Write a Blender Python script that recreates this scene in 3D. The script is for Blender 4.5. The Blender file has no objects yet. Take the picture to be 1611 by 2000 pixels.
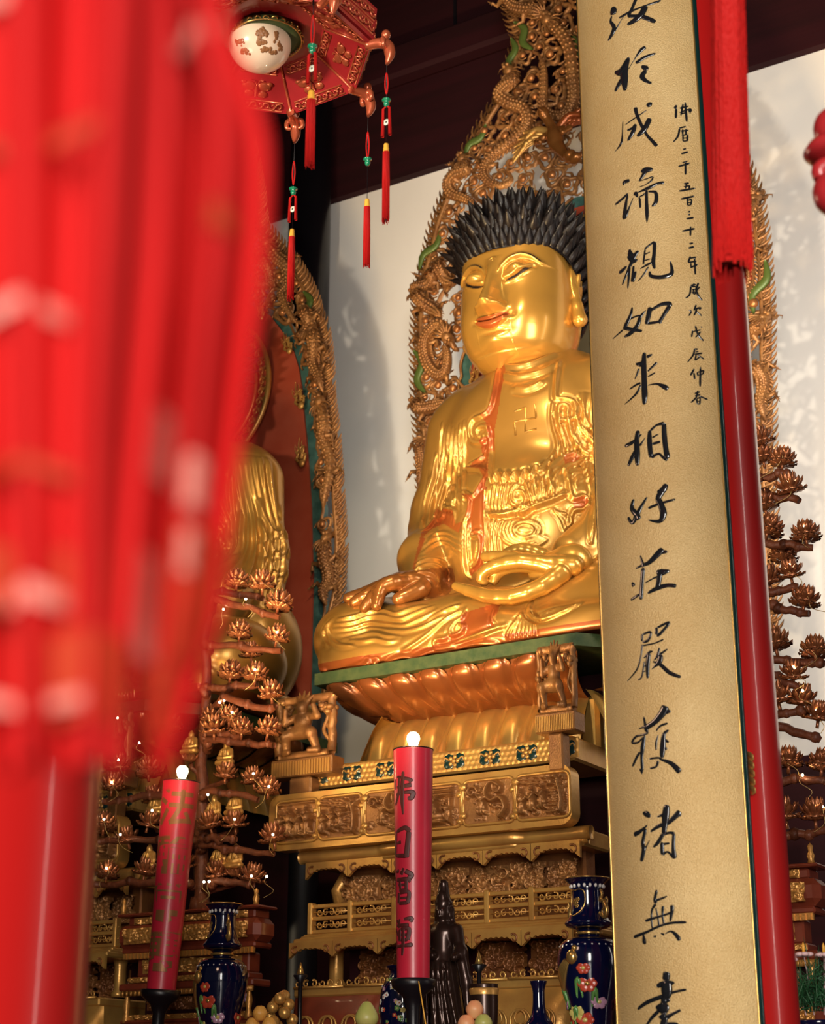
import bpy, bmesh, math, random
import numpy as np
from mathutils import Vector, Matrix
from mathutils.bvhtree import BVHTree

rng = random.Random(7)
nrg = np.random.default_rng(7)
scn = bpy.context.scene
COL = scn.collection
PI = math.pi

# ------------------------------------------------------------------ camera, light, exposure
F_PX, W_PX, H_PX = 3300.0, 1611, 2000
YAW, PITCH = math.radians(31.1), math.radians(19.68)
CAM = np.array([0.0, 0.0, 0.75])
FWD = np.array([-math.sin(YAW) * math.cos(PITCH), math.cos(YAW) * math.cos(PITCH), math.sin(PITCH)])
RGT = np.array([math.cos(YAW), math.sin(YAW), 0.0])
UPV = np.cross(RGT, FWD)

cd = bpy.data.cameras.new('camera')
cam = bpy.data.objects.new('camera', cd)
COL.objects.link(cam)
cd.sensor_fit = 'VERTICAL'
cd.sensor_height = 36.0
cd.lens = F_PX / H_PX * 36.0
cd.clip_start, cd.clip_end = 0.05, 200
cam.matrix_world = Matrix(((RGT[0], UPV[0], -FWD[0], CAM[0]), (RGT[1], UPV[1], -FWD[1], CAM[1]),
                           (RGT[2], UPV[2], -FWD[2], CAM[2]), (0, 0, 0, 1)))
cd.dof.use_dof = True
cd.dof.focus_distance = 7.2
cd.dof.aperture_fstop = (cd.lens / 1000) / 0.013
scn.camera = cam

scn.view_settings.view_transform = 'Standard'
scn.view_settings.look = 'None'
scn.view_settings.gamma = 1.0
scn.view_settings.use_curve_mapping = False
scn.view_settings.exposure = 0.0
scn.cycles.max_bounces = 7
scn.cycles.diffuse_bounces = 3
scn.cycles.glossy_bounces = 4
scn.cycles.sample_clamp_indirect = 6.0
scn.cycles.use_denoising = True
scn.cycles.caustics_reflective = False
scn.cycles.caustics_refractive = False

world = bpy.data.worlds.new('hall_ambient')
scn.world = world
world.use_nodes = True
world.node_tree.nodes['Background'].inputs[0].default_value = (1.0, 0.86, 0.72, 1)
world.node_tree.nodes['Background'].inputs[1].default_value = 0.035


def light(name, kind, loc, target, power, color, size=0.5, size_y=None, spot=None, blend=0.5):
    ld = bpy.data.lights.new(name, kind)
    lo = bpy.data.objects.new(name, ld)
    COL.objects.link(lo)
    lo.location = loc
    lo.rotation_euler = (Vector(target) - Vector(loc)).to_track_quat('-Z', 'Y').to_euler()
    ld.energy = power
    ld.color = color
    if kind == 'AREA':
        ld.size = size
        if size_y:
            ld.shape = 'RECTANGLE'
            ld.size_y = size_y
    elif kind == 'SPOT':
        ld.shadow_soft_size = size
        ld.spot_size = math.radians(spot)
        ld.spot_blend = blend
    elif kind == 'POINT':
        ld.shadow_soft_size = size
    return lo


# area light for assumed daylight through the open front of the hall, behind the photographer
light('assumed_door_light', 'AREA', (2.6, -4.5, 2.9), (-3.2, 7.5, 3.6), 1050, (1.0, 0.93, 0.84), 2.4, 4.4)
light('assumed_hall_spot', 'SPOT', (-4.4, -0.8, 2.8), (-3.8, 9.0, 5.6), 1400, (1.0, 0.88, 0.70), 0.22, spot=44, blend=0.8)  # unseen spot, assumed from the shadows on the back wall
# warm fill from below, assumed unseen spot in the rafters, added wall fills
light('altar_fill', 'AREA', (-4.75, 4.6, 1.45), (-4.2, 8.0, 5.0), 52, (1.0, 0.68, 0.33), 1.1, 0.5).data.spread = math.radians(62)  # unseen area fill for warm light from below; no lamp stands there
light('assumed_statue_spot', 'SPOT', (-2.7, 3.6, 7.2), (-4.2, 8.0, 4.6), 620, (1.0, 0.80, 0.52), 0.12, spot=42, blend=0.7)
light('wall_wash', 'AREA', (-1.9, 7.0, 4.2), (-2.6, 10.0, 5.2), 62, (1.0, 0.90, 0.80), 1.2, 1.2)  # added out of view to brighten the right wall and soften its shadows
light('hidden_wall_fill', 'AREA', (-4.7, 9.55, 5.7), (-6.3, 10.0, 6.1), 17, (1.0, 0.93, 0.84), 0.4, 2.2)  # added fill hidden behind the aureole, brightens the wall to its left
# added strip light for an assumed unseen window, mirrored as a bright line by the lacquered columns
light('assumed_window_light', 'AREA', (6.4, 9.3, 3.6), (-1.8, 4.9, 3.2), 75, (1.0, 0.88, 0.80), 0.13, 6.8)
light('lantern_fill', 'POINT', (-3.6, 3.3, 2.9), (0, 0, 0), 26, (1.0, 0.62, 0.42), 0.25)  # point fill added under the lantern, apart from any visible lamp


def ray(px, py):
    return FWD + RGT * (px - 805.5) / F_PX - UPV * (py - 1000.0) / F_PX


def at(px, py, Y):
    d = ray(px, py)
    return CAM + d * ((Y - CAM[1]) / d[1])


def atd(px, py, D):
    return CAM + ray(px, py) * D


# ------------------------------------------------------------------ materials
def mat(name, color, rough=0.5, metal=0.0, coat=0.0, emit=None, estr=0.0, var=None, vscale=6.0, bump=0.0, bscale=60.0, spec=0.5, sheen=0.0,
        trans=0.0, bdetail=3.0, stretch=None, sss=0.0):
    m = bpy.data.materials.new(name)
    m.use_nodes = True
    nt = m.node_tree
    b = nt.nodes['Principled BSDF']
    b.inputs['Base Color'].default_value = (*color, 1)
    b.inputs['Roughness'].default_value = rough
    b.inputs['Metallic'].default_value = metal
    b.inputs['Coat Weight'].default_value = coat
    b.inputs['Coat Roughness'].default_value = 0.08
    b.inputs['Specular IOR Level'].default_value = spec
    b.inputs['Sheen Weight'].default_value = sheen
    b.inputs['Transmission Weight'].default_value = trans
    if emit:
        b.inputs['Emission Color'].default_value = (*emit, 1)
        b.inputs['Emission Strength'].default_value = estr
    tc = nt.nodes.new('ShaderNodeTexCoord')
    src = tc.outputs['Object']
    if stretch:
        mp = nt.nodes.new('ShaderNodeMapping')
        mp.inputs['Scale'].default_value = stretch
        nt.links.new(src, mp.inputs['Vector'])
        src = mp.outputs['Vector']
    if var:
        n = nt.nodes.new('ShaderNodeTexNoise')
        n.inputs['Scale'].default_value = vscale
        n.inputs['Detail'].default_value = 4
        r = nt.nodes.new('ShaderNodeValToRGB')
        r.color_ramp.elements[0].position = 0.35
        r.color_ramp.elements[1].position = 0.68
        r.color_ramp.elements[0].color = (*color, 1)
        r.color_ramp.elements[1].color = (*var, 1)
        nt.links.new(src, n.inputs['Vector'])
        nt.links.new(n.outputs['Fac'], r.inputs['Fac'])
        nt.links.new(r.outputs['Color'], b.inputs['Base Color'])
    if bump:
        n2 = nt.nodes.new('ShaderNodeTexNoise')
        n2.inputs['Scale'].default_value = bscale
        n2.inputs['Detail'].default_value = bdetail
        bp = nt.nodes.new('ShaderNodeBump')
        bp.inputs['Strength'].default_value = bump
        bp.inputs['Distance'].default_value = 0.01
        nt.links.new(src, n2.inputs['Vector'])
        nt.links.new(n2.outputs['Fac'], bp.inputs['Height'])
        nt.links.new(bp.outputs['Normal'], b.inputs['Normal'])
    return m


M = dict(
    gold=mat('polished_gold_leaf', (0.60, 0.31, 0.064), 0.31, 0.62, 0.12, var=(0.46, 0.24, 0.052), vscale=2.5, bump=0.05, bscale=14),
    skin=mat('burnished_gold_skin', (0.66, 0.35, 0.065), 0.25, 0.60, 0.3, var=(0.60, 0.31, 0.06), vscale=4, bump=0.03, bscale=9),
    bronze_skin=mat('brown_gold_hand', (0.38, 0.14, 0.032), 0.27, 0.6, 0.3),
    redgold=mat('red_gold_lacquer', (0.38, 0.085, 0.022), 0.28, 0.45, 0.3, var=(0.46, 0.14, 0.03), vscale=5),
    lip=mat('red_gold_lips', (0.42, 0.10, 0.025), 0.28, 0.4, 0.3),
    dark=mat('black_eye_paint', (0.015, 0.01, 0.01), 0.35),
    hair=mat('black_blue_hair', (0.006, 0.005, 0.006), 0.40, 0.0, 0.05, var=(0.012, 0.008, 0.007), vscale=20, spec=0.25),
    carve=mat('dull_carved_gilding', (0.44, 0.205, 0.065), 0.40, 0.45, 0.0, var=(0.28, 0.12, 0.042), vscale=9, bump=0.3, bscale=90),
    carve_light=mat('bright_carved_gilding', (0.74, 0.42, 0.11), 0.34, 0.55, 0.1, var=(0.60, 0.30, 0.08), vscale=7, bump=0.12, bscale=60),
    carve_dark=mat('old_brown_gilding', (0.34, 0.13, 0.035), 0.42, 0.4, 0.0, var=(0.20, 0.07, 0.025), vscale=9, bump=0.2, bscale=70),
    bead=mat('copper_gilt_bead', (0.48, 0.19, 0.06), 0.3, 0.55),
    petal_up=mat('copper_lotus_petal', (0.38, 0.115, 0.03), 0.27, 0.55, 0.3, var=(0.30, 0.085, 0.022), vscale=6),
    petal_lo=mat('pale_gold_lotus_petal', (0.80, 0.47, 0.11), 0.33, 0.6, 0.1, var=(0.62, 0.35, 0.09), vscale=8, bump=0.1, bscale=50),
    green=mat('green_painted_edge', (0.028, 0.060, 0.016), 0.55, var=(0.07, 0.095, 0.028), vscale=18, bump=0.2),
    teal=mat('blue_green_paint', (0.06, 0.15, 0.13), 0.5, var=(0.02, 0.07, 0.06), vscale=14),
    leafgreen=mat('olive_green_paint', (0.10, 0.15, 0.03), 0.4, 0.2),
    redpaint=mat('brick_red_lacquer', (0.36, 0.055, 0.025), 0.4, var=(0.42, 0.08, 0.04), vscale=5),
    disc=mat('pale_gold_disc', (0.55, 0.40, 0.16), 0.3, 0.6, var=(0.75, 0.62, 0.36), vscale=2.2),
    plaster=mat('old_white_plaster', (0.90, 0.86, 0.80), 0.9, var=(0.83, 0.78, 0.72), vscale=0.9, bump=0.25, bscale=5),
    darkwood=mat('dark_maroon_wood', (0.030, 0.005, 0.007), 0.7, var=(0.018, 0.004, 0.005), vscale=2.0, bump=0.12, bscale=12, spec=0.15, stretch=(0.3, 1, 4)),
    black=mat('black_lacquer', (0.006, 0.005, 0.007), 0.35),
    darkgreen=mat('dark_green_frame', (0.006, 0.03, 0.028), 0.25, 0.0, 0.6),
    redcol=mat('glossy_red_lacquer', (0.52, 0.012, 0.011), 0.3, 0.0, 0.45, bump=0.01, bscale=4, spec=0.3),
    cloth=mat('bright_red_silk', (0.42, 0.007, 0.009), 0.6, 0.0, 0.0, var=(0.50, 0.012, 0.012), vscale=5, spec=0.15),
    cloth2=mat('orange_red_silk', (0.48, 0.045, 0.010), 0.6, 0.0, 0.0, var=(0.36, 0.03, 0.01), vscale=7, spec=0.15),
    pink=mat('pale_pink_glint', (0.66, 0.20, 0.16), 0.6),  # glints on the red silk, painted as pale patches
    tassel=mat('red_silk_tassel', (0.50, 0.012, 0.010), 0.6, spec=0.15, bump=0.5, bscale=40, stretch=(6, 6, 0.3)),
    yellow=mat('yellow_thread', (0.85, 0.42, 0.05), 0.4),
    jade=mat('white_jade', (0.7, 0.75, 0.6), 0.3),
    gbead=mat('green_glass_bead', (0.01, 0.22, 0.10), 0.12, 0.0, 0.6),
    lantern=mat('red_lantern_lacquer', (0.42, 0.022, 0.026), 0.3, 0.0, 0.4, var=(0.34, 0.02, 0.022), vscale=5),
    lantern_gold=mat('red_gold_carving', (0.55, 0.12, 0.05), 0.3, 0.5, 0.2),
    candle=mat('red_candle_plastic', (0.56, 0.018, 0.045), 0.4, 0.0, 0.12, var=(0.48, 0.015, 0.038), vscale=8),
    candle_text=mat('maroon_ink', (0.07, 0.008, 0.008), 0.5),
    candle_gold=mat('worn_gilt_ink', (0.26, 0.11, 0.04), 0.4, 0.4),
    bulb=mat('lit_bulb', (1, 0.9, 0.6), 0.3, emit=(1.0, 0.80, 0.42), estr=26),
    fairy=mat('lit_fairy_light', (1, 0.9, 0.6), 0.3, emit=(1.0, 0.78, 0.45), estr=45),
    wire=mat('gold_wire', (0.6, 0.4, 0.15), 0.35, 0.6),
    lotus=mat('copper_lotus', (0.42, 0.15, 0.055), 0.3, 0.55, 0.2, var=(0.32, 0.10, 0.04), vscale=20),
    bark=mat('red_brown_branch', (0.20, 0.055, 0.022), 0.5, 0.1, 0.0, var=(0.13, 0.035, 0.015), vscale=30, bump=0.6, bscale=45),
    cobalt=mat('cobalt_porcelain', (0.002, 0.004, 0.028), 0.12, 0.0, 0.7),
    vgold=mat('gilt_line', (0.65, 0.40, 0.12), 0.25, 0.8),
    white=mat('white_glaze', (0.75, 0.72, 0.68), 0.25),
    mauve=mat('mauve_glaze', (0.45, 0.25, 0.36), 0.25),
    redglaze=mat('red_glaze', (0.5, 0.06, 0.03), 0.25),
    yglaze=mat('yellow_glaze', (0.62, 0.52, 0.15), 0.25),
    gglaze=mat('green_glaze', (0.10, 0.25, 0.06), 0.25),
    bronze=mat('dark_bronze', (0.045, 0.022, 0.016), 0.3, 0.6, 0.2),
    altar=mat('red_brown_altar_wood', (0.24, 0.045, 0.02), 0.35, 0.05, 0.3, var=(0.17, 0.03, 0.015), vscale=10),
    altar_gold=mat('altar_gilding', (0.58, 0.28, 0.07), 0.35, 0.5, bump=0.2, bscale=80),
    peach=mat('peach_skin', (0.75, 0.25, 0.12), 0.45, var=(0.78, 0.45, 0.2), vscale=9),
    greenfruit=mat('green_fruit_skin', (0.40, 0.42, 0.10), 0.4, var=(0.5, 0.45, 0.14), vscale=14),
    orange=mat('orange_peel', (0.80, 0.40, 0.08), 0.4, bump=0.3, bscale=120),
    plate=mat('red_lacquer_plate', (0.42, 0.04, 0.02), 0.3, coat=0.4),
    floor=mat('dark_stone_floor', (0.06, 0.045, 0.04), 0.35, var=(0.045, 0.035, 0.03), vscale=3),
    grass=mat('green_needles', (0.02, 0.10, 0.035), 0.4),
    flower=mat('pink_white_petals', (0.75, 0.5, 0.5), 0.5),
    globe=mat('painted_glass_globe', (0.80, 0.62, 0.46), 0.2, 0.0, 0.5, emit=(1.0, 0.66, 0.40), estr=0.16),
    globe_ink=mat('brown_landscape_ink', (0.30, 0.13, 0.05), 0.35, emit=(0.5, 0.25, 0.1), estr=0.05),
    glyph=mat('black_green_carved_ink', (0.012, 0.013, 0.016), 0.16, 0.0, 0.8),
)


def plaque_mat():
    m = mat('gold_dust_board', (0.60, 0.36, 0.11), 0.42, 0.25)
    nt = m.node_tree
    b = nt.nodes['Principled BSDF']
    tc = nt.nodes.new('ShaderNodeTexCoord')
    v = nt.nodes.new('ShaderNodeTexVoronoi')
    v.inputs['Scale'].default_value = 240
    n = nt.nodes.new('ShaderNodeTexNoise')
    n.inputs['Scale'].default_value = 250
    n.inputs['Detail'].default_value = 5
    n3 = nt.nodes.new('ShaderNodeTexNoise')
    n3.inputs['Scale'].default_value = 3.2
    r = nt.nodes.new('ShaderNodeValToRGB')
    r.color_ramp.elements[0].color = (0.60, 0.36, 0.12, 1)
    r.color_ramp.elements[1].color = (0.84, 0.62, 0.30, 1)
    r.color_ramp.elements[0].position, r.color_ramp.elements[1].position = 0.3, 0.72
    mx = nt.nodes.new('ShaderNodeMath')
    mx.operation = 'MULTIPLY_ADD'
    mx.inputs[1].default_value = 0.55
    ad = nt.nodes.new('ShaderNodeMath')
    ad.operation = 'MULTIPLY'
    ad.inputs[1].default_value = 0.45
    bp = nt.nodes.new('ShaderNodeBump')
    bp.inputs['Strength'].default_value = 0.8
    bp.inputs['Distance'].default_value = 0.004
    L = nt.links.new
    for q in (v, n, n3):
        L(tc.outputs['Object'], q.inputs['Vector'])
    L(n3.outputs['Fac'], ad.inputs[0])
    L(n.outputs['Fac'], mx.inputs[0])
    L(ad.outputs[0], mx.inputs[2])
    L(mx.outputs[0], r.inputs['Fac'])
    L(r.outputs['Color'], b.inputs['Base Color'])
    L(n.outputs['Fac'], bp.inputs['Height'])
    L(bp.outputs['Normal'], b.inputs['Normal'])
    return m


M['plaque'] = plaque_mat()


# ------------------------------------------------------------------ objects
def thing(name, label, cat, loc=(0, 0, 0), group=None, rz=0.0):
    o = bpy.data.objects.new(name, None)
    COL.objects.link(o)
    o.location = loc
    o.rotation_euler = (0, 0, rz)
    o.empty_display_size = 0.1
    return tag(o, label, cat, group)


def tag(o, label, cat, group=None):
    o['label'] = label
    o['category'] = cat
    if group:
        o['group'] = group
    return o


def struct(o):
    o['kind'] = 'structure'
    return o


def dup_tree(o, parent=None):
    kids = list(o.children)
    c = o.copy()
    COL.objects.link(c)
    if parent is not None:
        mpi = o.matrix_parent_inverse.copy()
        c.parent = parent
        c.matrix_parent_inverse = mpi
    for k in kids:
        dup_tree(k, c)
    return c


class MB:
    """collects vertices and faces of ONE mesh"""
    def __init__(s):
        s.v, s.f, s.mi, s.n = [], [], [], 0

    def add(s, verts, faces, mi=0):
        verts = np.asarray(verts, float).reshape(-1, 3)
        k = s.n
        s.v.append(verts)
        s.n += len(verts)
        for f in faces:
            s.f.append([i + k for i in f])
        s.mi += [mi] * len(faces)
        return s

    def grid(s, P, closed_u=False, closed_v=False, mi=0, flip=False):
        P = np.asarray(P, float)
        a, b = P.shape[:2]
        I = np.arange(a * b).reshape(a, b)
        iu = np.arange(a if closed_u else a - 1)
        iv = np.arange(b if closed_v else b - 1)
        U, V = np.meshgrid(iu, iv, indexing='ij')
        U2, V2 = (U + 1) % a, (V + 1) % b
        q = np.stack([I[U, V], I[U2, V], I[U2, V2], I[U, V2]], -1).reshape(-1, 4)
        if flip:
            q = q[:, ::-1]
        return s.add(P.reshape(-1, 3), q.tolist(), mi)

    def tube(s, pts, rad, n=8, closed=False, flat=1.0, mi=0, ref=None, cap=True):
        P = np.asarray(pts, float)
        m = len(P)
        R = np.broadcast_to(np.asarray(rad, float), (m,)) if np.ndim(rad) <= 1 else rad
        if closed:
            T = np.roll(P, -1, 0) - np.roll(P, 1, 0)
        else:
            T = np.gradient(P, axis=0)
        T /= np.linalg.norm(T, axis=1)[:, None] + 1e-12
        if ref is None:
            r0 = np.array([0, 0, 1.0]) if abs(T[0][2]) < 0.9 else np.array([1.0, 0, 0])
        else:
            r0 = np.asarray(ref, float)
        N = np.zeros_like(P)
        x = r0
        for i in range(m):
            if ref is not None:
                x = r0
            x = x - T[i] * (x @ T[i])
            l = np.linalg.norm(x)
            if l < 1e-6:
                x = np.cross(T[i], [0.3, 0.5, 0.8])
                l = np.linalg.norm(x)
            x = x / l
            N[i] = x
        B = np.cross(T, N)
        a = np.linspace(0, 2 * PI, n, endpoint=False)
        ring = P[:, None] + R[:, None, None] * (np.cos(a)[None, :, None] * N[:, None] * flat + np.sin(a)[None, :, None] * B[:, None])
        k = s.n
        s.grid(ring, closed_u=closed, closed_v=True, mi=mi, flip=True)
        if cap and not closed:
            s.f.append(list(range(k, k + n)))
            s.f.append([k + (m - 1) * n + j for j in range(n)][::-1])
            s.mi += [mi, mi]
        return s

    def ball(s, c, r, n=12, mi=0, rot=None):
        r = np.broadcast_to(np.asarray(r, float), (3,))
        th = np.linspace(0, PI, n // 2 + 2)
        ph = np.linspace(0, 2 * PI, n, endpoint=False)
        T, Ph = np.meshgrid(th, ph, indexing='ij')
        P = np.stack([np.sin(T) * np.cos(Ph), np.sin(T) * np.sin(Ph), np.cos(T)], -1) * r
        if rot is not None:
            P = P @ np.asarray(rot).T
        return s.grid(P + np.asarray(c, float), closed_v=True, mi=mi)

    def lathe(s, prof, n=32, c=(0, 0, 0), mi=0, rf=None):
        prof = np.asarray(prof, float)
        a = np.linspace(0, 2 * PI, n, endpoint=False)
        R, A = np.meshgrid(prof[:, 0], a, indexing='ij')
        Z = np.repeat(prof[:, 1][:, None], n, 1)
        if rf is not None:
            R = R * rf(A, Z)
        P = np.stack([R * np.cos(A), R * np.sin(A), Z], -1) + np.asarray(c, float)
        return s.grid(P, closed_v=True, mi=mi, flip=True)

    def box(s, lo, hi, mi=0, bev=0.0):
        lo, hi = np.asarray(lo, float), np.asarray(hi, float)
        b = min(bev, *(0.45 * (hi - lo)))
        if b <= 0:
            x0, y0, z0 = lo
            x1, y1, z1 = hi
            return s.add([(x0, y0, z0), (x1, y0, z0), (x1, y1, z0), (x0, y1, z0), (x0, y0, z1), (x1, y0, z1), (x1, y1, z1), (x0, y1, z1)],
                         [(0, 3, 2, 1), (4, 5, 6, 7), (0, 1, 5, 4), (1, 2, 6, 5), (2, 3, 7, 6), (3, 0, 4, 7)], mi)
        V, idx = [], {}
        for i in (0, 1):
            for j in (0, 1):
                for k in (0, 1):
                    for ax in range(3):
                        p = np.where([i, j, k], hi - b, lo + b)
                        p[ax] = (hi if (i, j, k)[ax] else lo)[ax]
                        idx[i, j, k, ax] = len(V)
                        V.append(p)
        Fc = []
        for ax in range(3):
            o1, o2 = (ax + 1) % 3, (ax + 2) % 3
            for sd in (0, 1):
                q = []
                for a_, b_ in ((0, 0), (1, 0), (1, 1), (0, 1)):
                    t = [0, 0, 0]
                    t[ax], t[o1], t[o2] = sd, a_, b_
                    q.append(idx[(*t, ax)])
                Fc.append(q if sd else q[::-1])
        for ax in range(3):
            o1, o2 = (ax + 1) % 3, (ax + 2) % 3
            for a_ in (0, 1):
                for b_ in (0, 1):
                    t0, t1 = [0, 0, 0], [0, 0, 0]
                    t1[ax] = 1
                    t0[o1] = t1[o1] = a_
                    t0[o2] = t1[o2] = b_
                    q = [idx[(*t0, o1)], idx[(*t1, o1)], idx[(*t1, o2)], idx[(*t0, o2)]]
                    Fc.append(q if (a_ != b_) else q[::-1])
        for i in (0, 1):
            for j in (0, 1):
                for k in (0, 1):
                    q = [idx[i, j, k, 0], idx[i, j, k, 1], idx[i, j, k, 2]]
                    Fc.append(q if (i + j + k) % 2 else q[::-1])
        return s.add(V, Fc, mi)

    def prism(s, outline, origin, ux, uy, depth, mi=0):
        """2-D outline in the plane (ux, uy) at origin, pushed along `depth`"""
        o, ux, uy, d = (np.asarray(q, float) for q in (origin, ux, uy, depth))
        P = np.array([o + ux * a + uy * b for a, b in outline])
        n = len(P)
        s.add(np.vstack([P, P + d]), [list(range(n)), list(range(n, 2 * n))[::-1]] + [[i, i + n, (i + 1) % n + n, (i + 1) % n] for i in range(n)], mi)
        return s

    def xform(s, rot=None, loc=(0, 0, 0), sc=1.0):
        for i, v in enumerate(s.v):
            v = v * sc
            if rot is not None:
                v = v @ np.asarray(rot).T
            s.v[i] = v + np.asarray(loc, float)
        return s

    def build(s, name, mats, parent=None, smooth=True, loc=None, fixn=False):
        me = bpy.data.meshes.new(name)
        V = np.vstack(s.v)
        me.from_pydata(V.tolist(), [], s.f)
        mats = mats if isinstance(mats, (list, tuple)) else [mats]
        for m in mats:
            me.materials.append(m)
        if len(mats) > 1:
            me.polygons.foreach_set('material_index', np.array(s.mi, dtype=np.int32))
        if fixn:
            bm = bmesh.new()
            bm.from_mesh(me)
            bmesh.ops.recalc_face_normals(bm, faces=bm.faces)
            bm.to_mesh(me)
            bm.free()
        me.polygons.foreach_set('use_smooth', np.full(len(me.polygons), bool(smooth)))
        if smooth == 'auto':
            me.set_sharp_from_angle(angle=math.radians(38))
        me.update()
        o = bpy.data.objects.new(name, me)
        COL.objects.link(o)
        if parent is not None:
            o.parent = parent
        if loc is not None:
            o.location = loc
        return o


def rot_to(axis, up=(0, 0, 1)):
    """matrix whose Z column is `axis`"""
    z = np.asarray(axis, float)
    z = z / np.linalg.norm(z)
    u = np.asarray(up, float)
    if abs(z @ u) > 0.97:
        u = np.array([0, 1.0, 0])
    x = np.cross(u, z)
    x /= np.linalg.norm(x)
    return np.stack([x, np.cross(z, x), z], 1)


def spline(P, n, closed=False):
    """Catmull-Rom through P"""
    P = np.asarray(P, float)
    m = len(P)
    if m == 2 and not closed:
        t = np.linspace(0, 1, n)[:, None]
        return P[0] * (1 - t) + P[1] * t
    seg = m if closed else m - 1
    t = np.linspace(0, seg, n, endpoint=not closed)
    i = np.minimum(t.astype(int), seg - 1)
    f = (t - i)[:, None]
    g = lambda k: P[k % m] if closed else P[np.clip(k, 0, m - 1)]
    p0, p1, p2, p3 = g(i - 1), g(i), g(i + 1), g(i + 2)
    return 0.5 * (2 * p1 + (p2 - p0) * f + (2 * p0 - 5 * p1 + 4 * p2 - p3) * f ** 2 + (3 * p1 - p0 - 3 * p2 + p3) * f ** 3)


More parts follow.
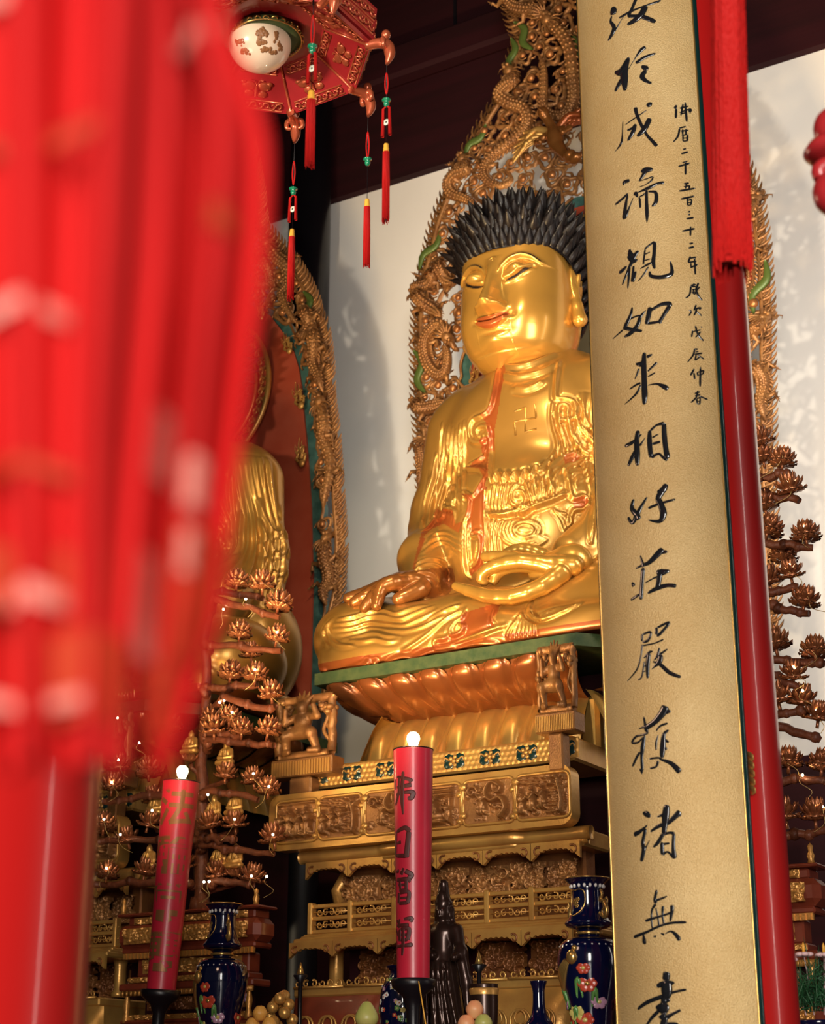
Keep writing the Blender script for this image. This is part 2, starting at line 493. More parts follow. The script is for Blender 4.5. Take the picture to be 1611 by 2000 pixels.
# ------------------------------------------------------------------ carving with distance fields (surface nets)
class Field:
    def __init__(s, lo, hi, h):
        s.lo, s.h = np.asarray(lo, float), h
        s.n = np.ceil((np.asarray(hi, float) - s.lo) / h).astype(int) + 1
        s.F = np.full(s.n, 0.5, np.float32)
        s.ax = [(s.lo[i] + h * np.arange(s.n[i])).astype(np.float32) for i in range(3)]

    def op(s, fn, lo, hi, k=0.03, sub=False):
        m = max(2.5 * s.h, k) + s.h
        a = np.clip(np.floor((np.asarray(lo) - m - s.lo) / s.h).astype(int), 0, s.n)
        b = np.clip(np.ceil((np.asarray(hi) + m - s.lo) / s.h).astype(int) + 1, 0, s.n)
        if (b <= a).any():
            return s
        sl = tuple(slice(a[i], b[i]) for i in range(3))
        X, Y, Z = np.meshgrid(*(s.ax[i][sl[i]] for i in range(3)), indexing='ij', sparse=True)
        d = fn(X, Y, Z).astype(np.float32)
        A = s.F[sl]
        if sub:
            d = -d
            hh = np.maximum(k - np.abs(A - d), 0) / k
            s.F[sl] = np.maximum(A, d) + hh * hh * k * 0.25
        else:
            hh = np.maximum(k - np.abs(A - d), 0) / k
            s.F[sl] = np.minimum(A, d) - hh * hh * k * 0.25
        return s

    def cap(s, a, b, ra, rb=None, k=0.03, sub=False, sc=(1, 1, 1)):
        rb = ra if rb is None else rb
        a, b = np.asarray(a, float), np.asarray(b, float)
        ab = b - a
        L = float(ab @ ab) + 1e-9

        def fn(X, Y, Z):
            t = np.clip(((X - a[0]) * ab[0] + (Y - a[1]) * ab[1] + (Z - a[2]) * ab[2]) / L, 0, 1)
            return np.sqrt(((X - a[0] - t * ab[0]) / sc[0]) ** 2 + ((Y - a[1] - t * ab[1]) / sc[1]) ** 2 + ((Z - a[2] - t * ab[2]) / sc[2]) ** 2) - (ra + t * (rb - ra))
        r = max(ra, rb) * max(sc)
        return s.op(fn, np.minimum(a, b) - r, np.maximum(a, b) + r, k, sub)

    def chain(s, pts, rad, k=0.02, sub=False):
        rad = [rad] * len(pts) if np.isscalar(rad) else rad
        for i in range(len(pts) - 1):
            s.cap(pts[i], pts[i + 1], rad[i], rad[i + 1], k, sub)
        return s

    def ell(s, c, r, k=0.03, rot=None, sub=False):
        c, r = np.asarray(c, float), np.asarray(r, float)

        def fn(X, Y, Z):
            x, y, z = X - c[0], Y - c[1], Z - c[2]
            if rot is not None:
                Rm = np.asarray(rot)
                x, y, z = (Rm[0, i] * x + Rm[1, i] * y + Rm[2, i] * z for i in range(3))
            q = np.sqrt((x / r[0]) ** 2 + (y / r[1]) ** 2 + (z / r[2]) ** 2)
            g = np.sqrt((x / r[0] ** 2) ** 2 + (y / r[1] ** 2) ** 2 + (z / r[2] ** 2) ** 2) + 1e-6
            return q * (q - 1) / g
        m = r.max() if rot is not None else r
        return s.op(fn, c - m, c + m, k, sub)

    def rbox(s, c, hf, rr=0.02, k=0.02, sub=False):
        c, hf = np.asarray(c, float), np.asarray(hf, float)

        def fn(X, Y, Z):
            q = [np.abs(v - c[i]) - (hf[i] - rr) for i, v in enumerate((X, Y, Z))]
            o = np.sqrt(sum(np.maximum(t, 0) ** 2 for t in q))
            return o + np.minimum(np.maximum(np.maximum(q[0], q[1]), q[2]), 0) - rr
        return s.op(fn, c - hf, c + hf, k, sub)

    def mesh(s):
        F = s.F
        S = F < 0
        c = [(i, j, k) for i in (0, 1) for j in (0, 1) for k in (0, 1)]
        nx, ny, nz = (int(q) - 1 for q in s.n)
        cnt = np.zeros((nx, ny, nz), np.int8)
        for i, j, k in c:
            cnt += S[i:i + nx, j:j + ny, k:k + nz]
        I, J, K = np.nonzero((cnt > 0) & (cnt < 8))
        val = {q: F[I + q[0], J + q[1], K + q[2]] for q in c}
        acc = np.zeros((len(I), 3))
        num = np.zeros(len(I))
        for q in c:
            for ax in range(3):
                if q[ax] == 0:
                    p = list(q)
                    p[ax] = 1
                    p = tuple(p)
                    a, b = val[q], val[p]
                    m = (a < 0) != (b < 0)
                    t = np.where(m, a / np.where(m, a - b, 1), 0)
                    for e in range(3):
                        acc[:, e] += np.where(m, q[e] + (t if e == ax else 0), 0)
                    num += m
        V = (np.stack([I, J, K], 1) + acc / num[:, None]) * s.h + s.lo
        idx = np.full((nx, ny, nz), -1, np.int32)
        idx[I, J, K] = np.arange(len(I))
        faces = []
        for ax in range(3):
            A = [slice(1, -1)] * 3
            lo_, hi_ = list(A), list(A)
            lo_[ax], hi_[ax] = slice(0, -1), slice(1, None)
            s0, s1 = S[tuple(lo_)], S[tuple(hi_)]
            e = np.argwhere(s0 != s1)
            e = e + np.array([0 if i == ax else 1 for i in range(3)])
            if not len(e):
                continue
            u, v = (ax + 1) % 3, (ax + 2) % 3
            du, dv = np.zeros(3, int), np.zeros(3, int)
            du[u] = dv[v] = 1
            g = lambda q: idx[q[:, 0], q[:, 1], q[:, 2]]
            ins = S[e[:, 0], e[:, 1], e[:, 2]]
            Q = np.stack([g(e - du - dv), g(e - dv), g(e), g(e - du)], 1)
            Q[~ins] = Q[~ins][:, ::-1]
            faces.append(Q)
        return V, np.vstack(faces)


def vnormals(V, Q):
    a = V[Q[:, 2]] - V[Q[:, 0]]
    b = V[Q[:, 3]] - V[Q[:, 1]]
    n = np.cross(a, b)
    N = np.zeros_like(V)
    for i in range(4):
        np.add.at(N, Q[:, i], n)
    return N / (np.linalg.norm(N, axis=1)[:, None] + 1e-12)


def seg_dist(P, poly):
    """distance of points P (n,k) to a polyline and the arc parameter 0..1 of the nearest point"""
    best = np.full(len(P), 1e9)
    par = np.zeros(len(P))
    L = np.concatenate([[0], np.cumsum(np.linalg.norm(np.diff(poly, axis=0), axis=1))])
    for i in range(len(poly) - 1):
        a, b = poly[i], poly[i + 1]
        ab = b - a
        l2 = ab @ ab + 1e-12
        t = np.clip((P - a) @ ab / l2, 0, 1)
        d = np.linalg.norm(P - a - t[:, None] * ab, axis=1)
        m = d < best
        best[m] = d[m]
        par[m] = (L[i] + t[m] * (L[i + 1] - L[i])) / (L[-1] + 1e-9)
    return best, par


def mesh_quads(name, V, Q, mats, parent=None, mi=None, smooth=True):
    me = bpy.data.meshes.new(name)
    me.from_pydata(np.asarray(V).tolist(), [], np.asarray(Q).tolist())
    for m in (mats if isinstance(mats, (list, tuple)) else [mats]):
        me.materials.append(m)
    if mi is not None:
        me.polygons.foreach_set('material_index', np.asarray(mi, dtype=np.int32))
    me.polygons.foreach_set('use_smooth', np.full(len(me.polygons), smooth))
    me.update()
    o = bpy.data.objects.new(name, me)
    COL.objects.link(o)
    if parent is not None:
        o.parent = parent
    return o
# ------------------------------------------------------------------ the hall
def slab(name, lo, hi, m, bev=0.0):
    return struct(MB().box(lo, hi, bev=bev).build(name, m, smooth=False))


slab('floor', (-16, -9, -0.2), (9, 10, 0), M['floor'])
slab('wall_back', (-16, 10, 0), (-1.0, 10.3, 7.72), M['plaster'])
slab('wall_bay', (-1.0, 9.97, 0), (9, 10.3, 7.72), M['darkwood'])
slab('wall_lower', (-16, 9.95, 0), (-1.0, 10.0, 2.82), M['darkwood'], 0.01)  # dark slab over the lower part of the back wall
slab('wall_upper', (-16, 9.93, 7.72), (9, 10.3, 12.6), M['darkwood'])
slab('wall_left', (-16.3, -9, 0), (-16, 10.3, 12.6), M['darkwood'])
slab('wall_right', (9, -9, 0), (9.3, 10.3, 12.6), M['darkwood'])
slab('ceiling', (-16.3, -9, 12.6), (9.3, 10.3, 12.9), M['darkwood'])
for i, (z, h, d) in enumerate(((8.55, 0.30, 0.16), (9.75, 0.42, 0.26))):
    slab('beam_%d' % (i + 1), (-15.9, 9.93 - d, z), (8.9, 9.93, z + h), M['darkwood'], 0.03)
# vertical boards on the upper wall
for i in range(12):
    x = -12.2 + i * 1.1
    slab('trim_%d' % (i + 1), (x, 9.915, 8.86), (x + 0.025, 9.935, 9.74), M['black'])
# the dark pillar that stands against the wall between the two statues
o = MB().lathe([(0.0, 0), (0.21, 0), (0.21, 0.25), (0.165, 0.32), (0.165, 12.58), (0, 12.58)], 40, (-6.83, 9.74, 0)).build('pillar_back', M['black'])
struct(o)
# altar table that runs along the front of the statues
t = thing('altar_table', 'long red lacquer altar table carrying the candles and vases', 'table', (-4.2, 6.15, 0))
MB().box((-3.2, -0.80, 0.88), (3.1, 0.75, 0.95), bev=0.02).build('tabletop', M['altar'], t, smooth=False)
MB().box((-3.1, -0.70, 0.74), (3.0, 0.65, 0.879), bev=0.01).build('apron', M['altar'], t, smooth=False)
for sx in (-3.0, -0.05, 2.9):
    for sy in (-0.62, 0.55):
        MB().box((sx - 0.06, sy - 0.06, 0), (sx + 0.06, sy + 0.06, 0.739), bev=0.01).build('leg', M['altar'], t, smooth=False)
# ------------------------------------------------------------------ the golden seated statue
BO = np.array([-4.17, 8.3, 3.04])        # middle of the seat


def loc_px(px, py, y):
    """statue-local point on the sight line through a pixel at local depth y"""
    return at(px, py, BO[1] + y) - BO


def build_body():
    f = Field((-1.35, -1.02, -0.06), (1.3, 0.5, 2.2), 0.0064)
    # torso
    f.ell((0, 0.02, 1.46), (0.60, 0.40, 0.52), 0.05)
    f.ell((0, -0.10, 0.86), (0.55, 0.42, 0.52), 0.10)
    f.cap((-0.40, 0.08, 1.70), (0.40, 0.08, 1.70), 0.245, None, 0.08)
    f.cap((-0.22, 0.08, 1.88), (0.22, 0.08, 1.88), 0.14, None, 0.10)
    f.cap((0, -0.05, 1.62), (0, -0.02, 2.10), 0.235, 0.215, 0.07)
    # arms in their sleeves
    for s in (-1, 1):
        f.cap((s * 0.52, 0.06, 1.64), (s * 0.62, 0.0, 1.02), 0.215, 0.185, 0.07)
        f.cap((s * 0.62, 0.02, 1.12), (s * 0.61, -0.04, 0.62), 0.20, 0.19, 0.08)
        f.ell((s * 0.50, 0.1, 0.5), (0.36, 0.34, 0.42), 0.1)
    # forearm resting on the knee (right arm) and forearm in the lap (left arm)
    f.chain([(-0.62, -0.06, 0.98), (-0.57, -0.30, 0.74), (-0.47, -0.52, 0.52)], [0.165, 0.15, 0.115], 0.06)
    f.chain([(0.62, -0.05, 0.98), (0.64, -0.36, 0.70), (0.50, -0.58, 0.52)], [0.17, 0.16, 0.11], 0.06)
    # crossed legs
    f.ell((-0.84, -0.48, 0.24), (0.295, 0.34, 0.225), 0.06)
    f.ell((0.84, -0.46, 0.25), (0.29, 0.34, 0.235), 0.06)
    f.cap((-0.28, -0.12, 0.30), (-0.84, -0.48, 0.24), 0.30, 0.235, 0.08)
    f.cap((0.28, -0.12, 0.30), (0.84, -0.48, 0.27), 0.30, 0.25, 0.08)
    f.cap((-0.84, -0.58, 0.22), (0.05, -0.66, 0.16), 0.20, 0.17, 0.08)
    f.cap((0.84, -0.56, 0.24), (0.34, -0.66, 0.17), 0.21, 0.14, 0.07)
    f.ell((0, -0.42, 0.20), (0.55, 0.40, 0.22), 0.1)
    # the foot that shows in front of the shins
    f.chain([(0.36, -0.66, 0.20), (0.20, -0.76, 0.13), (0.11, -0.80, 0.085)], [0.11, 0.085, 0.06], 0.04)
    # spreading skirt of the robe on the seat
    f.rbox((-0.02, -0.28, 0.07), (0.93, 0.58, 0.085), 0.06, 0.08)
    f.ell((-0.62, -0.58, 0.08), (0.42, 0.30, 0.13), 0.06)
    f.ell((0.55, -0.56, 0.08), (0.42, 0.29, 0.13), 0.06)
    f.F[:, :, f.ax[2] < 0.004] = 0.5
    return f.mesh()


BV, BQ = build_body()
bvh = BVHTree.FromPolygons((BV + BO).tolist(), BQ.tolist())
BN = vnormals(BV, BQ)
dirs = (BV + BO) - CAM
zc = dirs @ FWD
BPX = np.stack([805.5 + F_PX * (dirs @ RGT) / zc, 1000 - F_PX * (dirs @ UPV) / zc], 1)
BFACE = (BN * dirs).sum(1) < 0.15 * np.linalg.norm(dirs, axis=1)


def shot(px, py):
    """point of the robe met by the sight line through a pixel (local), or None"""
    d = ray(px, py)
    d = d / np.linalg.norm(d)
    h = bvh.ray_cast(Vector(CAM), Vector(d))
    return None if h[0] is None else np.array(h[0]) - BO


def zoomB(P):      # tracing frame of the lower body
    return [(x / 2.7776 + 600, y / 2.7776 + 850) for x, y in P]


def zoomA(P):      # tracing frame of the head and chest
    return [(x / 4 + 780, y / 4 + 380) for x, y in P]


FOLDS = []


def fold(pts, w=0.016, h=0.013, n=None, taper=True):
    P = spline(pts, n or max(12, 7 * len(pts)))
    Q = [q for q in (shot(*p) for p in P) if q is not None]
    # drop points that jumped to another layer of the robe
    out = [Q[0]] if Q else []
    for q in Q[1:]:
        if np.linalg.norm(q - out[-1]) < 0.22:
            out.append(q)
    if len(out) > 3:
        FOLDS.append((np.array(out), w * 0.80, h * 0.98, taper))


# --- sleeve of the arm at the left of the picture: long hanging folds
for x0, x1, x2, x3, y0, y1 in ((333, 318, 308, 300, 1790, 2420), (360, 345, 330, 318, 1820, 2420), (385, 372, 350, 345, 1800, 2450), (410, 398, 380, 372, 1830, 2440),
                               (436, 430, 420, 410, 1850, 2460), (470, 470, 462, 455, 1800, 2450), (498, 505, 500, 490, 1780, 2460)):
    fold(zoomA([(x0, y0), (x1, y0 + 0.33 * (y1 - y0)), (x2, y0 + 0.66 * (y1 - y0)), (x3, y1)]), 0.013, 0.016)
for P in ([(700, 100), (690, 180), (662, 290), (640, 380), (630, 470)], [(735, 60), (728, 170), (700, 290), (672, 380), (655, 480)], [(765, 70), (765, 180), (745, 280), (712, 390), (690, 440)],
          [(800, 60), (805, 170), (785, 270), (752, 360), (735, 420)], [(832, 80), (835, 200), (815, 290), (790, 370), (778, 410)], [(668, 200), (650, 300), (628, 400), (620, 500)]):
    fold(zoomB(P), 0.014, 0.018)
# cuff rings on the forearm
for P in ([(640, 600), (690, 560), (760, 555), (830, 600)], [(628, 640), (690, 590), (760, 580), (832, 630)], [(655, 570), (700, 535), (760, 530), (820, 565)],
          [(590, 700), (650, 672), (720, 680), (770, 715)], [(580, 735), (640, 700), (700, 705), (760, 745)], [(575, 765), (620, 745), (680, 755), (715, 800)]):
    fold(zoomB(P), 0.012, 0.012)
# sleeve hem scallops
fold(zoomB([(620, 520), (650, 505), (680, 470), (690, 415), (705, 412), (708, 455), (740, 440), (745, 400), (790, 400), (800, 440), (790, 480)]), 0.012, 0.016)
# --- lapel with rippled edge
fold(zoomA([(770, 1330), (760, 1420), (735, 1560), (700, 1680), (640, 1730), (575, 1760), (545, 1840), (560, 1910), (630, 1935), (680, 1890), (685, 1820), (640, 1810), (600, 1845), (615, 1890), (645, 1880)]), 0.014, 0.018, 80)
fold(zoomA([(690, 1840), (700, 1920), (690, 2000), (680, 2060)]), 0.014, 0.018)
fold(zoomB([(985, 0), (960, 110), (880, 165), (872, 180), (945, 190), (960, 230), (900, 330), (850, 310), (845, 330), (880, 350), (870, 430), (850, 470), (830, 530)]), 0.013, 0.017, 90)
fold(zoomB([(1000, 10), (985, 150), (968, 300), (962, 420), (968, 560), (955, 690)]), 0.014, 0.020)
fold(zoomB([(850, 480), (845, 560), (848, 660), (862, 740), (890, 780)]), 0.012, 0.016)
fold(zoomB([(880, 460), (872, 560), (878, 660), (885, 740)]), 0.011, 0.014)
fold(zoomB([(945, 520), (900, 525), (895, 550), (930, 545), (940, 600), (925, 680), (890, 720), (885, 745)]), 0.012, 0.015)
fold(zoomB([(880, 10), (900, 40), (945, 30), (970, -30)]), 0.012, 0.014)
# --- neck rings
for P in ([(800, 1320), (880, 1345), (1000, 1330), (1110, 1290), (1230, 1235)], [(815, 1395), (900, 1425), (1040, 1405), (1150, 1365), (1245, 1310)], [(890, 1510), (980, 1520), (1060, 1495), (1130, 1455)]):
    fold(zoomA(P), 0.022, 0.016)
# --- lapel at the right of the chest
fold(zoomA([(1250, 1290), (1230, 1400), (1220, 1530), (1225, 1590), (1290, 1595), (1360, 1620), (1390, 1690), (1360, 1740), (1300, 1760), (1245, 1740), (1230, 1690), (1270, 1640), (1320, 1660), (1320, 1710), (1280, 1700)]), 0.014, 0.018, 90)
fold(zoomA([(1230, 1700), (1240, 1790), (1290, 1900), (1300, 1990)]), 0.013, 0.016)
fold(zoomB([(1360, -20), (1380, 100), (1450, 95), (1480, 115), (1465, 150), (1405, 165), (1415, 240), (1440, 340), (1500, 330), (1530, 365), (1500, 400), (1440, 415), (1430, 520), (1440, 600)]), 0.013, 0.017, 90)
for dx in (0, 28, 55, 80):
    fold(zoomA([(1410 + dx, 1560), (1400 + dx, 1700), (1385 + dx, 1850), (1375 + dx, 2000), (1390 + dx, 2150)]), 0.012, 0.014)
    fold(zoomB([(1490 + dx * .6, 20), (1500 + dx * .6, 150), (1545 + dx * .3, 330), (1535 + dx * .3, 470), (1530 + dx * .2, 580)]), 0.011, 0.013)
# --- under-robe gathered above the belt
fold(zoomB([(985, 195), (1010, 240), (1030, 205), (1060, 240), (1075, 205), (1105, 235), (1130, 200), (1155, 240), (1180, 190), (1210, 220), (1240, 170), (1270, 195), (1310, 140), (1330, 170), (1375, 130), (1385, 100)]), 0.014, 0.020, 110)
for x0, x1, x2 in ((1000, 985, 978), (1020, 1005, 995), (1040, 1025, 1015), (1062, 1045, 1035), (1085, 1070, 1055), (1180, 1200, 1225), (1205, 1225, 1240), (1232, 1245, 1250), (1255, 1265, 1265), (1280, 1285, 1280), (1310, 1310, 1300), (1335, 1335, 1325)):
    fold(zoomB([(x0, 240), (x1, 310), (x2, 395 - max(0, x0 - 1200) * 0.35)]), 0.010, 0.013)
fold(zoomB([(1165, 245), (1130, 270), (1100, 320), (1110, 370), (1150, 380), (1185, 350), (1170, 310), (1130, 305), (1120, 340), (1145, 350)]), 0.011, 0.015, 60)
# belt and its knot
fold(zoomB([(965, 425), (1050, 430), (1120, 415), (1180, 400), (1260, 375), (1340, 345), (1420, 310)]), 0.016, 0.026)
fold(zoomB([(965, 405), (1050, 412), (1120, 398), (1260, 352), (1420, 290)]), 0.010, 0.016)
fold(zoomB([(1140, 395), (1165, 420), (1190, 395), (1165, 385), (1145, 405)]), 0.018, 0.03, 40)
# swirling folds over the belly
for k in range(5):
    r = 1 + 0.32 * k
    fold(zoomB([(1180 + 62 * math.cos(a) * r, 510 + 34 * math.sin(a) * r * (1.15 if math.sin(a) < 0 else 1.3)) for a in np.linspace(0.6, 0.6 + 2 * PI - (0.0 if k < 2 else 1.7), 14)]), 0.010, 0.013, 80)
for dx in (0, 22, 44, 64):
    fold(zoomB([(975 + dx * 1.2, 455), (968 + dx, 530), (972 + dx, 610), (985 + dx, 660)]), 0.010, 0.013)
    fold(zoomB([(1330 + dx, 400 + dx * .3), (1375 + dx * .8, 450), (1400 + dx * .5, 520), (1410 + dx * .35, 600)]), 0.010, 0.013)
# --- knee folds at the left
for P in ([(165, 1000), (250, 985), (330, 960), (420, 955), (480, 970), (560, 945), (640, 925)], [(150, 1025), (250, 1015), (340, 985), (430, 985), (500, 1000), (590, 965), (680, 930)],
          [(140, 1055), (240, 1045), (330, 1020), (430, 1030), (520, 1035), (610, 1000), (700, 950)], [(160, 1080), (260, 1070), (340, 1050), (440, 1065), (540, 1065), (640, 1035), (740, 970)],
          [(190, 1110), (280, 1095), (360, 1080), (440, 1095), (500, 1090)], [(200, 1110), (290, 1122), (370, 1110), (440, 1118), (490, 1108)], [(130, 1000), (105, 1050), (130, 1110), (180, 1145), (260, 1140)],
          [(110, 1020), (85, 1080), (110, 1150)], [(640, 1015), (700, 975), (760, 945), (830, 925)], [(520, 1170), (600, 1120), (680, 1060), (750, 1000), (840, 945)]):
    fold(zoomB(P), 0.013, 0.014)
# rippled hem between the shins
fold(zoomB([(860, 940), (840, 990), (800, 1020), (775, 1060), (790, 1085), (830, 1070), (850, 1040), (825, 1025), (800, 1050)]), 0.013, 0.018, 60)
fold(zoomB([(775, 1065), (750, 1100), (700, 1110), (690, 1140), (715, 1150), (770, 1140), (850, 1110), (930, 1080), (1010, 1050), (1080, 1030)]), 0.013, 0.018, 70)
fold(zoomB([(1050, 910), (1010, 960), (1005, 1010), (1040, 1035)]), 0.012, 0.014)
# --- folds that fall from the other knee over the foot
for k in range(6):
    d = k * 24
    fold(zoomB([(1215 + d * .1, 900 + d * .35), (1190 + d * .25, 950 + d * .2), (1225 + d * .4, 985 + d * .15), (1290 + d, 960 - d * .1), (1370 + d, 930 - d * .2)]), 0.011, 0.014)
for k in range(7):
    fold(zoomB([(1165 + k * 12, 960 + k * 4), (1130 + k * 16, 1010), (1095 + k * 22, 1060 + k * 2), (1085 + k * 25, 1100 - k * 1)]), 0.010, 0.014)
for k in range(4):
    fold(zoomB([(1230 + k * 20, 870 - k * 30), (1320 + k * 18, 800 - k * 22), (1420 + k * 12, 745 - k * 12), (1550, 690 - k * 6)]), 0.011, 0.013)
# --- skirt hem
fold(zoomB([(70, 1270), (130, 1285), (230, 1265), (310, 1245), (330, 1230), (350, 1250), (370, 1230), (400, 1245), (480, 1210), (530, 1200), (580, 1205), (660, 1175), (740, 1155), (820, 1150), (900, 1130), (1000, 1130), (1060, 1140)]), 0.014, 0.016, 90)

for P, w, h, tp in FOLDS[:13]:      # the other sleeve hangs in the same folds
    FOLDS.append((P * np.array([-1, 1, 1]), w, h, tp))
for ph in np.radians([8, 20, 32, 44, 56, 68, 82]):      # long folds down the outside of that arm
    out_ = []
    for z in np.linspace(1.78, 0.72, 26):
        ax_ = np.array([0.50 + .10 * min(1, (1.8 - z) / .7), 0.03, z])
        a_ = ph + .10 * math.sin(6 * z + ph)
        dd = np.array([math.sin(a_), -math.cos(a_), 0])
        q = bvh.ray_cast(Vector(ax_ + dd * 1.5 + BO), Vector(-dd))
        if q[0] is not None:
            out_.append(np.array(q[0]) - BO)
    out_ = [o for o, p in zip(out_[1:], out_) if np.linalg.norm(o - p) < .14]
    FOLDS.append((np.array(out_), .016, .020, True))
for z0 in (0.78, 0.92, 1.06, 1.20):
    out_ = []
    for a_ in np.radians(np.linspace(48, 112, 16)):
        ax_ = np.array([0.60, 0.0, z0 + .22 * ((math.degrees(a_) - 80) / 32) ** 2])
        dd = np.array([math.sin(a_), -math.cos(a_), 0])
        q = bvh.ray_cast(Vector(ax_ + dd * 1.5 + BO), Vector(-dd))
        if q[0] is not None:
            out_.append(np.array(q[0]) - BO)
    FOLDS.append((np.array(out_), .015, .017, True))
BSIDE = BFACE | ((BV[:, 0] > 0.3) & (BN[:, 1] < 0.4))
for P, w, h, tp in FOLDS:
    lo, hi = P.min(0) - 3 * w, P.max(0) + 3 * w
    I = np.nonzero(((BV > lo) & (BV < hi)).all(1) & BSIDE)[0]
    if not len(I):
        continue
    d, t = seg_dist(BV[I], P)
    a = np.exp(-(d / w) ** 2) - 0.35 * np.exp(-((d - 2 * w) / w) ** 2)
    if tp:
        a = a * np.clip(np.minimum(t, 1 - t) * 7 + 0.25, 0, 1)
    BV[I] += BN[I] * (a * h)[:, None]

# carved sign on the chest: raised square field with a cut broken-armed cross
SW = []
c0 = zoomA([(985, 1760)])[0]
ux, uy = np.array([26 / 4 * 0.98, 0.0]), np.array([0.0, 26 / 4])
for a, b in (((0, -4), (0, 4)), ((-4, 0), (4, 0)), ((0, -4), (-4, -3.4)), ((4, 0), (3.4, -4.4)), ((0, 4), (4, 3.6)), ((-4, 0), (-3.6, 4.6))):
    sl = lambda q: (c0[0] + q[0] * 5.3, c0[1] + q[1] * 6.0 - q[0] * 1.0)
    A, B = shot(*sl(a)), shot(*sl(b))
    if A is not None and B is not None:
        SW.append(np.array([A, (A + B) / 2, B]))


def inside(poly, P):
    poly = np.asarray(poly, float)
    x, y = P[:, 0], P[:, 1]
    r = np.zeros(len(P), bool)
    j = len(poly) - 1
    for i in range(len(poly)):
        xi, yi = poly[i]
        xj, yj = poly[j]
        r ^= ((yi > y) != (yj > y)) & (x < (xj - xi) * (y - yi) / (yj - yi + 1e-12) + xi)
        j = i
    return r


FC = BPX[BQ].mean(1)
FF = BFACE[BQ].all(1)
mi = np.zeros(len(BQ), np.int32)
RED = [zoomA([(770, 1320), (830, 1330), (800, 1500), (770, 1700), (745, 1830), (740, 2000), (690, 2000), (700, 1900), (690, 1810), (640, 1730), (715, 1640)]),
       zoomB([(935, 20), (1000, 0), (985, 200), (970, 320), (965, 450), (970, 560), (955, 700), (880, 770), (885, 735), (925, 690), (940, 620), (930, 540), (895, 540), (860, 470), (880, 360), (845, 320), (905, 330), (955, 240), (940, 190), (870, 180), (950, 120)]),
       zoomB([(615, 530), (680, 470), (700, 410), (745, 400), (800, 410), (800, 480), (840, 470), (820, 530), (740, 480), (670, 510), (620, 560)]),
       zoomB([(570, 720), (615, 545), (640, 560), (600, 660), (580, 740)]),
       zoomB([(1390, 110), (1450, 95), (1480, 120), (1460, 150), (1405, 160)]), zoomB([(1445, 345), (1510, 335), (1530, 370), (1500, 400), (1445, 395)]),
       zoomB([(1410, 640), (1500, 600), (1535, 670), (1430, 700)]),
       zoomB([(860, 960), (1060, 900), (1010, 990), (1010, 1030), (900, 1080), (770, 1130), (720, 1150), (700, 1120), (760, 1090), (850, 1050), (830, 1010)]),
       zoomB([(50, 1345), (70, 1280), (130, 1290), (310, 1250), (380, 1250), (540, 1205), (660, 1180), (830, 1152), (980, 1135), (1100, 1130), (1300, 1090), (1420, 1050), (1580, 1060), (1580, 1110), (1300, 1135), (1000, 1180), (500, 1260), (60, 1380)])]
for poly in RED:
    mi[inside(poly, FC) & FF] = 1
PC = BV[BQ].mean(1)
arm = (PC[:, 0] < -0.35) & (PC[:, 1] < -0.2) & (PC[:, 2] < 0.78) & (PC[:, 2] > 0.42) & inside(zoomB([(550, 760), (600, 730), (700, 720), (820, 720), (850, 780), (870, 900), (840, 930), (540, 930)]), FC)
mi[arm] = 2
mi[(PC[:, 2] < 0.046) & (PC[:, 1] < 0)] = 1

buddha = thing('buddha_statue', 'large gold seated statue with spiky black hair on a lotus throne', 'statue', BO)
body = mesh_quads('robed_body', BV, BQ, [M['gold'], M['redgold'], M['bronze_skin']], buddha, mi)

mb = MB()
for P in SW:
    mb.tube(P, 0.0065, 6, ref=(0, -1, 0.2))
mb.build('chest_emblem', M['gold'], buddha)

# ------------------------------------------------------------------ head
HZ = np.array([1.885, 1.925, 1.985, 2.06, 2.14, 2.25, 2.40, 2.55, 2.68, 2.80, 2.91, 2.97])
HA = np.array([.11, .20, .268, .305, .327, .339, .340, .335, .325, .285, .19, .05])
HF = np.array([.15, .27, .345, .372, .377, .373, .368, .366, .352, .30, .19, .05])
HB = np.array([.10, .16, .21, .26, .30, .33, .35, .36, .35, .31, .2, .05])


def head_section(z, th):
    g = lambda T: sum(np.interp(z + o, HZ, T) for o in (-0.03, -0.02, -0.01, 0, 0.01, 0.02, 0.03)) / 7
    a, bf, bb = g(HA), g(HF), g(HB)
    p = 2.55
    c, s = np.cos(th), np.sin(th)
    b = np.where(s < 0, bf, bb)
    r = (np.abs(c / a) ** p + np.abs(s / b) ** p) ** (-1 / p)
    return r * c, r * s


def sstep(a, b, x):
    t = np.clip((x - a) / (b - a), 0, 1)
    return t * t * (3 - 2 * t)


def G(x, z, cx, cz, sx, sz):
    return np.exp(-((x - cx) / sx) ** 2 - ((z - cz) / sz) ** 2)


EYE = np.array([(0.070, 2.392), (0.105, 2.394), (0.145, 2.408), (0.185, 2.432), (0.232, 2.468)])
BROW = np.array([(0.040, 2.35), (0.043, 2.42), (0.064, 2.480), (0.11, 2.522), (0.17, 2.540), (0.225, 2.526), (0.272, 2.487)])


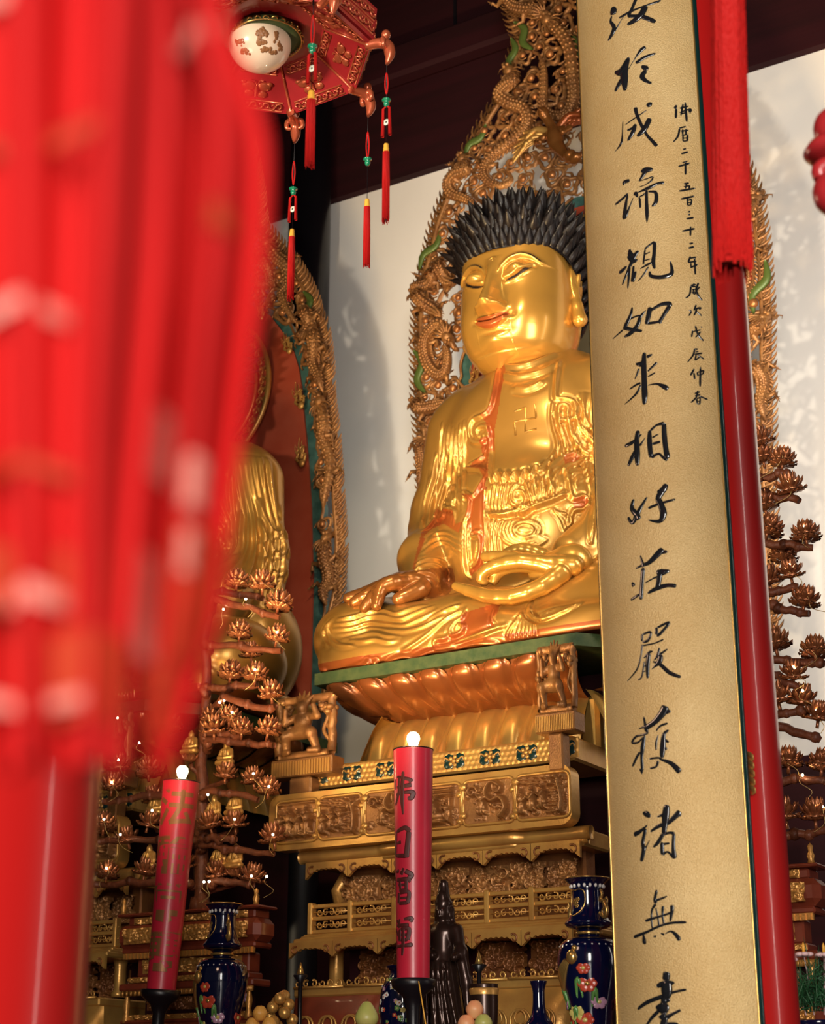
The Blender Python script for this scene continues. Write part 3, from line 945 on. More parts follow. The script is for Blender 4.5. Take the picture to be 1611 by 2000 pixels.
def face_relief(x, z):
    X = np.abs(x)
    d = np.zeros_like(x)
    P = np.stack([X.ravel(), z.ravel()], 1)
    # sockets, lids and arched brows
    db, tb = seg_dist(P, spline(BROW, 40))
    db, tb = db.reshape(x.shape), tb.reshape(x.shape)
    d += 0.013 * np.exp(-(db / 0.013) ** 2) * np.clip(tb * 6 + .3, 0, 1)
    zb = np.interp(X, [0.04, 0.066, 0.11, 0.17, 0.225, 0.272], [2.43, 2.480, 2.522, 2.540, 2.526, 2.487])
    d -= 0.026 * G(X, z, 0.15, 2.49, 0.12, 0.05) * sstep(0.004, 0.02, zb - z)
    d += 0.058 * G(X, z, 0.148, 2.464, 0.064, 0.040)
    de, te = seg_dist(P, spline(EYE, 30))
    de = de.reshape(x.shape)
    ze = np.interp(X, EYE[:, 0], EYE[:, 1])
    inr = sstep(0.055, 0.08, X) * sstep(0.255, 0.225, X)
    d += 0.010 * np.exp(-((z - ze - 0.016) / 0.012) ** 2) * inr
    d -= 0.016 * np.exp(-((z - ze + 0.006) / 0.009) ** 2) * inr
    d += 0.008 * np.exp(-((z - ze + 0.026) / 0.014) ** 2) * inr
    # nose
    hz = np.interp(z, [2.155, 2.172, 2.19, 2.215, 2.25, 2.32, 2.40, 2.48, 2.56], [0, 0.040, 0.112, 0.146, 0.136, 0.100, 0.072, 0.038, 0])
    sz = np.interp(z, [2.16, 2.2, 2.24, 2.32, 2.42, 2.55], [0.056, 0.058, 0.046, 0.036, 0.033, 0.05])
    d += hz * np.exp(-(X / sz) ** 2.6)
    d += 0.058 * G(X, z, 0.068, 2.203, 0.027, 0.026) * sstep(2.165, 2.19, z)
    d -= 0.014 * np.exp(-(np.abs(X - 0.092) / 0.010) ** 2) * G(X, z, 0.092, 2.205, 1, 0.03)
    # mouth: sharply cut, slightly smiling lips
    sm = 0.030 * (X / 0.105) ** 2
    w = sstep(0.112, 0.080, X)
    up = z - (2.120 + sm)
    top = 0.034 - 0.020 * np.exp(-(X / 0.013) ** 2) * 0.35 - 0.022 * (X / 0.1) ** 1.6
    d += 0.030 * G(X, z, 0, 2.11, 0.13, 0.075)
    d += 0.024 * w * sstep(-0.002, 0.008, up) * sstep(top + 0.007, top - 0.004, up)
    d += 0.028 * w * sstep(0.002, -0.010, up) * sstep(-0.052 + 0.02 * (X / 0.1) ** 2, -0.030, up)
    d -= 0.018 * np.exp(-(up / 0.0055) ** 2) * sstep(0.125, 0.10, X)
    d -= 0.012 * G(X, z, 0.122, 2.148, 0.020, 0.02)
    d -= 0.008 * G(X, z, 0.0, 2.166, 0.010, 0.016)
    # chin, cheeks, double chin
    d += 0.040 * G(X, z, 0, 2.005, 0.085, 0.042)
    d -= 0.014 * G(X, z, 0, 2.058, 0.075, 0.014)
    d += 0.024 * G(X, z, 0.20, 2.20, 0.10, 0.11)
    d -= 0.010 * np.exp(-((z - 1.962 - 0.35 * X ** 2) / 0.007) ** 2) * sstep(0.2, 0.1, X)
    return d


def build_head():
    tf = np.linspace(PI + 0.02, 2 * PI - 0.02, 330)
    tb = np.linspace(0.02, PI - 0.02, 70)
    th = np.concatenate([tf, tb + 2 * PI])
    z = np.concatenate([np.linspace(1.885, 2.70, 340), np.linspace(2.72, 2.97, 20)])
    Zg, T = np.meshgrid(z, th, indexing='ij')
    x, y = head_section(Zg, T)
    front = sstep(0.15, 0.6, -np.sin(T))
    d = face_relief(x, Zg) * front
    nl = np.stack([x / 0.35 ** 2 * 0.35, y / 0.37 ** 2 * 0.37], -1)
    nl /= np.linalg.norm(nl, axis=-1)[..., None]
    nx = nl[..., 0] * 0.45
    ny = nl[..., 1]
    return np.stack([x + d * nx, y + d * ny - 0.02 * 0, Zg], -1)


HP = build_head()
HOFF = np.array([-0.030, -0.05, -0.05])
HA = HA * 1.01
mb = MB().grid(HP, closed_v=True, flip=True)
k = mb.n
mb.add([(0, -0.03, 1.88)], [])
nn = HP.shape[1]
mb.f += [[k, (j + 1) % nn, j] for j in range(nn)]
mb.mi += [0] * nn
V = np.vstack(mb.v)
fx = np.array([V[f].mean(0) for f in mb.f])
X, z = np.abs(fx[:, 0]), fx[:, 2]
ze = np.interp(X, EYE[:, 0], EYE[:, 1])
up = z - (2.120 + 0.030 * (X / 0.105) ** 2)
top = 0.034 - 0.007 * np.exp(-(X / 0.013) ** 2) - 0.022 * (X / 0.1) ** 1.6
lip = (fx[:, 1] < -0.2) & (X < 0.104) & (up < top) & (up > -0.046 + 0.022 * (X / 0.1) ** 2)
slit = (fx[:, 1] < -0.15) & (X > 0.076) & (X < 0.225) & (np.abs(z - ze + 0.005) < 0.0062 * np.clip(np.minimum(X - 0.07, 0.232 - X) * 30, 0.1, 1))
ft = spline(BROW, 40)[14:]
db, _ = seg_dist(np.stack([X, z], 1), ft + np.array([0, 0.007]))
brow = (fx[:, 1] < -0.1) & (db < 0.0042)
m_ = np.zeros(len(mb.f), int)
m_[lip] = 1
m_[slit | brow] = 2
mb.mi = m_.tolist()
mb.xform(loc=HOFF)
head = mb.build('face', [M['skin'], M['lip'], M['dark']], buddha)

# the mark on the brow: a boss in a ring
mb = MB()
uc = np.array([-0.030, -0.425, 2.475])
mb.ball(uc, (0.014, 0.010, 0.014), 14)
mb.tube([uc + np.array([0.024 * math.cos(a), 0.004, 0.024 * math.sin(a)]) for a in np.linspace(0, 2 * PI, 24, endpoint=False)], 0.0055, 8, closed=True)
mb.build('brow_boss', M['gold'], buddha)

# ears with long lobes
for s in (-1, 1):
    f = Field((-0.12, -0.12, -0.30), (0.14, 0.14, 0.26), 0.006)
    f.ell((0, 0.0, 0.06), (0.030, 0.075, 0.150), 0.02)
    f.chain([(0.0, -0.02, -0.02), (0.015, -0.03, -0.12), (0.035, -0.035, -0.21)], [0.032, 0.034, 0.046], 0.03)
    f.ell((0.035, 0.0, 0.05), (0.020, 0.045, 0.095), 0.015, sub=True)
    f.cap((0.018, -0.03, -0.05), (0.034, -0.02, 0.09), 0.012, None, 0.012)
    V, Q = f.mesh()
    V = V * np.array([s, 1, 1]) + np.array([s * 0.338 + HOFF[0], 0.00, 2.37])
    mesh_quads('ear', V, Q if s > 0 else Q[:, ::-1], M['skin'], buddha)

# hair: a cap bristling with curved pointed locks
mb = MB()
hc = np.array([HOFF[0], -0.035, 2.60])
hr = np.array([0.368, 0.395, 0.315])


def hair_low(y):     # height of the hair line
    return np.interp(y, [-0.45, -0.33, -0.22, -0.1, 0.05, 0.25, 0.45], [2.555, 2.553, 2.570, 2.53, 2.42, 2.22, 2.1])


a = np.linspace(0, 2 * PI, 72, endpoint=False)
rows = []
for q in np.linspace(0, 1, 16):
    row = []
    for t in a:
        dx, dy = math.cos(t), math.sin(t)
        z0 = hair_low(dy * 0.36) - 0.004
        zz = z0 + (hc[2] + hr[2] - z0) * math.sin(q * PI / 2)
        rr = math.sqrt(max(0.0, 1 - max(0.0, (zz - hc[2]) / hr[2]) ** 2)) if zz > hc[2] else 1.0
        row.append((hc[0] + hr[0] * rr * dx * 0.985, hc[1] + hr[1] * rr * dy * 0.985, zz))
    rows.append(row)
mb.grid(np.array(rows), closed_v=True, flip=True)
N = 250
for i in range(N):
    zz = 1 - 1.55 * (i + 0.5) / N
    ph = i * 2.399963
    rr = math.sqrt(max(0, 1 - zz * zz))
    n = np.array([rr * math.cos(ph), rr * math.sin(ph), zz])
    p = hc + hr * n
    if p[2] < hair_low(p[1]) + 0.008:
        continue
    out = n / hr
    out /= np.linalg.norm(out)
    d0 = out + np.array([0, -0.12 * (p[1] < 0), 0.28])
    d0 /= np.linalg.norm(d0)
    L = 0.15 + 0.035 * rng.random() + 0.02 * max(0, n[2])
    near = p[2] - hair_low(p[1])
    if near < 0.085:
        continue
    if near < 0.07:
        L *= 0.72
    side = np.cross(out, [0, 0, 1.0])
    side /= np.linalg.norm(side) + 1e-9
    bend = np.array([0, 0, 0.35])
    m = 9
    t = np.linspace(0, 1, m)
    C = p[None] - out * 0.02 + d0 * (L * t)[:, None] + bend * (0.10 * t ** 2)[:, None] * L * 2
    w = 0.047 * np.interp(t, [0, .25, .5, .75, 1], [0.75, 1.0, 0.86, 0.5, 0.03]) * (1.0 if near > 0.07 else 0.8)
    mb.tube(C, w, 6, flat=0.62, ref=out * 0.4 + np.array([0, 0, 1.0]))
for row in range(3):      # short locks that crowd along the hair line
    for i in range(46):
        t_ = 2 * PI * (i + .5 * row) / 46
        dx, dy = math.cos(t_), math.sin(t_)
        y_ = hc[1] + hr[1] * dy
        zz = hair_low(y_) + .006 + .036 * row
        out = np.array([dx / hr[0], dy / hr[1], 0])
        out /= np.linalg.norm(out)
        p = np.array([hc[0] + hr[0] * dx * .985, y_ * 1.0, zz])
        d0 = out * .8 + np.array([0, 0, .75 + .12 * row])
        d0 /= np.linalg.norm(d0)
        L = (.105 + .025 * row) * rng.uniform(.9, 1.1)
        t = np.linspace(0, 1, 8)
        C = p[None] - out * .018 + d0 * (L * t)[:, None] + np.array([0, 0, .02])[None] * (t ** 2)[:, None]
        w = (.035 + .006 * row) * np.interp(t, [0, .25, .5, .75, 1], [0.8, 1.0, 0.86, 0.5, 0.03])
        mb.tube(C, w, 6, flat=0.62, ref=out * 0.4 + np.array([0, 0, 1.0]))
mb.build('hair', M['hair'], buddha)

# ------------------------------------------------------------------ hands


def hand_mesh(name, chains, palm, m, parent, lo, hi, nails=()):
    f = Field(lo, hi, 0.0062)
    for c, r, rot in palm:
        f.ell(c, r, 0.03, rot)
    for pts, rad in chains:
        f.chain(spline(pts, 9), np.interp(np.linspace(0, 1, 9), np.linspace(0, 1, len(rad)), rad).tolist(), 0.008)
    V, Q = f.mesh()
    return mesh_quads(name, V, Q, m, parent)


# right hand lying on the knee, fingers reaching down over it
kp = [loc_px(x, y, d) for x, y, d in ((680, 1168, -0.70), (692, 1176, -0.745), (712, 1187, -0.78), (735, 1183, -0.80), (778, 1170, -0.70))]
km = [loc_px(x, y, d) for x, y, d in ((712, 1160, -0.66), (722, 1160, -0.71), (735, 1160, -0.745), (745, 1150, -0.76), (800, 1162, -0.655))]
kk = [loc_px(x, y, d) for x, y, d in ((757, 1142, -0.58), (760, 1140, -0.63), (763, 1140, -0.68), (768, 1138, -0.72), (822, 1150, -0.60))]
wr = np.array([-0.46, -0.53, 0.53])
pc = (np.mean(kk[:4], 0) + wr) / 2
chains = []
for j in range(5):
    b = wr * 0.45 + kk[j] * 0.55 if j < 4 else wr * 0.6 + kk[j] * 0.4
    chains.append(([b, kk[j], km[j], kp[j]], [0.052, 0.045, 0.040, 0.031] if j < 4 else [0.058, 0.052, 0.046, 0.036]))
allp = np.array(kp + km + kk + [wr])
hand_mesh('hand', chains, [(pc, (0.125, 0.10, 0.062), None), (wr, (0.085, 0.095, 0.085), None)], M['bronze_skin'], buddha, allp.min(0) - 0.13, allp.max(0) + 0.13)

# left hand held in front of the belly: two fingers straight, two curled to the thumb
up_ = [loc_px(x, y, d) for x, y, d in ((1120, 1105, -0.720), (1062, 1100, -0.790), (1000, 1090, -0.815), (948, 1087, -0.825))]
low = [loc_px(x, y, d) for x, y, d in ((1095, 1120, -0.760), (1060, 1145, -0.820), (1000, 1165, -0.860), (945, 1162, -0.860), (890, 1145, -0.850))]
cu1 = [loc_px(x, y, d) for x, y, d in ((1080, 1108, -0.780), (1030, 1096, -0.820), (985, 1100, -0.840), (955, 1110, -0.845), (940, 1125, -0.840), (945, 1136, -0.825))]
cu2 = [loc_px(x, y, d) for x, y, d in ((1080, 1112, -0.760), (1030, 1104, -0.780), (992, 1108, -0.790), (972, 1120, -0.795), (965, 1134, -0.795))]
thm = [loc_px(x, y, d) for x, y, d in ((1085, 1100, -0.700), (1050, 1080, -0.720), (1015, 1072, -0.740), (985, 1082, -0.750))]
pal = loc_px(1078, 1114, -0.720)
wl = loc_px(1114, 1098, -0.660)
allp = np.array(up_ + low + cu1 + cu2 + thm + [wl])
hand_mesh('hand', [(up_, [0.055, 0.044, 0.038, 0.028]), (low, [0.058, 0.046, 0.042, 0.038, 0.024]), (cu1, [0.045, 0.040, 0.036, 0.033, 0.030, 0.026]),
                   (cu2, [0.045, 0.038, 0.034, 0.030, 0.026]), (thm, [0.045, 0.038, 0.032, 0.024])],
          [(pal, (0.135, 0.080, 0.098), None), (wl, (0.12, 0.095, 0.10), None)], M['skin'], buddha, allp.min(0) - 0.16, allp.max(0) + 0.16)
# ------------------------------------------------------------------ carved openwork aureoles


def smoothed(tbl):
    t = np.array(tbl, float)
    return lambda z: np.interp(z, t[:, 0], t[:, 1])


def scroll_ring(mb, c, r, lobes, ph, n=30, tr=0.014, mi=0, y0=0.0, amp=0.24):
    a = np.linspace(0, 2 * PI, n, endpoint=False)
    rr = r * (1 + amp * np.cos(lobes * (a - ph)))
    P = np.stack([c[0] + rr * np.cos(a), np.full(n, y0) + 0.006 * np.cos(2 * a + ph), c[1] + rr * np.sin(a)], -1)
    mb.tube(P, tr, 6, closed=True, mi=mi, flat=1.35, ref=(0, 1, 0))


def dragon(parent, pts, r, name='dragon', head=True, m=None):
    """scaled serpent body in low relief with a crest, a head, whiskers and claws"""
    P = spline(pts, 20 * len(pts))
    n = len(P)
    P3 = np.stack([P[:, 0], np.full(n, -0.045) - 0.02 * np.sin(np.linspace(0, 3 * PI, n)), P[:, 1]], -1)
    t = np.linspace(0, 1, n)
    R = r * np.interp(t, [0, 0.12, 0.5, 0.85, 1], [0.75, 1.0, 1.0, 0.6, 0.15])
    s = np.arange(n)
    mb = MB()
    na = 14
    mb.tube(P3, R * (1 + 0.07 * (s % 3 == 0)), na)
    T = np.gradient(P3, axis=0)
    T /= np.linalg.norm(T, axis=1)[:, None]
    S = np.cross(T, [0, 1, 0])
    for i in range(6, n - 6, 5):      # rows of scales over the back
        for q in (-0.7, 0, 0.7):
            c = P3[i] + S[i] * R[i] * 0.95 * math.sin(q) - np.array([0, 1, 0]) * R[i] * 0.95 * math.cos(q)
            mb.ball(c, (R[i] * .34, R[i] * .34, R[i] * .34), 6)
        c = P3[i] + S[i] * R[i] * 1.0
        mb.tube([c, c + S[i] * R[i] * 0.35 + T[i] * R[i] * 0.3, c + S[i] * R[i] * 0.5 + T[i] * R[i] * 0.8], [R[i] * .22, R[i] * .15, 0.001], 5)
    if head:
        h, d = P3[0], -T[0]
        sd = np.cross(d, [0, 1, 0])
        Rh = np.stack([d, np.array([0, 1.0, 0]), sd], 1)
        mb.ball(h + d * r * 0.6 + np.array([0, -r * .35, 0]), (r * 1.25, r * 1.05, r * 1.05), 12, rot=Rh)
        mb.ball(h + d * r * 2.0 + sd * r * 0.2 + np.array([0, -r * .35, 0]), (r * 1.15, r * .75, r * .55), 10, rot=Rh)
        mb.ball(h + d * r * 2.9 + sd * r * 0.45 + np.array([0, -r * .45, 0]), (r * .42, r * .55, r * .36), 8, rot=Rh)
        for k in range(7):
            w_ = -1.2 + .4 * k
            e_ = -d * math.cos(w_) + sd * math.sin(w_)
            mb.tube(spline([h + e_ * r * .5 + np.array([0, -r * .5, 0]), h + e_ * r * 1.6 + np.array([0, -r * .8, 0]), h + e_ * r * 2.3 - d * r * .6 + np.array([0, -r * .4, 0])], 7), np.linspace(r * .30, r * .05, 7), 6)
        mb.tube([h + d * r * 1.0 - sd * r * .5, h + d * r * 1.9 - sd * r * 1.0, h + d * r * 2.3 - sd * r * .9], [r * .5, r * .35, r * .2], 6)
        for q in (-1, 1):
            mb.ball(h + d * r * 1.3 + sd * r * .35 * q + np.array([0, -r * 1.3, 0]), r * .35, 8)
            mb.tube([h + sd * r * .6 * q, h - d * r * 1.6 + sd * r * 1.2 * q, h - d * r * 2.8 + sd * r * 1.0 * q], [r * .3, r * .2, r * .05], 6)
            mb.tube([h + d * r * 2.4 + sd * r * .4 * q, h + d * r * 3.0 + sd * r * 1.4 * q, h + d * r * 2.2 + sd * r * 2.2 * q], [r * .12, r * .1, r * .04], 5)
    for f in (0.3, 0.68):
        i = int(f * n)
        for q in (-1, 1):
            a = P3[i] + S[i] * R[i] * q
            b = a + S[i] * r * 1.3 * q - T[i] * r * .6
            c = b + S[i] * r * .5 * q + T[i] * r * 1.0
            mb.tube([a, b, c], [r * .5, r * .35, r * .25], 6)
            for g in (-.6, 0, .6):
                mb.tube([c, c + S[i] * r * (.5 + .2 * g) * q + T[i] * r * (g * 0.9 + .2)], [r * .16, r * .03], 5)
    return mb.build(name, m or M['carve'], parent)


def flame_scroll(mb, c, s, ang=0.0, mirror=1):
    """pearl with rising flame curls (a small applied ornament)"""
    ca, sa = math.cos(ang), math.sin(ang)
    R = lambda x, z: (c[0] + s * (ca * x * mirror - sa * z), c[1], c[2] + s * (sa * x * mirror + ca * z))
    mb.ball(R(0, 0), (s * .26, s * .16, s * .28), 12)
    for pts, r in ((((-.2, .1), (-.38, .5), (-.12, .9), (-.3, 1.4)), .09), (((.2, .1), (.36, .5), (.1, .85), (.34, 1.3)), .09), (((0, .3), (.12, .8), (-.1, 1.3), (.06, 2.0)), .10),
                   (((-.1, .5), (-.3, .8), (-.42, 1.2), (-.36, 1.6)), .06), (((.1, .6), (.3, 1.0), (.16, 1.4), (.26, 1.75)), .06)):
        P = spline([R(*p) for p in pts], 10)
        mb.tube(P, np.linspace(s * r * 1.3, s * r * 0.2, 10), 6)
    for px, pz in ((-.3, .45), (.3, .5), (-.12, .95), (.2, 1.1)):
        mb.tube([R(px + .16 * math.cos(a), pz + .16 * math.sin(a)) for a in np.linspace(0, 5, 9)], np.linspace(s * .07, s * .03, 9), 5)


def aureole(label, cx, Y, half, inner, z0, z1, halo_c, halo_r, disc_tilt, dragons, leaves, seed, ring_r=0.064, skip_inner=True, parts=True):
    R = random.Random(seed)
    root = thing('carved_aureole', label, 'aureole', (cx, Y, z0))
    H = z1 - z0
    hw = lambda z: half(z + z0)
    iw = lambda z: inner(z + z0)
    dr = [spline(d, 60) for d in dragons]
    dr = [np.stack([d[:, 0] - cx, d[:, 1] - z0], 1) for d in dr]
    # scatter pearls by dart throwing in the pierced band
    pts = []
    tries = 0
    while tries < 9000:
        tries += 1
        z = R.uniform(0.03, H - 0.03)
        w = hw(z)
        x = R.uniform(-w, w)
        r = ring_r * R.uniform(0.82, 1.16)
        if abs(x) > w - r * 0.72 or abs(x) < iw(z) + r * 0.55 or w < r:
            continue
        if any((x - a) ** 2 + (z - b) ** 2 < ((r + c) * 0.93) ** 2 for a, b, c in pts):
            continue
        if any(np.min(np.hypot(d[:, 0] - x, d[:, 1] - z)) < 0.058 for d in dr):
            continue
        pts.append((x, z, r))
    lat = MB()
    for x, z, r in pts:
        lobes = R.choice((3, 3, 4))
        ph = R.uniform(0, 6)
        scroll_ring(lat, (x, z), r * 0.92, lobes, ph, tr=r * 0.23, y0=0.012, amp=0.2)
        a0 = R.uniform(0, 6)
        lat.tube([(x + r * .62 * math.cos(a), -0.012, z + r * .62 * math.sin(a)) for a in np.linspace(a0, a0 + 4.4, 12)], np.linspace(r * .17, r * .07, 12), 6)
        for q in range(3):       # tendrils that tie the rings together
            a = ph + q * 2 * PI / 3 + R.uniform(-.3, .3)
            p0 = np.array([x + r * math.cos(a), 0.02, z + r * math.sin(a)])
            e = np.array([math.cos(a + .5), 0, math.sin(a + .5)])
            lat.tube(spline([p0, p0 + e * r * .5, p0 + e * r * .8 + np.array([-e[2], 0, e[0]]) * r * .5], 7), np.linspace(r * .19, r * .08, 7), 5)
    # rims of the pierced band
    zz = np.linspace(0.0, H, 120)
    for s in (-1, 1):
        lat.tube(np.stack([s * (np.array([hw(z) for z in zz]) - 0.012), np.zeros(120), zz], -1), 0.019, 6)
    lat.build('cloud_lattice', M['carve'], root)
    pearls = sorted(pts, key=lambda p: p[0])
    proto = None
    for i, (x, z, r) in enumerate(pearls[:99]):
        if proto is None:
            proto = MB().ball((0, 0, 0), (1, 0.8, 1), 14).build('pearl', M['bead'], root)
            o = proto
        else:
            o = proto.copy()
            COL.objects.link(o)
        o.location = (x, -0.02, z)
        o.scale = (r * .43,) * 3
    if len(pearls) > 99:
        mb = MB()
        for x, z, r in pearls[99:]:
            mb.ball((x, -0.02, z), (r * .43, r * .36, r * .43), 10)
        o = mb.build('pearl_field', M['bead'], root)
        o['kind'] = 'stuff'
    # teeth of flame round the edge
    fl = MB()
    for s in (-1, 1):
        z = 0.0
        E = np.stack([[hw(q) for q in zz], zz], 1)
        L = np.concatenate([[0], np.cumsum(np.linalg.norm(np.diff(E, axis=0), axis=1))])
        q = 0.0
        k = 0
        while q < L[-1]:
            i = min(np.searchsorted(L, q), len(zz) - 2)
            x, z = E[i]
            tg = E[i + 1] - E[i]
            tg = tg / (np.linalg.norm(tg) + 1e-9)
            nx, nz = tg[1], -tg[0]
            if nx < 0:
                nx, nz = -nx, -nz
            base = np.array([s * (x - 0.022), 0.0, z])
            out = np.array([s * nx, 0, nz])
            tan = np.array([s * tg[0], 0, tg[1]])
            if tan[2] < 0:
                tan = -tan
            for u, l in ((0.30, 0.115), (1.0, 0.085)) if k % 2 else ((0.6, 0.10),):
                d = out * math.cos(u) + tan * math.sin(u)
                e = out * math.sin(u) * -1 + tan * math.cos(u)
                P = spline([base, base + d * l * .45 - e * l * .10, base + d * l * .8 + e * l * .02, base + d * l * 1.05 + e * l * .28], 6)
                fl.tube(P, [0.014, 0.014, 0.012, 0.009, 0.006, 0.001], 5, flat=1.2, ref=(0, 1, 0))
            q += 0.021
            k += 1
    fl.build('flame_fringe', M['carve'], root)
    # coloured ribbons of cloud near the edge
    for (x, z, a, l) in leaves:
        c = np.array([x - cx, -0.02, z - z0])
        d = np.array([math.cos(a), 0, math.sin(a)])
        e = np.array([-d[2], 0, d[0]])
        P = spline([c - d * l, c - d * l * .3 + e * l * .2, c + d * l * .3 - e * l * .2, c + d * l], 14)
        MB().tube(P, 0.028 * np.sin(np.linspace(0.12, PI - 0.12, 14)) + 0.004, 8, flat=0.5, ref=(0, 1, 0)).build('green_ribbon', M['leafgreen'], root)
    for d in dragons:
        dragon(root, [(x - cx, z - z0) for x, z in d], 0.043)
    # scalloped blue-green border and red field behind the figure
    hz = np.array([q for q in np.linspace(0.0, 6.64 - z0 if halo_c[1] > 5.7 else halo_c[1] - z0 + halo_r + 0.35, 90)])
    wv = np.array([inner(q + z0) for q in hz])
    keep = wv > 0.02
    hz, wv = hz[keep], wv[keep]
    sc_ = wv + 0.022 * np.abs(np.sin(hz * 17))
    top = hz[-1] + 0.03
    R_ = [(x, z) for x, z in zip(sc_, hz)]
    outline = [(-x, z) for x, z in R_] + [(x, z) for x, z in R_[::-1]]
    bd = MB().prism(outline, (0, 0.03, 0), (1, 0, 0), (0, 0, 1), (0, 0.05, 0)).build('scalloped_border', M['teal'], root, smooth=False, fixn=True)
    for s in (-1, 1):
        MB().tube(np.stack([s * sc_, np.full(len(hz), 0.02), hz], -1), 0.012, 6).build('gilt_rim', M['carve'], root)
    fi = [(-max(x - 0.075, 0.01), z) for x, z in zip(wv, hz - 0.0)] + [(max(x - 0.075, 0.01), z) for x, z in zip(wv[::-1], hz[::-1])]
    zt = hz[-1]
    fi = [(x, z if z < zt - 0.09 else zt - 0.09) for x, z in fi]
    MB().prism(fi, (0, 0.012, 0), (1, 0, 0), (0, 0, 1), (0, 0.016, 0)).build('red_field', M['redpaint'], root, smooth=False, fixn=True)
    MB().box((-.12, .04, -z0), (.12, .12, .9), bev=.01).build('back_post', M['darkwood'], root, smooth=False)
    # round halo: pierced gilt ring with red rim and a disc
    hcx, hcz = halo_c[0] - cx, halo_c[1] - z0
    an = np.linspace(0, 2 * PI, 72, endpoint=False)
    ring = MB()
    for rr, tr, yy in ((halo_r, 0.020, -0.06), (halo_r - 0.115, 0.016, -0.06)):
        ring.tube(np.stack([hcx + rr * np.cos(an), np.full(72, yy), hcz + rr * np.sin(an)], -1), tr, 8, closed=True)
    k = int(2 * PI * halo_r / 0.085)
    for i in range(k):
        a = 2 * PI * i / k
        c = (hcx + (halo_r - .058) * math.cos(a), -0.055, hcz + (halo_r - .058) * math.sin(a))
        ring.tube([(c[0] + .034 * math.cos(t + a) * (1 - t / 9), c[1] - 0.01, c[2] + .034 * math.sin(t + a) * (1 - t / 9)) for t in np.linspace(0, 6.5, 13)], np.linspace(.011, .006, 13), 5)
        ring.ball(c, .012, 6)
        a2 = a + PI / k
        c = (hcx + (halo_r - .058) * math.cos(a2), -0.055, hcz + (halo_r - .058) * math.sin(a2))
        ring.tube([(c[0] + .028 * math.cos(-t + a) * (1 - t / 9), c[1], c[2] + .028 * math.sin(-t + a) * (1 - t / 9)) for t in np.linspace(0, 5, 10)], np.linspace(.009, .004, 10), 5)
    ring.build('halo_ring', M['carve_light'], root)
    A, B = np.meshgrid(np.linspace(0, 1, 14), an, indexing='ij')
    rd = (halo_r - 0.11) * A
    P = np.stack([hcx + rd * np.cos(B), -0.045 - 0.03 * (1 - A ** 2), hcz + rd * np.sin(B)], -1)
    MB().grid(P, closed_v=True, flip=True).build('halo_disc', M['disc'], root)
    o = MB()
    pl = np.stack([hcx + (halo_r - .06) * np.cos(an), np.full(72, -0.03), hcz + (halo_r - .06) * np.sin(an)], -1)
    o.tube(pl, 0.055, 8, closed=True, flat=0.25, ref=(0, 1, 0)).build('halo_backing', M['redpaint'], root)
    return root


AC = -4.25


def px_table(P, cx, Y, side=-1):
    T = sorted((at(x, y, Y)[2], side * (at(x, y, Y)[0] - cx)) for x, y in P)
    return [tuple(q) for q in T]


def plane_px(P, Y):
    return [tuple(at(x, y, Y)[[0, 2]]) for x, y in P]


zA = lambda P: [(x / 4.0275 + 780, y / 4.0275) for x, y in P]      # tracing frame of the aureole top
zF = lambda P: [(x / 4.76 + 800, y / 4.76 + 480) for x, y in P]    # tracing frame of its side
AY = 9.2
MO = zA([(800, 0), (830, 120), (870, 220), (890, 300), (850, 420), (810, 600), (770, 740), (700, 830), (640, 920), (560, 1060), (470, 1200), (430, 1280), (380, 1370), (330, 1500), (270, 1650), (220, 1790)]) + \
     zF([(120, 40), (60, 250), (30, 400), (15, 700), (8, 850), (12, 1100), (15, 1400), (40, 1700), (50, 1900)])
tb_ = px_table([(x + 16, y) for x, y in MO], AC, AY)
mid_half = smoothed([(3.0, tb_[0][1] - .10), (4.2, tb_[0][1] - .05)] + tb_ + [(tb_[-1][0] + .35, .50), (tb_[-1][0] + .8, .28), (tb_[-1][0] + 1.2, 0)])
ZTOP = tb_[-1][0] + 1.2
mid_inner = smoothed([(3.0, .86), (4.6, .89), (5.0, .90), (5.45, .93), (5.75, .88), (6.05, .72), (6.3, .50), (6.5, .28), (6.62, .06), (6.66, 0), (12, 0)])
DR = [zA([(1170, 150), (1090, 120), (960, 90), (880, 40), (850, -60), (930, -140)]),
      zA([(1200, 200), (1290, 290), (1370, 430), (1385, 640), (1390, 800), (1330, 920), (1220, 930), (1160, 850), (1170, 700), (1165, 560), (1120, 460)]),
      zA([(900, 600), (930, 660), (860, 720), (820, 790), (900, 850), (1000, 880), (1030, 980), (960, 1080), (850, 1170), (740, 1260), (690, 1370), (720, 1450), (820, 1500), (910, 1450), (890, 1380)]),
      zA([(530, 1290), (560, 1370), (470, 1400), (405, 1460), (430, 1540), (540, 1590), (620, 1640), (660, 1720)]),
      zF([(290, 180), (330, 270), (360, 340), (440, 370), (490, 360)]), zF([(230, 280), (250, 330), (180, 380), (90, 410), (75, 440)]),
      zF([(80, 470), (140, 550), (230, 610), (300, 660), (330, 700)]),
      zF([(380, 870), (330, 770), (250, 820), (180, 920), (170, 1040), (210, 1150), (290, 1220), (370, 1190), (400, 1080), (380, 990), (330, 960)]),
      zF([(80, 1480), (140, 1540), (250, 1510), (350, 1500), (400, 1540)]), zF([(200, 1830), (150, 1900), (130, 2000), (150, 2150), (130, 2300)])]
DR = [plane_px(d, AY) for d in DR]
mir = lambda d: [(2 * AC - x, z) for x, z in d]
DR += [mir(d) for d in DR[3:]]
LV = [(*plane_px(zA([p]), AY)[0], a, l) for p, a, l in (((985, 290), -1.1, .16), ((895, 450), 1.6, .15), ((1380, 370), -1.0, .14), ((605, 1120), .9, .14))]
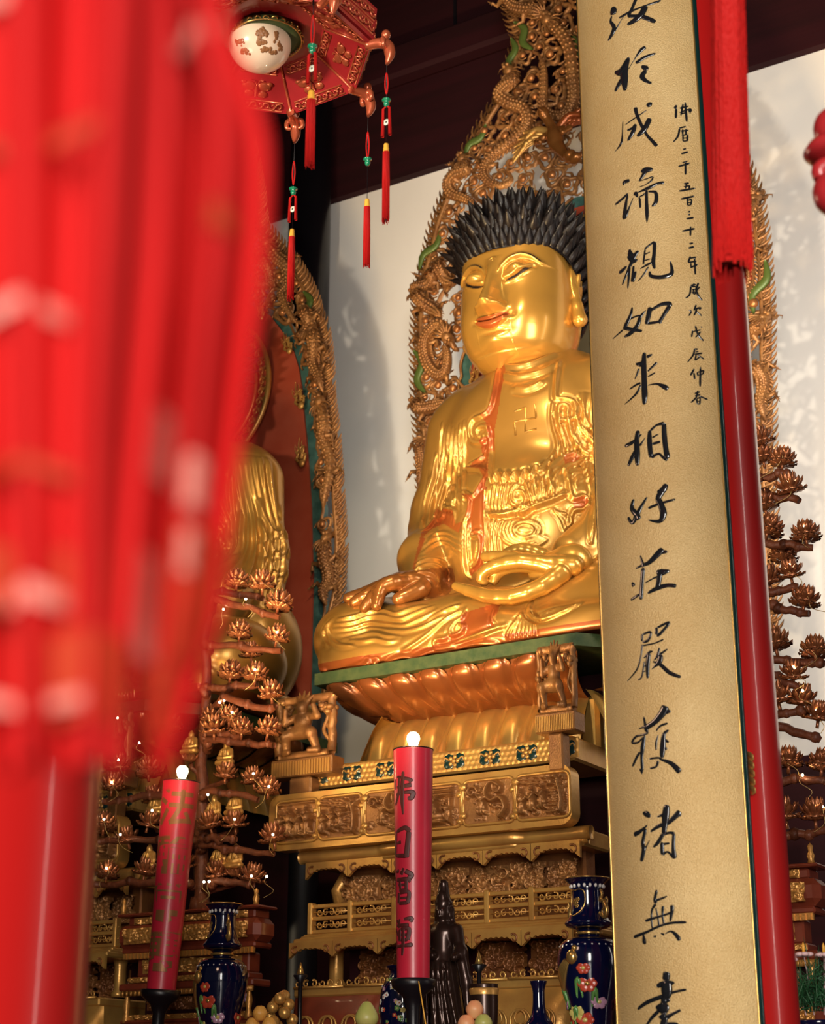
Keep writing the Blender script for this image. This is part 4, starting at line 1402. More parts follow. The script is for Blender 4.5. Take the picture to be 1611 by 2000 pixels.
LV += [(*plane_px(zF([p]), AY)[0], a, l) for p, a, l in (((200, 50), 1.0, .16), ((105, 1180), -1.3, .18))]
LV += [(2 * AC - x, z, PI - a, l) for x, z, a, l in LV[3:]]
aur = aureole('tall pierced gold aureole with dragons and winged figure behind the large seated statue', AC, AY, mid_half, mid_inner, 3.3, ZTOP,
              (-4.22, 5.80), 0.62, 0, DR, LV, 3)
for (px, py), s, a, mr in (((931, 669), .085, .1, 1), ((927, 755), .10, -.05, 1), ((1035, 400), .10, .0, -1)):
    mb = MB()
    p = at(px, py, AY - 0.02)
    flame_scroll(mb, p - np.array([AC, AY, 3.3]), s, a, mr)
    mb.build('flame_pearl', M['carve_light'], aur)

# the winged figure that swoops down at the head of the aureole
mb = MB()
f = Field((-.55, -.26, -.55), (.55, .2, .5), 0.0105)
f.ell((0, -.06, 0), (.10, .09, .13), .04)
f.cap((0, -.06, .1), (-.05, -.1, .26), .055, .05, .04)
f.ell((-.06, -.13, .31), (.062, .065, .075), .02)
f.ell((-.06, -.20, .30), (.018, .03, .018), .015)
f.cap((0, -.05, -.1), (.1, -.08, -.3), .085, .05, .04)
f.chain([(.1, -.08, -.3), (.14, -.1, -.38), (.2, -.12, -.42)], [.05, .05, .06], .02)
f.ell((.17, -.14, -.36), (.07, .06, .06), .02)
f.ell((.24, -.14, -.42), (.06, .05, .05), .02)
for s in (-1, 1):
    f.chain([(s * .09, -.06, .06), (s * .2, -.10, .0), (s * .14, -.16, -.06)], [.04, .034, .03], .02)
V, Q = f.mesh()
gl = np.array(at(1088, 272, AY - 0.10)) - np.array([AC, AY, 3.3])
tilt = np.array([[math.cos(.12), 0, -math.sin(.12)], [0, 1, 0], [math.sin(.12), 0, math.cos(.12)]]) * 0.62
garuda = mesh_quads('winged_figure', V @ tilt.T + gl, Q, M['bronze_skin'], aur)
for s in (-1, 1):
    w = MB()
    for row, (l0, n) in enumerate(((.34, 7), (.22, 6), (.12, 5))):
        for i in range(n):
            t = i / (n - 1)
            a = (PI / 2 - .2 - 1.7 * t)
            st = np.array([s * (.07 + .20 * t), .0 - .02 * row, .10 - .02 * t])
            d = np.array([s * (0.75 + .25 * t), -0.05, 0.35 - .95 * t])
            d /= np.linalg.norm(d)
            L = l0 * (1 - .25 * abs(t - .4))
            P = spline([st, st + d * L * .5 + (0, -.02, .015), st + d * L], 7)
            w.tube(P, 0.030 * np.interp(np.linspace(0, 1, 7), [0, .6, 1], [.8, 1, .25]), 6, flat=.45, ref=(0, 1, 0))
    w.tube(spline([(s * .05, -.03, .08), (s * .18, -.05, .17), (s * .32, -.04, .12)], 8), np.linspace(.05, .025, 8), 8)
    w.xform(tilt * 1.1, gl)
    w.build('wing', M['redgold'] if s > 0 else M['carve_light'], aur)

# ------------------------------------------------------------------ aureole of the statue further left
LC, LY = -6.92, 9.0
zL1 = lambda P: [(x / 5 + 430, y / 5 + 400) for x, y in P]
zL2 = lambda P: [(x / 4.444 + 400, y / 4.444 + 780) for x, y in P]
LO = zL1([(450, 230), (560, 350), (700, 510), (800, 650), (880, 790), (950, 950), (990, 1100), (1040, 1200), (1070, 1400), (1090, 1600), (1100, 1900)]) + zL2([(1150, 300), (1170, 600), (1190, 900), (1205, 1100), (1215, 1250), (1205, 1450), (1190, 1700), (1150, 1850)])
LI = zL1([(440, 990), (550, 1040), (650, 1170), (740, 1290), (790, 1400), (840, 1560), (870, 1750), (880, 1900)]) + zL2([(950, 330), (970, 600), (990, 900), (1000, 1300), (1010, 1500), (1000, 1900)])
tl = px_table([(x - 12, y) for x, y in LO], LC, LY, 1)
ti = px_table(LI, LC, LY, 1)
z9, w9 = tl[-1]
left_half = smoothed([(3.0, tl[0][1] - .05)] + tl + [(z9 + .3, w9 * .75), (z9 + .6, w9 * .35), (z9 + .8, 0)])
z8, w8 = ti[-1]
left_inner = smoothed([(3.0, ti[0][1])] + ti + [(z8 + .15, w8 - .2), (z8 + .26, 0), (12, 0)])
DL = [zL1([(420, 520), (500, 640), (520, 760), (420, 810), (380, 700)]), zL1([(500, 420), (600, 560), (680, 640), (690, 800), (640, 900), (700, 1050), (780, 1180)]),
      zL1([(860, 1050), (900, 1170), (860, 1290), (850, 1340)]), zL1([(940, 1250), (960, 1400), (930, 1560), (1000, 1700), (1040, 1850)]),
      zL2([(1040, 60), (1080, 260), (1050, 360), (1110, 560), (1100, 800), (1060, 960)]), zL2([(1090, 1240), (1080, 1400), (1100, 1560), (1070, 1680), (1090, 1800)])]
DL = [plane_px(d, LY) for d in DL]
mirL = lambda d: [(2 * LC - x, z) for x, z in d]
DL += [mirL(d) for d in DL]
LL = [(*plane_px(zL1([p]), LY)[0], a, .14) for p, a in (((470, 400), -.8), ((880, 1000), -1.2))]
LH = at(388, 772, 8.9)
aul = aureole('carved gold aureole half hidden by the red hanging at the left of the photo', LC, LY, left_half, left_inner, 3.3, z9 + .8,
              (LH[0], LH[2]), 0.60, 0, DL, LL, 11)
for (x, y), s, a in ((zL1([(400, 1105)])[0], .07, .1), (zL1([(675, 1425)])[0], .085, .35), (zL1([(790, 1960)])[0], .10, .3), (zL2([(840, 555)])[0], .10, .15)):
    mb = MB()
    flame_scroll(mb, at(x, y, LY - 0.03) - np.array([LC, LY, 3.3]), s, a, 1)
    mb.build('flame_pearl', M['carve_light'], aul)
left_statue = dup_tree(buddha)
left_statue.location = (-6.80, 8.3, 3.04)
left_statue['label'] = 'gold seated statue mostly covered by the red hanging, only its folded sleeve clear'
# ------------------------------------------------------------------ relief carving


class Relief:
    """height field over (x 0..w, z 0..h)"""
    def __init__(s, w, h, res=0.006):
        s.w, s.h = w, h
        s.nx, s.nz = max(8, int(w / res)), max(8, int(h / res))
        s.X, s.Z = np.meshgrid(np.linspace(0, w, s.nx), np.linspace(0, h, s.nz), indexing='ij')
        s.H = np.zeros_like(s.X)

    def bump(s, x, z, a, b, hh):
        q = 1 - ((s.X - x) / a) ** 2 - ((s.Z - z) / b) ** 2
        s.H = np.maximum(s.H, hh * np.sqrt(np.maximum(q, 0)))

    def line(s, P, w, hh):
        P = np.asarray(P, float)
        lo, hi = P.min(0) - 3 * w, P.max(0) + 3 * w
        m = (s.X > lo[0]) & (s.X < hi[0]) & (s.Z > lo[1]) & (s.Z < hi[1])
        if not m.any():
            return
        d, t = seg_dist(np.stack([s.X[m], s.Z[m]], 1), P)
        v = hh * np.sqrt(np.maximum(1 - (d / w) ** 2, 0))
        s.H[m] = np.maximum(s.H[m], v)

    def spiral(s, x, z, r, turns, w, hh, ph=0.0, sgn=1):
        t = np.linspace(0, 1, 18)
        a = ph + sgn * t * turns * 2 * PI
        s.line(np.stack([x + r * (1 - .82 * t) * np.cos(a), z + r * (1 - .82 * t) * np.sin(a)], 1), w, hh)

    def scrolls(s, R, n, r, hh):
        for _ in range(n):
            s.spiral(R.uniform(r * .5, s.w - r * .5), R.uniform(r * .4, s.h - r * .4), r * R.uniform(.6, 1.2), R.uniform(.9, 1.6), r * .17, hh * R.uniform(.6, 1), R.uniform(0, 6), R.choice((-1, 1)))
        for _ in range(n):
            s.bump(R.uniform(0, s.w), R.uniform(0, s.h), r * .28, r * .28, hh * .8)

    def figure(s, x, z, t, hh, R):
        s.bump(x, z + t * .86, t * .095, t * .11, hh)
        s.bump(x, z + t * .98, t * .05, t * .06, hh * .9)
        s.bump(x, z + t * .58, t * .19, t * .22, hh)
        s.bump(x, z + t * .30, t * .17, t * .34, hh * .9)
        q = R.choice((-1, 1))
        s.line([(x - q * t * .15, z + t * .68), (x + q * t * .05, z + t * .46), (x + q * t * .22, z + t * .58)], t * .055, hh * 1.1)
        for k in (-.09, 0, .09):
            s.line([(x + k * t, z + t * .4), (x + k * t * 1.5, z)], t * .025, hh * 1.05)

    def mesh(s, mb, org, ux=(1, 0, 0), uz=(0, 0, 1), ny=(0, -1, 0), curve=None):
        o, ux, uz, ny = (np.asarray(q, float) for q in (org, ux, uz, ny))
        P = o + s.X[..., None] * ux + s.Z[..., None] * uz + s.H[..., None] * ny
        if curve is not None:
            P = P + curve(s.X, s.Z)[..., None] * ny
        return mb.grid(P)


TX = -4.17
throne = thing('lotus_throne', 'tiered gold lotus throne with carved story panels under the large statue', 'throne', (TX, 8.2, 0))


def W(P):        # world -> throne-local
    return np.asarray(P, float) - np.array([TX, 8.2, 0])


def tbox(name, x0, x1, y0, y1, z0, z1, m, bev=0.012):
    return MB().box(W((TX + x0, y0, z0)), W((TX + x1, y1, z1)), bev=bev).build(name, m, throne, smooth=False)


tbox('core', -.66, .60, 7.95, 8.95, 0, 2.95, M['darkwood'], 0)
# green edged seat slab, its right front corner cut off
out = [(-.93, 7.42), (.66, 7.40), (.98, 7.75), (.98, 9.0), (-.96, 9.0)]
MB().prism([(x, y) for x, y in out], W((TX, 0, 2.960)), (1, 0, 0), (0, 1, 0), (0, 0, 0.066)).build('seat_slab', M['green'], throne, smooth=False, fixn=True)


def petal(mb, c, w0, w1, prof, out_dir, along, bulge, tip=0.0, n=17, mlt=15):
    """lotus petal: prof = [(out, z)] from bottom to top, width w0 -> w1, bulging outward; rounded tip at the end"""
    c, o, a = (np.asarray(q, float) for q in (c, out_dir, along))
    pr = spline(np.asarray(prof, float), mlt)
    v = np.linspace(0, 1, mlt)
    u = np.linspace(-1, 1, n)
    V, U = np.meshgrid(v, u, indexing='ij')
    width = (w0 + (w1 - w0) * V)
    rnd = np.sqrt(np.clip(1 - np.clip((V - .72) / .30, 0, 1) ** 2 * .72, 0, 1))
    wd = width * np.where(tip > 0, rnd, 1)
    b = bulge * (1 - np.abs(U) ** 2.6) * (0.35 + 0.65 * np.sin(PI * np.clip(V * 0.9 + .08, 0, 1)))
    b = b - 0.012 * np.exp(-((np.abs(U) - .78) / .10) ** 2)
    po = pr[:, 0][:, None] + b
    P = c + po[..., None] * o + (U * wd * .5)[..., None] * a + pr[:, 1][:, None, None] * np.array([0, 0, 1.0])
    mb.grid(P, flip=True)
    return mb


UP = [(0, 2.785), (0.10, 2.80), (0.22, 2.84), (0.315, 2.90), (0.355, 2.958)]
LOWP = [(0.0, 2.79), (0.05, 2.72), (0.10, 2.62), (0.155, 2.50)]
FR, AL = np.array([0, -1.0, 0]), np.array([1.0, 0, 0])
nU = 8
for row in (0, 1):
    for i in range(nU + row):
        x0 = -.90 + (i + .5 - .5 * row) * 1.56 / nU
        if row and (i == 0 or i == nU):
            continue
        sc = 0.80
        cx = TX - .10 + (x0 + .12) * 0.86
        mb = MB()
        top = W((TX + x0, 7.80 + 0.03 * row, 0))
        bot = W((TX - .08 + (x0 + .08) * .83, 7.80 + 0.03 * row, 0))
        petal(mb, (0, 0, 0), 0.155, 0.205, [(a - .012 * row, z) for a, z in UP], FR, AL, 0.055, tip=1)
        Vv = mb.v[0]
        q = (Vv[:, 2] - 2.785) / .173
        Vv += bot * (1 - q[:, None]) + top * q[:, None]
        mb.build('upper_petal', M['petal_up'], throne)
for s in (-1, 1):
    for i in range(6):
        y0 = 7.72 + i * .21
        mb = MB()
        petal(mb, W((TX + (-.60 if s < 0 else .64), y0, 0)), 0.17, 0.21, [(a * .92, z) for a, z in UP], (s, 0, 0), (0, s, 0), 0.05, tip=1)
        mb.build('upper_petal', M['petal_up'], throne)
nL = 8
for i in range(nL):
    x0 = -.76 + (i + .5) * 1.30 / nL
    mb = MB()
    petal(mb, W((TX + x0, 7.80, 0)), 0.146, 0.162, LOWP, FR, AL, 0.070)
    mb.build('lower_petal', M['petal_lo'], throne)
    if i:
        xs = x0 - .5 * 1.30 / nL
        mb = MB()
        P = spline([W((TX + xs, 7.80, 2.79)), W((TX + xs, 7.74, 2.70)), W((TX + xs, 7.68, 2.60)), W((TX + xs, 7.63, 2.49))], 12)
        mb.tube(P, np.interp(np.linspace(0, 1, 12), [0, .35, .6, 1], [.010, .016, .028, .044]), 8)
        mb.build('petal_bud', M['petal_lo'], throne)
for s in (-1, 1):
    for i in range(6):
        y0 = 7.70 + i * .19
        mb = MB()
        petal(mb, W((TX + (-.62 if s < 0 else .60), y0, 0)), 0.17, 0.20, LOWP, (s, 0, 0), (0, s, 0), 0.04)
        mb.build('lower_petal', M['petal_lo'], throne)
tbox('waist', -.68, .58, 7.80, 8.9, 2.42, 2.80, M['petal_lo'], 0.02)

# band with quatrefoil openings
band = tbox('fretted_band', -.91, .66, 7.34, 7.80, 2.375, 2.495, M['carve_light'], 0.012)
for i in range(8):
    x = -.83 + i * .205
    mb = MB()
    for a in np.linspace(PI / 4, PI / 4 + 2 * PI, 5)[:4]:
        mb.ball(W((TX + x + .034 * math.cos(a) * 1.2, 7.338, 2.435 + .022 * math.sin(a))), (.034, .006, .026), 12)
    mb.build('quatrefoil', M['darkgreen'], throne)
    mb = MB()
    mb.ball(W((TX + x, 7.330, 2.435)), (.013, .008, .013), 8)
    for a in np.linspace(0, 2 * PI, 6)[:5]:
        mb.ball(W((TX + x + .022 * math.cos(a), 7.331, 2.435 + .022 * math.sin(a))), (.012, .007, .012), 8)
    for q in (-1, 1):
        mb.tube(spline([W((TX + x + q * .025, 7.332, 2.44)), W((TX + x + q * .05, 7.332, 2.455)), W((TX + x + q * .058, 7.332, 2.432))], 7), np.linspace(.006, .003, 7), 5)
    mb.build('fret_flower', M['carve_light'], throne)
g = Relief(1.58, .10)
for i in range(52):
    for j in range(4):
        g.bump(.015 + i * .030 + .015 * (j % 2), .012 + j * .026, .011, .009, .003)
mb = MB()
g.mesh(mb, W((TX - .895, 7.3365, 2.385)))
mb.build('diaper_ground', M['carve_light'], throne)

# broad story panel with round-cut ends
def rounded(w, h, r, n=6):
    P = []
    for cx, cz, a0 in ((w - r, h - r, 0), (r, h - r, PI / 2), (r, r, PI), (w - r, r, 1.5 * PI)):
        P += [(cx + r * math.cos(a0 + t), cz + r * math.sin(a0 + t)) for t in np.linspace(0, PI / 2, n)]
    return P


MB().prism(rounded(1.755, .29, .06), W((TX - 1.06, 7.215, 2.045)), (1, 0, 0), (0, 0.0, 1), (0, .09, 0)).build('panel_board', M['carve_light'], throne, smooth='auto', fixn=True)
R5 = random.Random(5)
for x0, w, kind in ((-1.005, .25, 'f'), (-.735, .25, 'h'), (-.455, .27, 'd'), (-.16, .25, 't'), (.115, .27, 'd'), (.41, .27, 'h')):
    g = Relief(w, .205, 0.0042)
    hh = .058
    if kind == 'f':
        for k in range(4):
            g.figure(.04 + k * .055, .02, .14 + .015 * (k % 2), hh, R5)
        g.line([(.01, .19), (.24, .195)], .008, hh * .7)
    elif kind == 'h':
        for k in range(3):
            g.line([(0.01, .200 - k * .014), (w * .66, .180 - k * .016)], .006, hh * (1 - .15 * k))
        for k in range(9):
            g.line([(w * .60 + k * .003, .02 + k * .016), (w * .80, .02 + k * .016)], .005, hh * .6)
        for k in range(3):
            g.figure(.035 + k * .055, .02 + .01 * k, .12, hh, R5)
        g.line(spline([(w * .88, 0), (w * .92, .08), (w * .85, .16)], 8), .010, hh)
        for _ in range(16):
            g.bump(R5.uniform(w * .66, w), R5.uniform(.13, .20), .014, .011, hh * .9)
    elif kind == 't':
        for k in range(3):
            g.line([(.03, .195 - k * .022), (w - .03, .195 - k * .022)], .007, hh)
        for q in (.04, w - .04):
            g.line([(q, .13), (q, 0)], .008, hh * .8)
        g.figure(w * .5, .055, .115, hh * 1.1, R5)
        g.bump(w * .5, .05, .06, .035, hh)
        g.figure(w * .24, .02, .11, hh, R5)
        g.figure(w * .77, .02, .11, hh, R5)
        g.line([(w * .35, .02), (w * .65, .02)], .010, hh)
    else:
        g.line(spline([(w * .78, .02), (w * .90, .06), (w * .80, .11), (w * .62, .10), (w * .50, .14), (w * .62, .19), (w * .78, .17)], 40), .013, hh)
        g.spiral(.06, .15, .03, 1.3, .007, hh * .8)
        g.spiral(.20, .16, .03, 1.3, .007, hh * .8, 2)
        g.figure(w * .42, .04, .13, hh, R5)
    g.scrolls(R5, 16, .020, hh * .6)
    g.H *= np.minimum(1, 12 * np.minimum(np.minimum(g.X, w - g.X) / w, np.minimum(g.Z, g.h - g.Z) / g.h))
    mb = MB()
    g.mesh(mb, W((TX + x0, 7.213, 2.088)), curve=lambda X, Z: np.zeros_like(X))
    o = mb.build('story_relief', M['carve'], throne)
    fr = MB()
    E = [(x, z) for x, z in rounded(w + .012, .217, .03, 4)]
    fr.tube([W((TX + x0 - .006 + x, 7.212, 2.082 + z)) for x, z in E], .0085, 6, closed=True)
    fr.build('relief_frame', M['carve_light'], o)
for xs in (-.75, -.47, -.17, .10, .395):        # cloud-shaped divisions between the scenes
    mb = MB()
    mb.tube([W((TX + xs, 7.207, 2.285)), W((TX + xs + .006, 7.207, 2.2)), W((TX + xs, 7.207, 2.09))], .009, 8)
    for z, r, q in ((2.27, .024, 1), (2.235, .018, -1), (2.13, .022, 1), (2.105, .016, -1)):
        mb.ball(W((TX + xs + q * .010, 7.205, z)), (r, .012, r * .8), 10)
    mb.build('cloud_boss', M['carve_light'], throne)

# mouldings under the panel
for name, z, y, r, x0, x1 in (('roll_moulding', 2.018, 7.30, .034, -.93, .74), ('step_moulding', 1.985, 7.31, .018, -.89, .72)):
    mb = MB()
    xs = np.linspace(x0, x1, 60)
    yy = y + .030 * ((xs < -.42) | (xs > .36))
    mb.tube(np.stack([xs, yy - 8.2, np.full(60, z)], -1), r, 12)
    mb.build(name, M['carve_light'], throne)
tbox('ledge', -.86, .70, 7.33, 7.62, 1.96, 2.045, M['carve_light'], .01)


def apron(z1, hgt, y, segs, m=None):
    for x0, x1 in segs:
        w = x1 - x0
        n = 40
        E = [(0, hgt), (w, hgt)]
        for i in range(n + 1):
            t = 1 - i / n
            e = abs(t - .5) * 2
            zz = hgt * (0.52 * (1 - e ** 3)) + .008 * abs(math.sin(t * 9 * PI)) * (1 if e < .85 else 0)
            E.append((w * t, zz))
        MB().prism(E, W((TX + x0, y, z1 - hgt)), (1, 0, 0), (0, 0, 1), (0, .022, 0)).build('cloud_apron', m or M['carve_light'], throne, smooth=False, fixn=True)
        for q in (0.14, .86):
            mb = MB()
            s = 1 if q < .5 else -1
            cx, cz, r = x0 + w * q, z1 - hgt * .52, hgt * .28
            mb.tube([W((TX + cx + s * r * (1 - .6 * t) * math.cos(t * 5.5 + 1), y - .003, cz + r * (1 - .6 * t) * math.sin(t * 5.5 + 1))) for t in np.linspace(0, 1, 16)], np.linspace(.006, .0035, 16), 6)
            mb.build('apron_curl', M['carve_dark'], throne)


apron(1.985, .085, 7.30, [(-.88 + .262 * i, -.88 + .262 * (i + 1) - .004) for i in range(6)])


def scroll_panel(name, x0, x1, z0, z1, y, m, seed, n, r, hh=.03, parent=None, org=None):
    g = Relief(x1 - x0, z1 - z0, 0.0045)
    g.scrolls(random.Random(seed), n, r, hh)
    mb = MB()
    g.mesh(mb, (org(x0, y, z0) if org else W((TX + x0, y, z0))))
    return mb.build(name, m, parent or throne)


for i, (x0, x1) in enumerate(((-.74, -.52), (-.515, -.25), (-.245, .0), (.005, .24), (.245, .43), (.435, .60))):
    scroll_panel('vine_relief', x0, x1, 1.765, 1.92, 7.46 + .02 * (i % 2), M['carve'], 40 + i, 26, .036, .05)
mb = MB().tube([W((TX - .76, 7.50, 1.93)), W((TX - .78, 7.45, 1.85)), W((TX - .76, 7.47, 1.75))], .035, 10)
mb.build('corner_scroll', M['carve_light'], throne)
tbox('waist_block', -.73, .62, 7.50, 7.62, 1.60, 1.97, M['carve_dark'], .01)
# two-row balustrade
tbox('rail_shelf', -.82, .70, 7.20, 7.62, 1.585, 1.612, M['carve_light'], .006)
for z in (1.752, 1.692, 1.626):
    tbox('rail', -.80, .69, 7.235, 7.265, z - .010, z + .010, M['carve_light'], .004)
for i, x in enumerate((-.80, -.56, -.30, -.04, .22, .46, .68)):
    tbox('rail_post', x - .014, x + .014, 7.225, 7.275, 1.612, 1.772, M['carve_light'], .006)
    if i < 6:
        for z0, z1 in ((1.700, 1.744), (1.636, 1.684)):
            mb = MB().box(W((TX + x + .01, 7.246, (z0 + z1) / 2 - .003)), W((TX + x + .24, 7.254, (z0 + z1) / 2 + .003)))
            n = 5
            for k in range(n):
                cx = x + .03 + (k + .5) * .18 / n
                sg = 1 if k % 2 else -1
                mb.tube([W((TX + cx + .017 * (1 - t * .6) * math.cos(sg * t * 6 + k), 7.25, (z0 + z1) / 2 + .019 * (1 - t * .6) * math.sin(sg * t * 6 + k))) for t in np.linspace(0, 1, 13)], np.linspace(.0055, .003, 13), 5)
            mb.build('rail_fret', M['carve_light'], throne)
tbox('cornice', -.84, .72, 7.14, 7.62, 1.555, 1.586, M['carve_light'], .008)
tbox('cornice_upper', -.82, .71, 7.17, 7.62, 1.570, 1.600, M['carve_light'], .008)
apron(1.566, .075, 7.125, [(-.85 + .262 * i, -.85 + .262 * (i + 1) - .004) for i in range(6)])
# lower storey
for x in (-.72, -.02, .62):
    mb = MB().lathe([(0, 1.36), (.05, 1.36), (.05, 1.38), (.036, 1.40), (.036, 1.52), (.045, 1.555), (0, 1.555)], 20, W((TX + x, 7.36, 0)))
    mb.build('column', M['carve_light'], throne)
for i, (x0, x1) in enumerate(((-.66, -.40), (-.38, -.06), (.02, .30), (.32, .58))):
    scroll_panel('dark_relief', x0, x1, 1.37, 1.55, 7.49, M['carve_dark'], 60 + i, 24, .036, .045)
tbox('lower_block', -.73, .63, 7.50, 8.9, 0, 1.60, M['darkwood'], 0)
tbox('foot_shelf', -.80, .72, 7.10, 7.62, 1.30, 1.345, M['carve_light'], .008)
for i in range(5):
    x0 = -.79 + i * .30
    mb = MB().box(W((TX + x0, 7.085, 1.338)), W((TX + x0 + .29, 7.10, 1.350)))
    for k in range(6):
        cx = x0 + .025 + k * .048
        sg = 1 if k % 2 else -1
        mb.tube([W((TX + cx + .018 * (1 - t * .6) * math.cos(sg * t * 6 + k), 7.09, 1.362 + .018 * (1 - t * .6) * math.sin(sg * t * 6 + k))) for t in np.linspace(0, 1, 13)], np.linspace(.006, .003, 13), 5)
    mb.build('shelf_fret', M['carve_light'], throne)
# bulging feet of the throne, lacquered with gilt curls
for x0, x1, m in ((-.80, -.28, 'altar'), (.26, .74, 'carve_light')):
    E = [(0.02, .0), (-.01, .1), (-.015, .2), (.015, .30), (.05, .33)]
    P = [(x0 + a, z) for a, z in E] + [(x1 - a, z) for a, z in E[::-1]]
    mb = MB()
    zz = np.linspace(0, 1, 14)
    xs = np.linspace(0, 1, 30)
    Z, X = np.meshgrid(zz, xs, indexing='ij')
    rim = 1 - np.abs(2 * X - 1) ** 6
    Pg = np.stack([TX + x0 + (x1 - x0) * (X - .5) * (1 + .06 * np.sin(PI * Z)) + (x1 - x0) / 2, 7.12 - .10 * np.sin(PI * (Z * .85 + .1)) * rim, .95 + .35 * Z], -1)
    mb.grid(W(Pg), flip=True)
    mb.box(W((TX + x0 + .01, 7.12, 0)), W((TX + x1 - .01, 7.5, 1.30)))
    o = mb.build('bulging_foot', M[m], throne, smooth='auto')
    mb = MB()
    for k in range(3):
        cx = x0 + (x1 - x0) * (.25 + .25 * k)
        for sg in (-1, 1):
            mb.tube([W((TX + cx + sg * .055 * (1 - .7 * t) * math.cos(t * 5 - .6), 7.015 + .003 * k, 1.16 + .06 * (1 - .7 * t) * math.sin(t * 5 - .6))) for t in np.linspace(0, 1, 18)], np.linspace(.007, .004, 18), 6)
    mb.build('gilt_curl', M['carve_light'], o)


# guardian reliefs on the corners
def guardian(name, loc, rz, sx=1.0):
    root = MB().box((-.195, -.02, -.115), (.195, .10, -.02), bev=.006).build(name, M['carve'], throne, smooth=False)
    root.location = loc
    root.rotation_euler = (0, 0, rz)
    root.scale = (sx, 1, 1)
    st = MB()
    for i in range(22):
        st.box((-.186 + i * .017, -.026, -.110), (-.175 + i * .017, -.018, -.035))
    st.build('fluting', M['carve_light'], root, smooth=False)
    fr = MB()
    R = random.Random(9)
    for a, b in (((-.17, 0), (-.17, .30)), ((.17, 0), (.17, .30)), ((-.17, .30), (.17, .30)), ((-.17, 0), (.17, 0))):
        P = np.array([[a[0] + (b[0] - a[0]) * t + R.uniform(-.006, .006), .02 + R.uniform(-.006, .006), a[1] + (b[1] - a[1]) * t] for t in np.linspace(0, 1, 14)])
        fr.tube(P, .024, 8)
    for _ in range(26):
        s = R.choice((-1, 1))
        fr.ball((s * R.uniform(.10, .18), R.uniform(-.01, .03), R.uniform(.14, .30)), (.024, .022, .018), 8)
    fr.tube(spline([(-.16, .02, .1), (-.10, .01, .14), (-.13, .02, .2), (-.08, .02, .27)], 12), .012, 6)
    fr.tube(spline([(.16, .02, .06), (.12, .01, .12), (.14, .02, .2), (.08, .02, .28)], 12), .012, 6)
    fr.build('tree_frame', M['carve'], root)
    f = Field((-.2, -.12, -.02), (.2, .12, .36), .0052)
    f.ell((0, -.01, .165), (.048, .04, .062), .02)
    f.ell((0, -.02, .245), (.032, .034, .036), .012)
    for a in (-.9, -.45, 0, .45, .9):
        f.cap((.022 * math.sin(a), -.01, .27), (.075 * math.sin(a), .0, .27 + .07 * math.cos(a)), .016, .006, .012)
    f.chain([(-.045, -.01, .20), (-.10, -.03, .17), (-.085, -.05, .235)], [.022, .018, .014], .01)
    f.chain([(.045, -.01, .20), (.105, -.03, .19), (.085, -.04, .25)], [.022, .018, .014], .01)
    f.chain([(-.02, -.01, .12), (-.085, -.05, .095), (-.09, -.02, .02)], [.034, .028, .020], .012)
    f.chain([(.02, -.01, .12), (.08, -.05, .10), (.10, -.02, .02)], [.036, .030, .020], .012)
    f.cap((-.10, -.03, .01), (-.06, -.05, .008), .018, .014, .01)
    f.cap((.11, -.03, .01), (.07, -.05, .008), .018, .014, .01)
    f.ell((0, -.015, .115), (.075, .045, .035), .02)
    f.ell((-.13, -.02, .10), (.03, .03, .03), .01)
    V, Q = f.mesh()
    mesh_quads('guardian_figure', V, Q, M['carve'], root)
    p = MB().box((-.09, .0, -.30), (.05, .09, -.116), bev=.01)
    p.build('bracket', M['carve'], root, smooth=False)
    return root


guardian('guardian_panel', W((-5.045, 7.25, 2.545)), 0.0)
guardian('guardian_panel', W((-3.535, 7.20, 2.60)), 0.0, 0.54)

left_throne = dup_tree(throne)
left_throne.location = (-6.84, 8.2, 0)
left_throne.scale = (.86, 1, 1)
left_throne['label'] = 'gold lotus throne of the left statue, seen only behind the branching lotus lamps'
# ------------------------------------------------------------------ columns and the couplet board
CX, CY, CR, RP, PH = -1.952, 4.99, 0.25, 0.31, math.radians(45)


def column(name, x, y):
    mb = MB().lathe([(0, 0.0), (.40, 0.0), (.40, .10), (.36, .16), (.39, .24), (.36, .32), (0, .32)], 40, (x, y, 0))
    o = mb.build('trim_' + name, M['floor'])
    struct(o)
    mb = MB().lathe([(0, .30), (CR, .30), (CR, 12.58), (0, 12.58)], 72, (x, y, 0))
    return struct(mb.build('pillar_' + name, M['redcol'], smooth='auto'))


column('centre', CX, CY)
column('front', -1.95, 1.82)

plaque = thing('couplet_board', 'tall curved gold board with large black calligraphy on the red column', 'sign', (CX, CY, 0.3))
PZ0, PZ1 = 0.62, 5.5
PB = np.array([CX, CY, 0.3])


def arc(R, a):
    return np.stack([R * np.sin(a), -R * np.cos(a)], -1)


na, nz = 40, 30
A = np.linspace(-PH, PH, na)
Zs = np.linspace(PZ0 - .3, PZ1 - .3, nz)
g = np.concatenate([np.repeat(arc(RP, A)[:, None], nz, 1), np.broadcast_to(Zs[None, :, None], (na, nz, 1))], -1)
mb = MB().grid(g)
mb.build('gold_face', M['plaque'], plaque)
mb = MB()
gi = np.concatenate([np.repeat(arc(RP - .034, A)[:, None], nz, 1), np.broadcast_to(Zs[None, :, None], (na, nz, 1))], -1)
mb.grid(gi[::-1])
mb.build('board_back', M['black'], plaque)
for s in (-1, 1):
    E = arc(RP - .016, np.array([s * (PH + .018)]))[0]
    mb = MB().tube([(E[0], E[1], z) for z in Zs], .0185, 10)
    mb.build('side_edge', M['darkgreen'], plaque)
    E = arc(RP + .001, np.array([s * (PH - .004)]))[0]
    MB().tube([(E[0], E[1], z) for z in Zs], .0032, 6).build('gilt_line', M['vgold'], plaque)
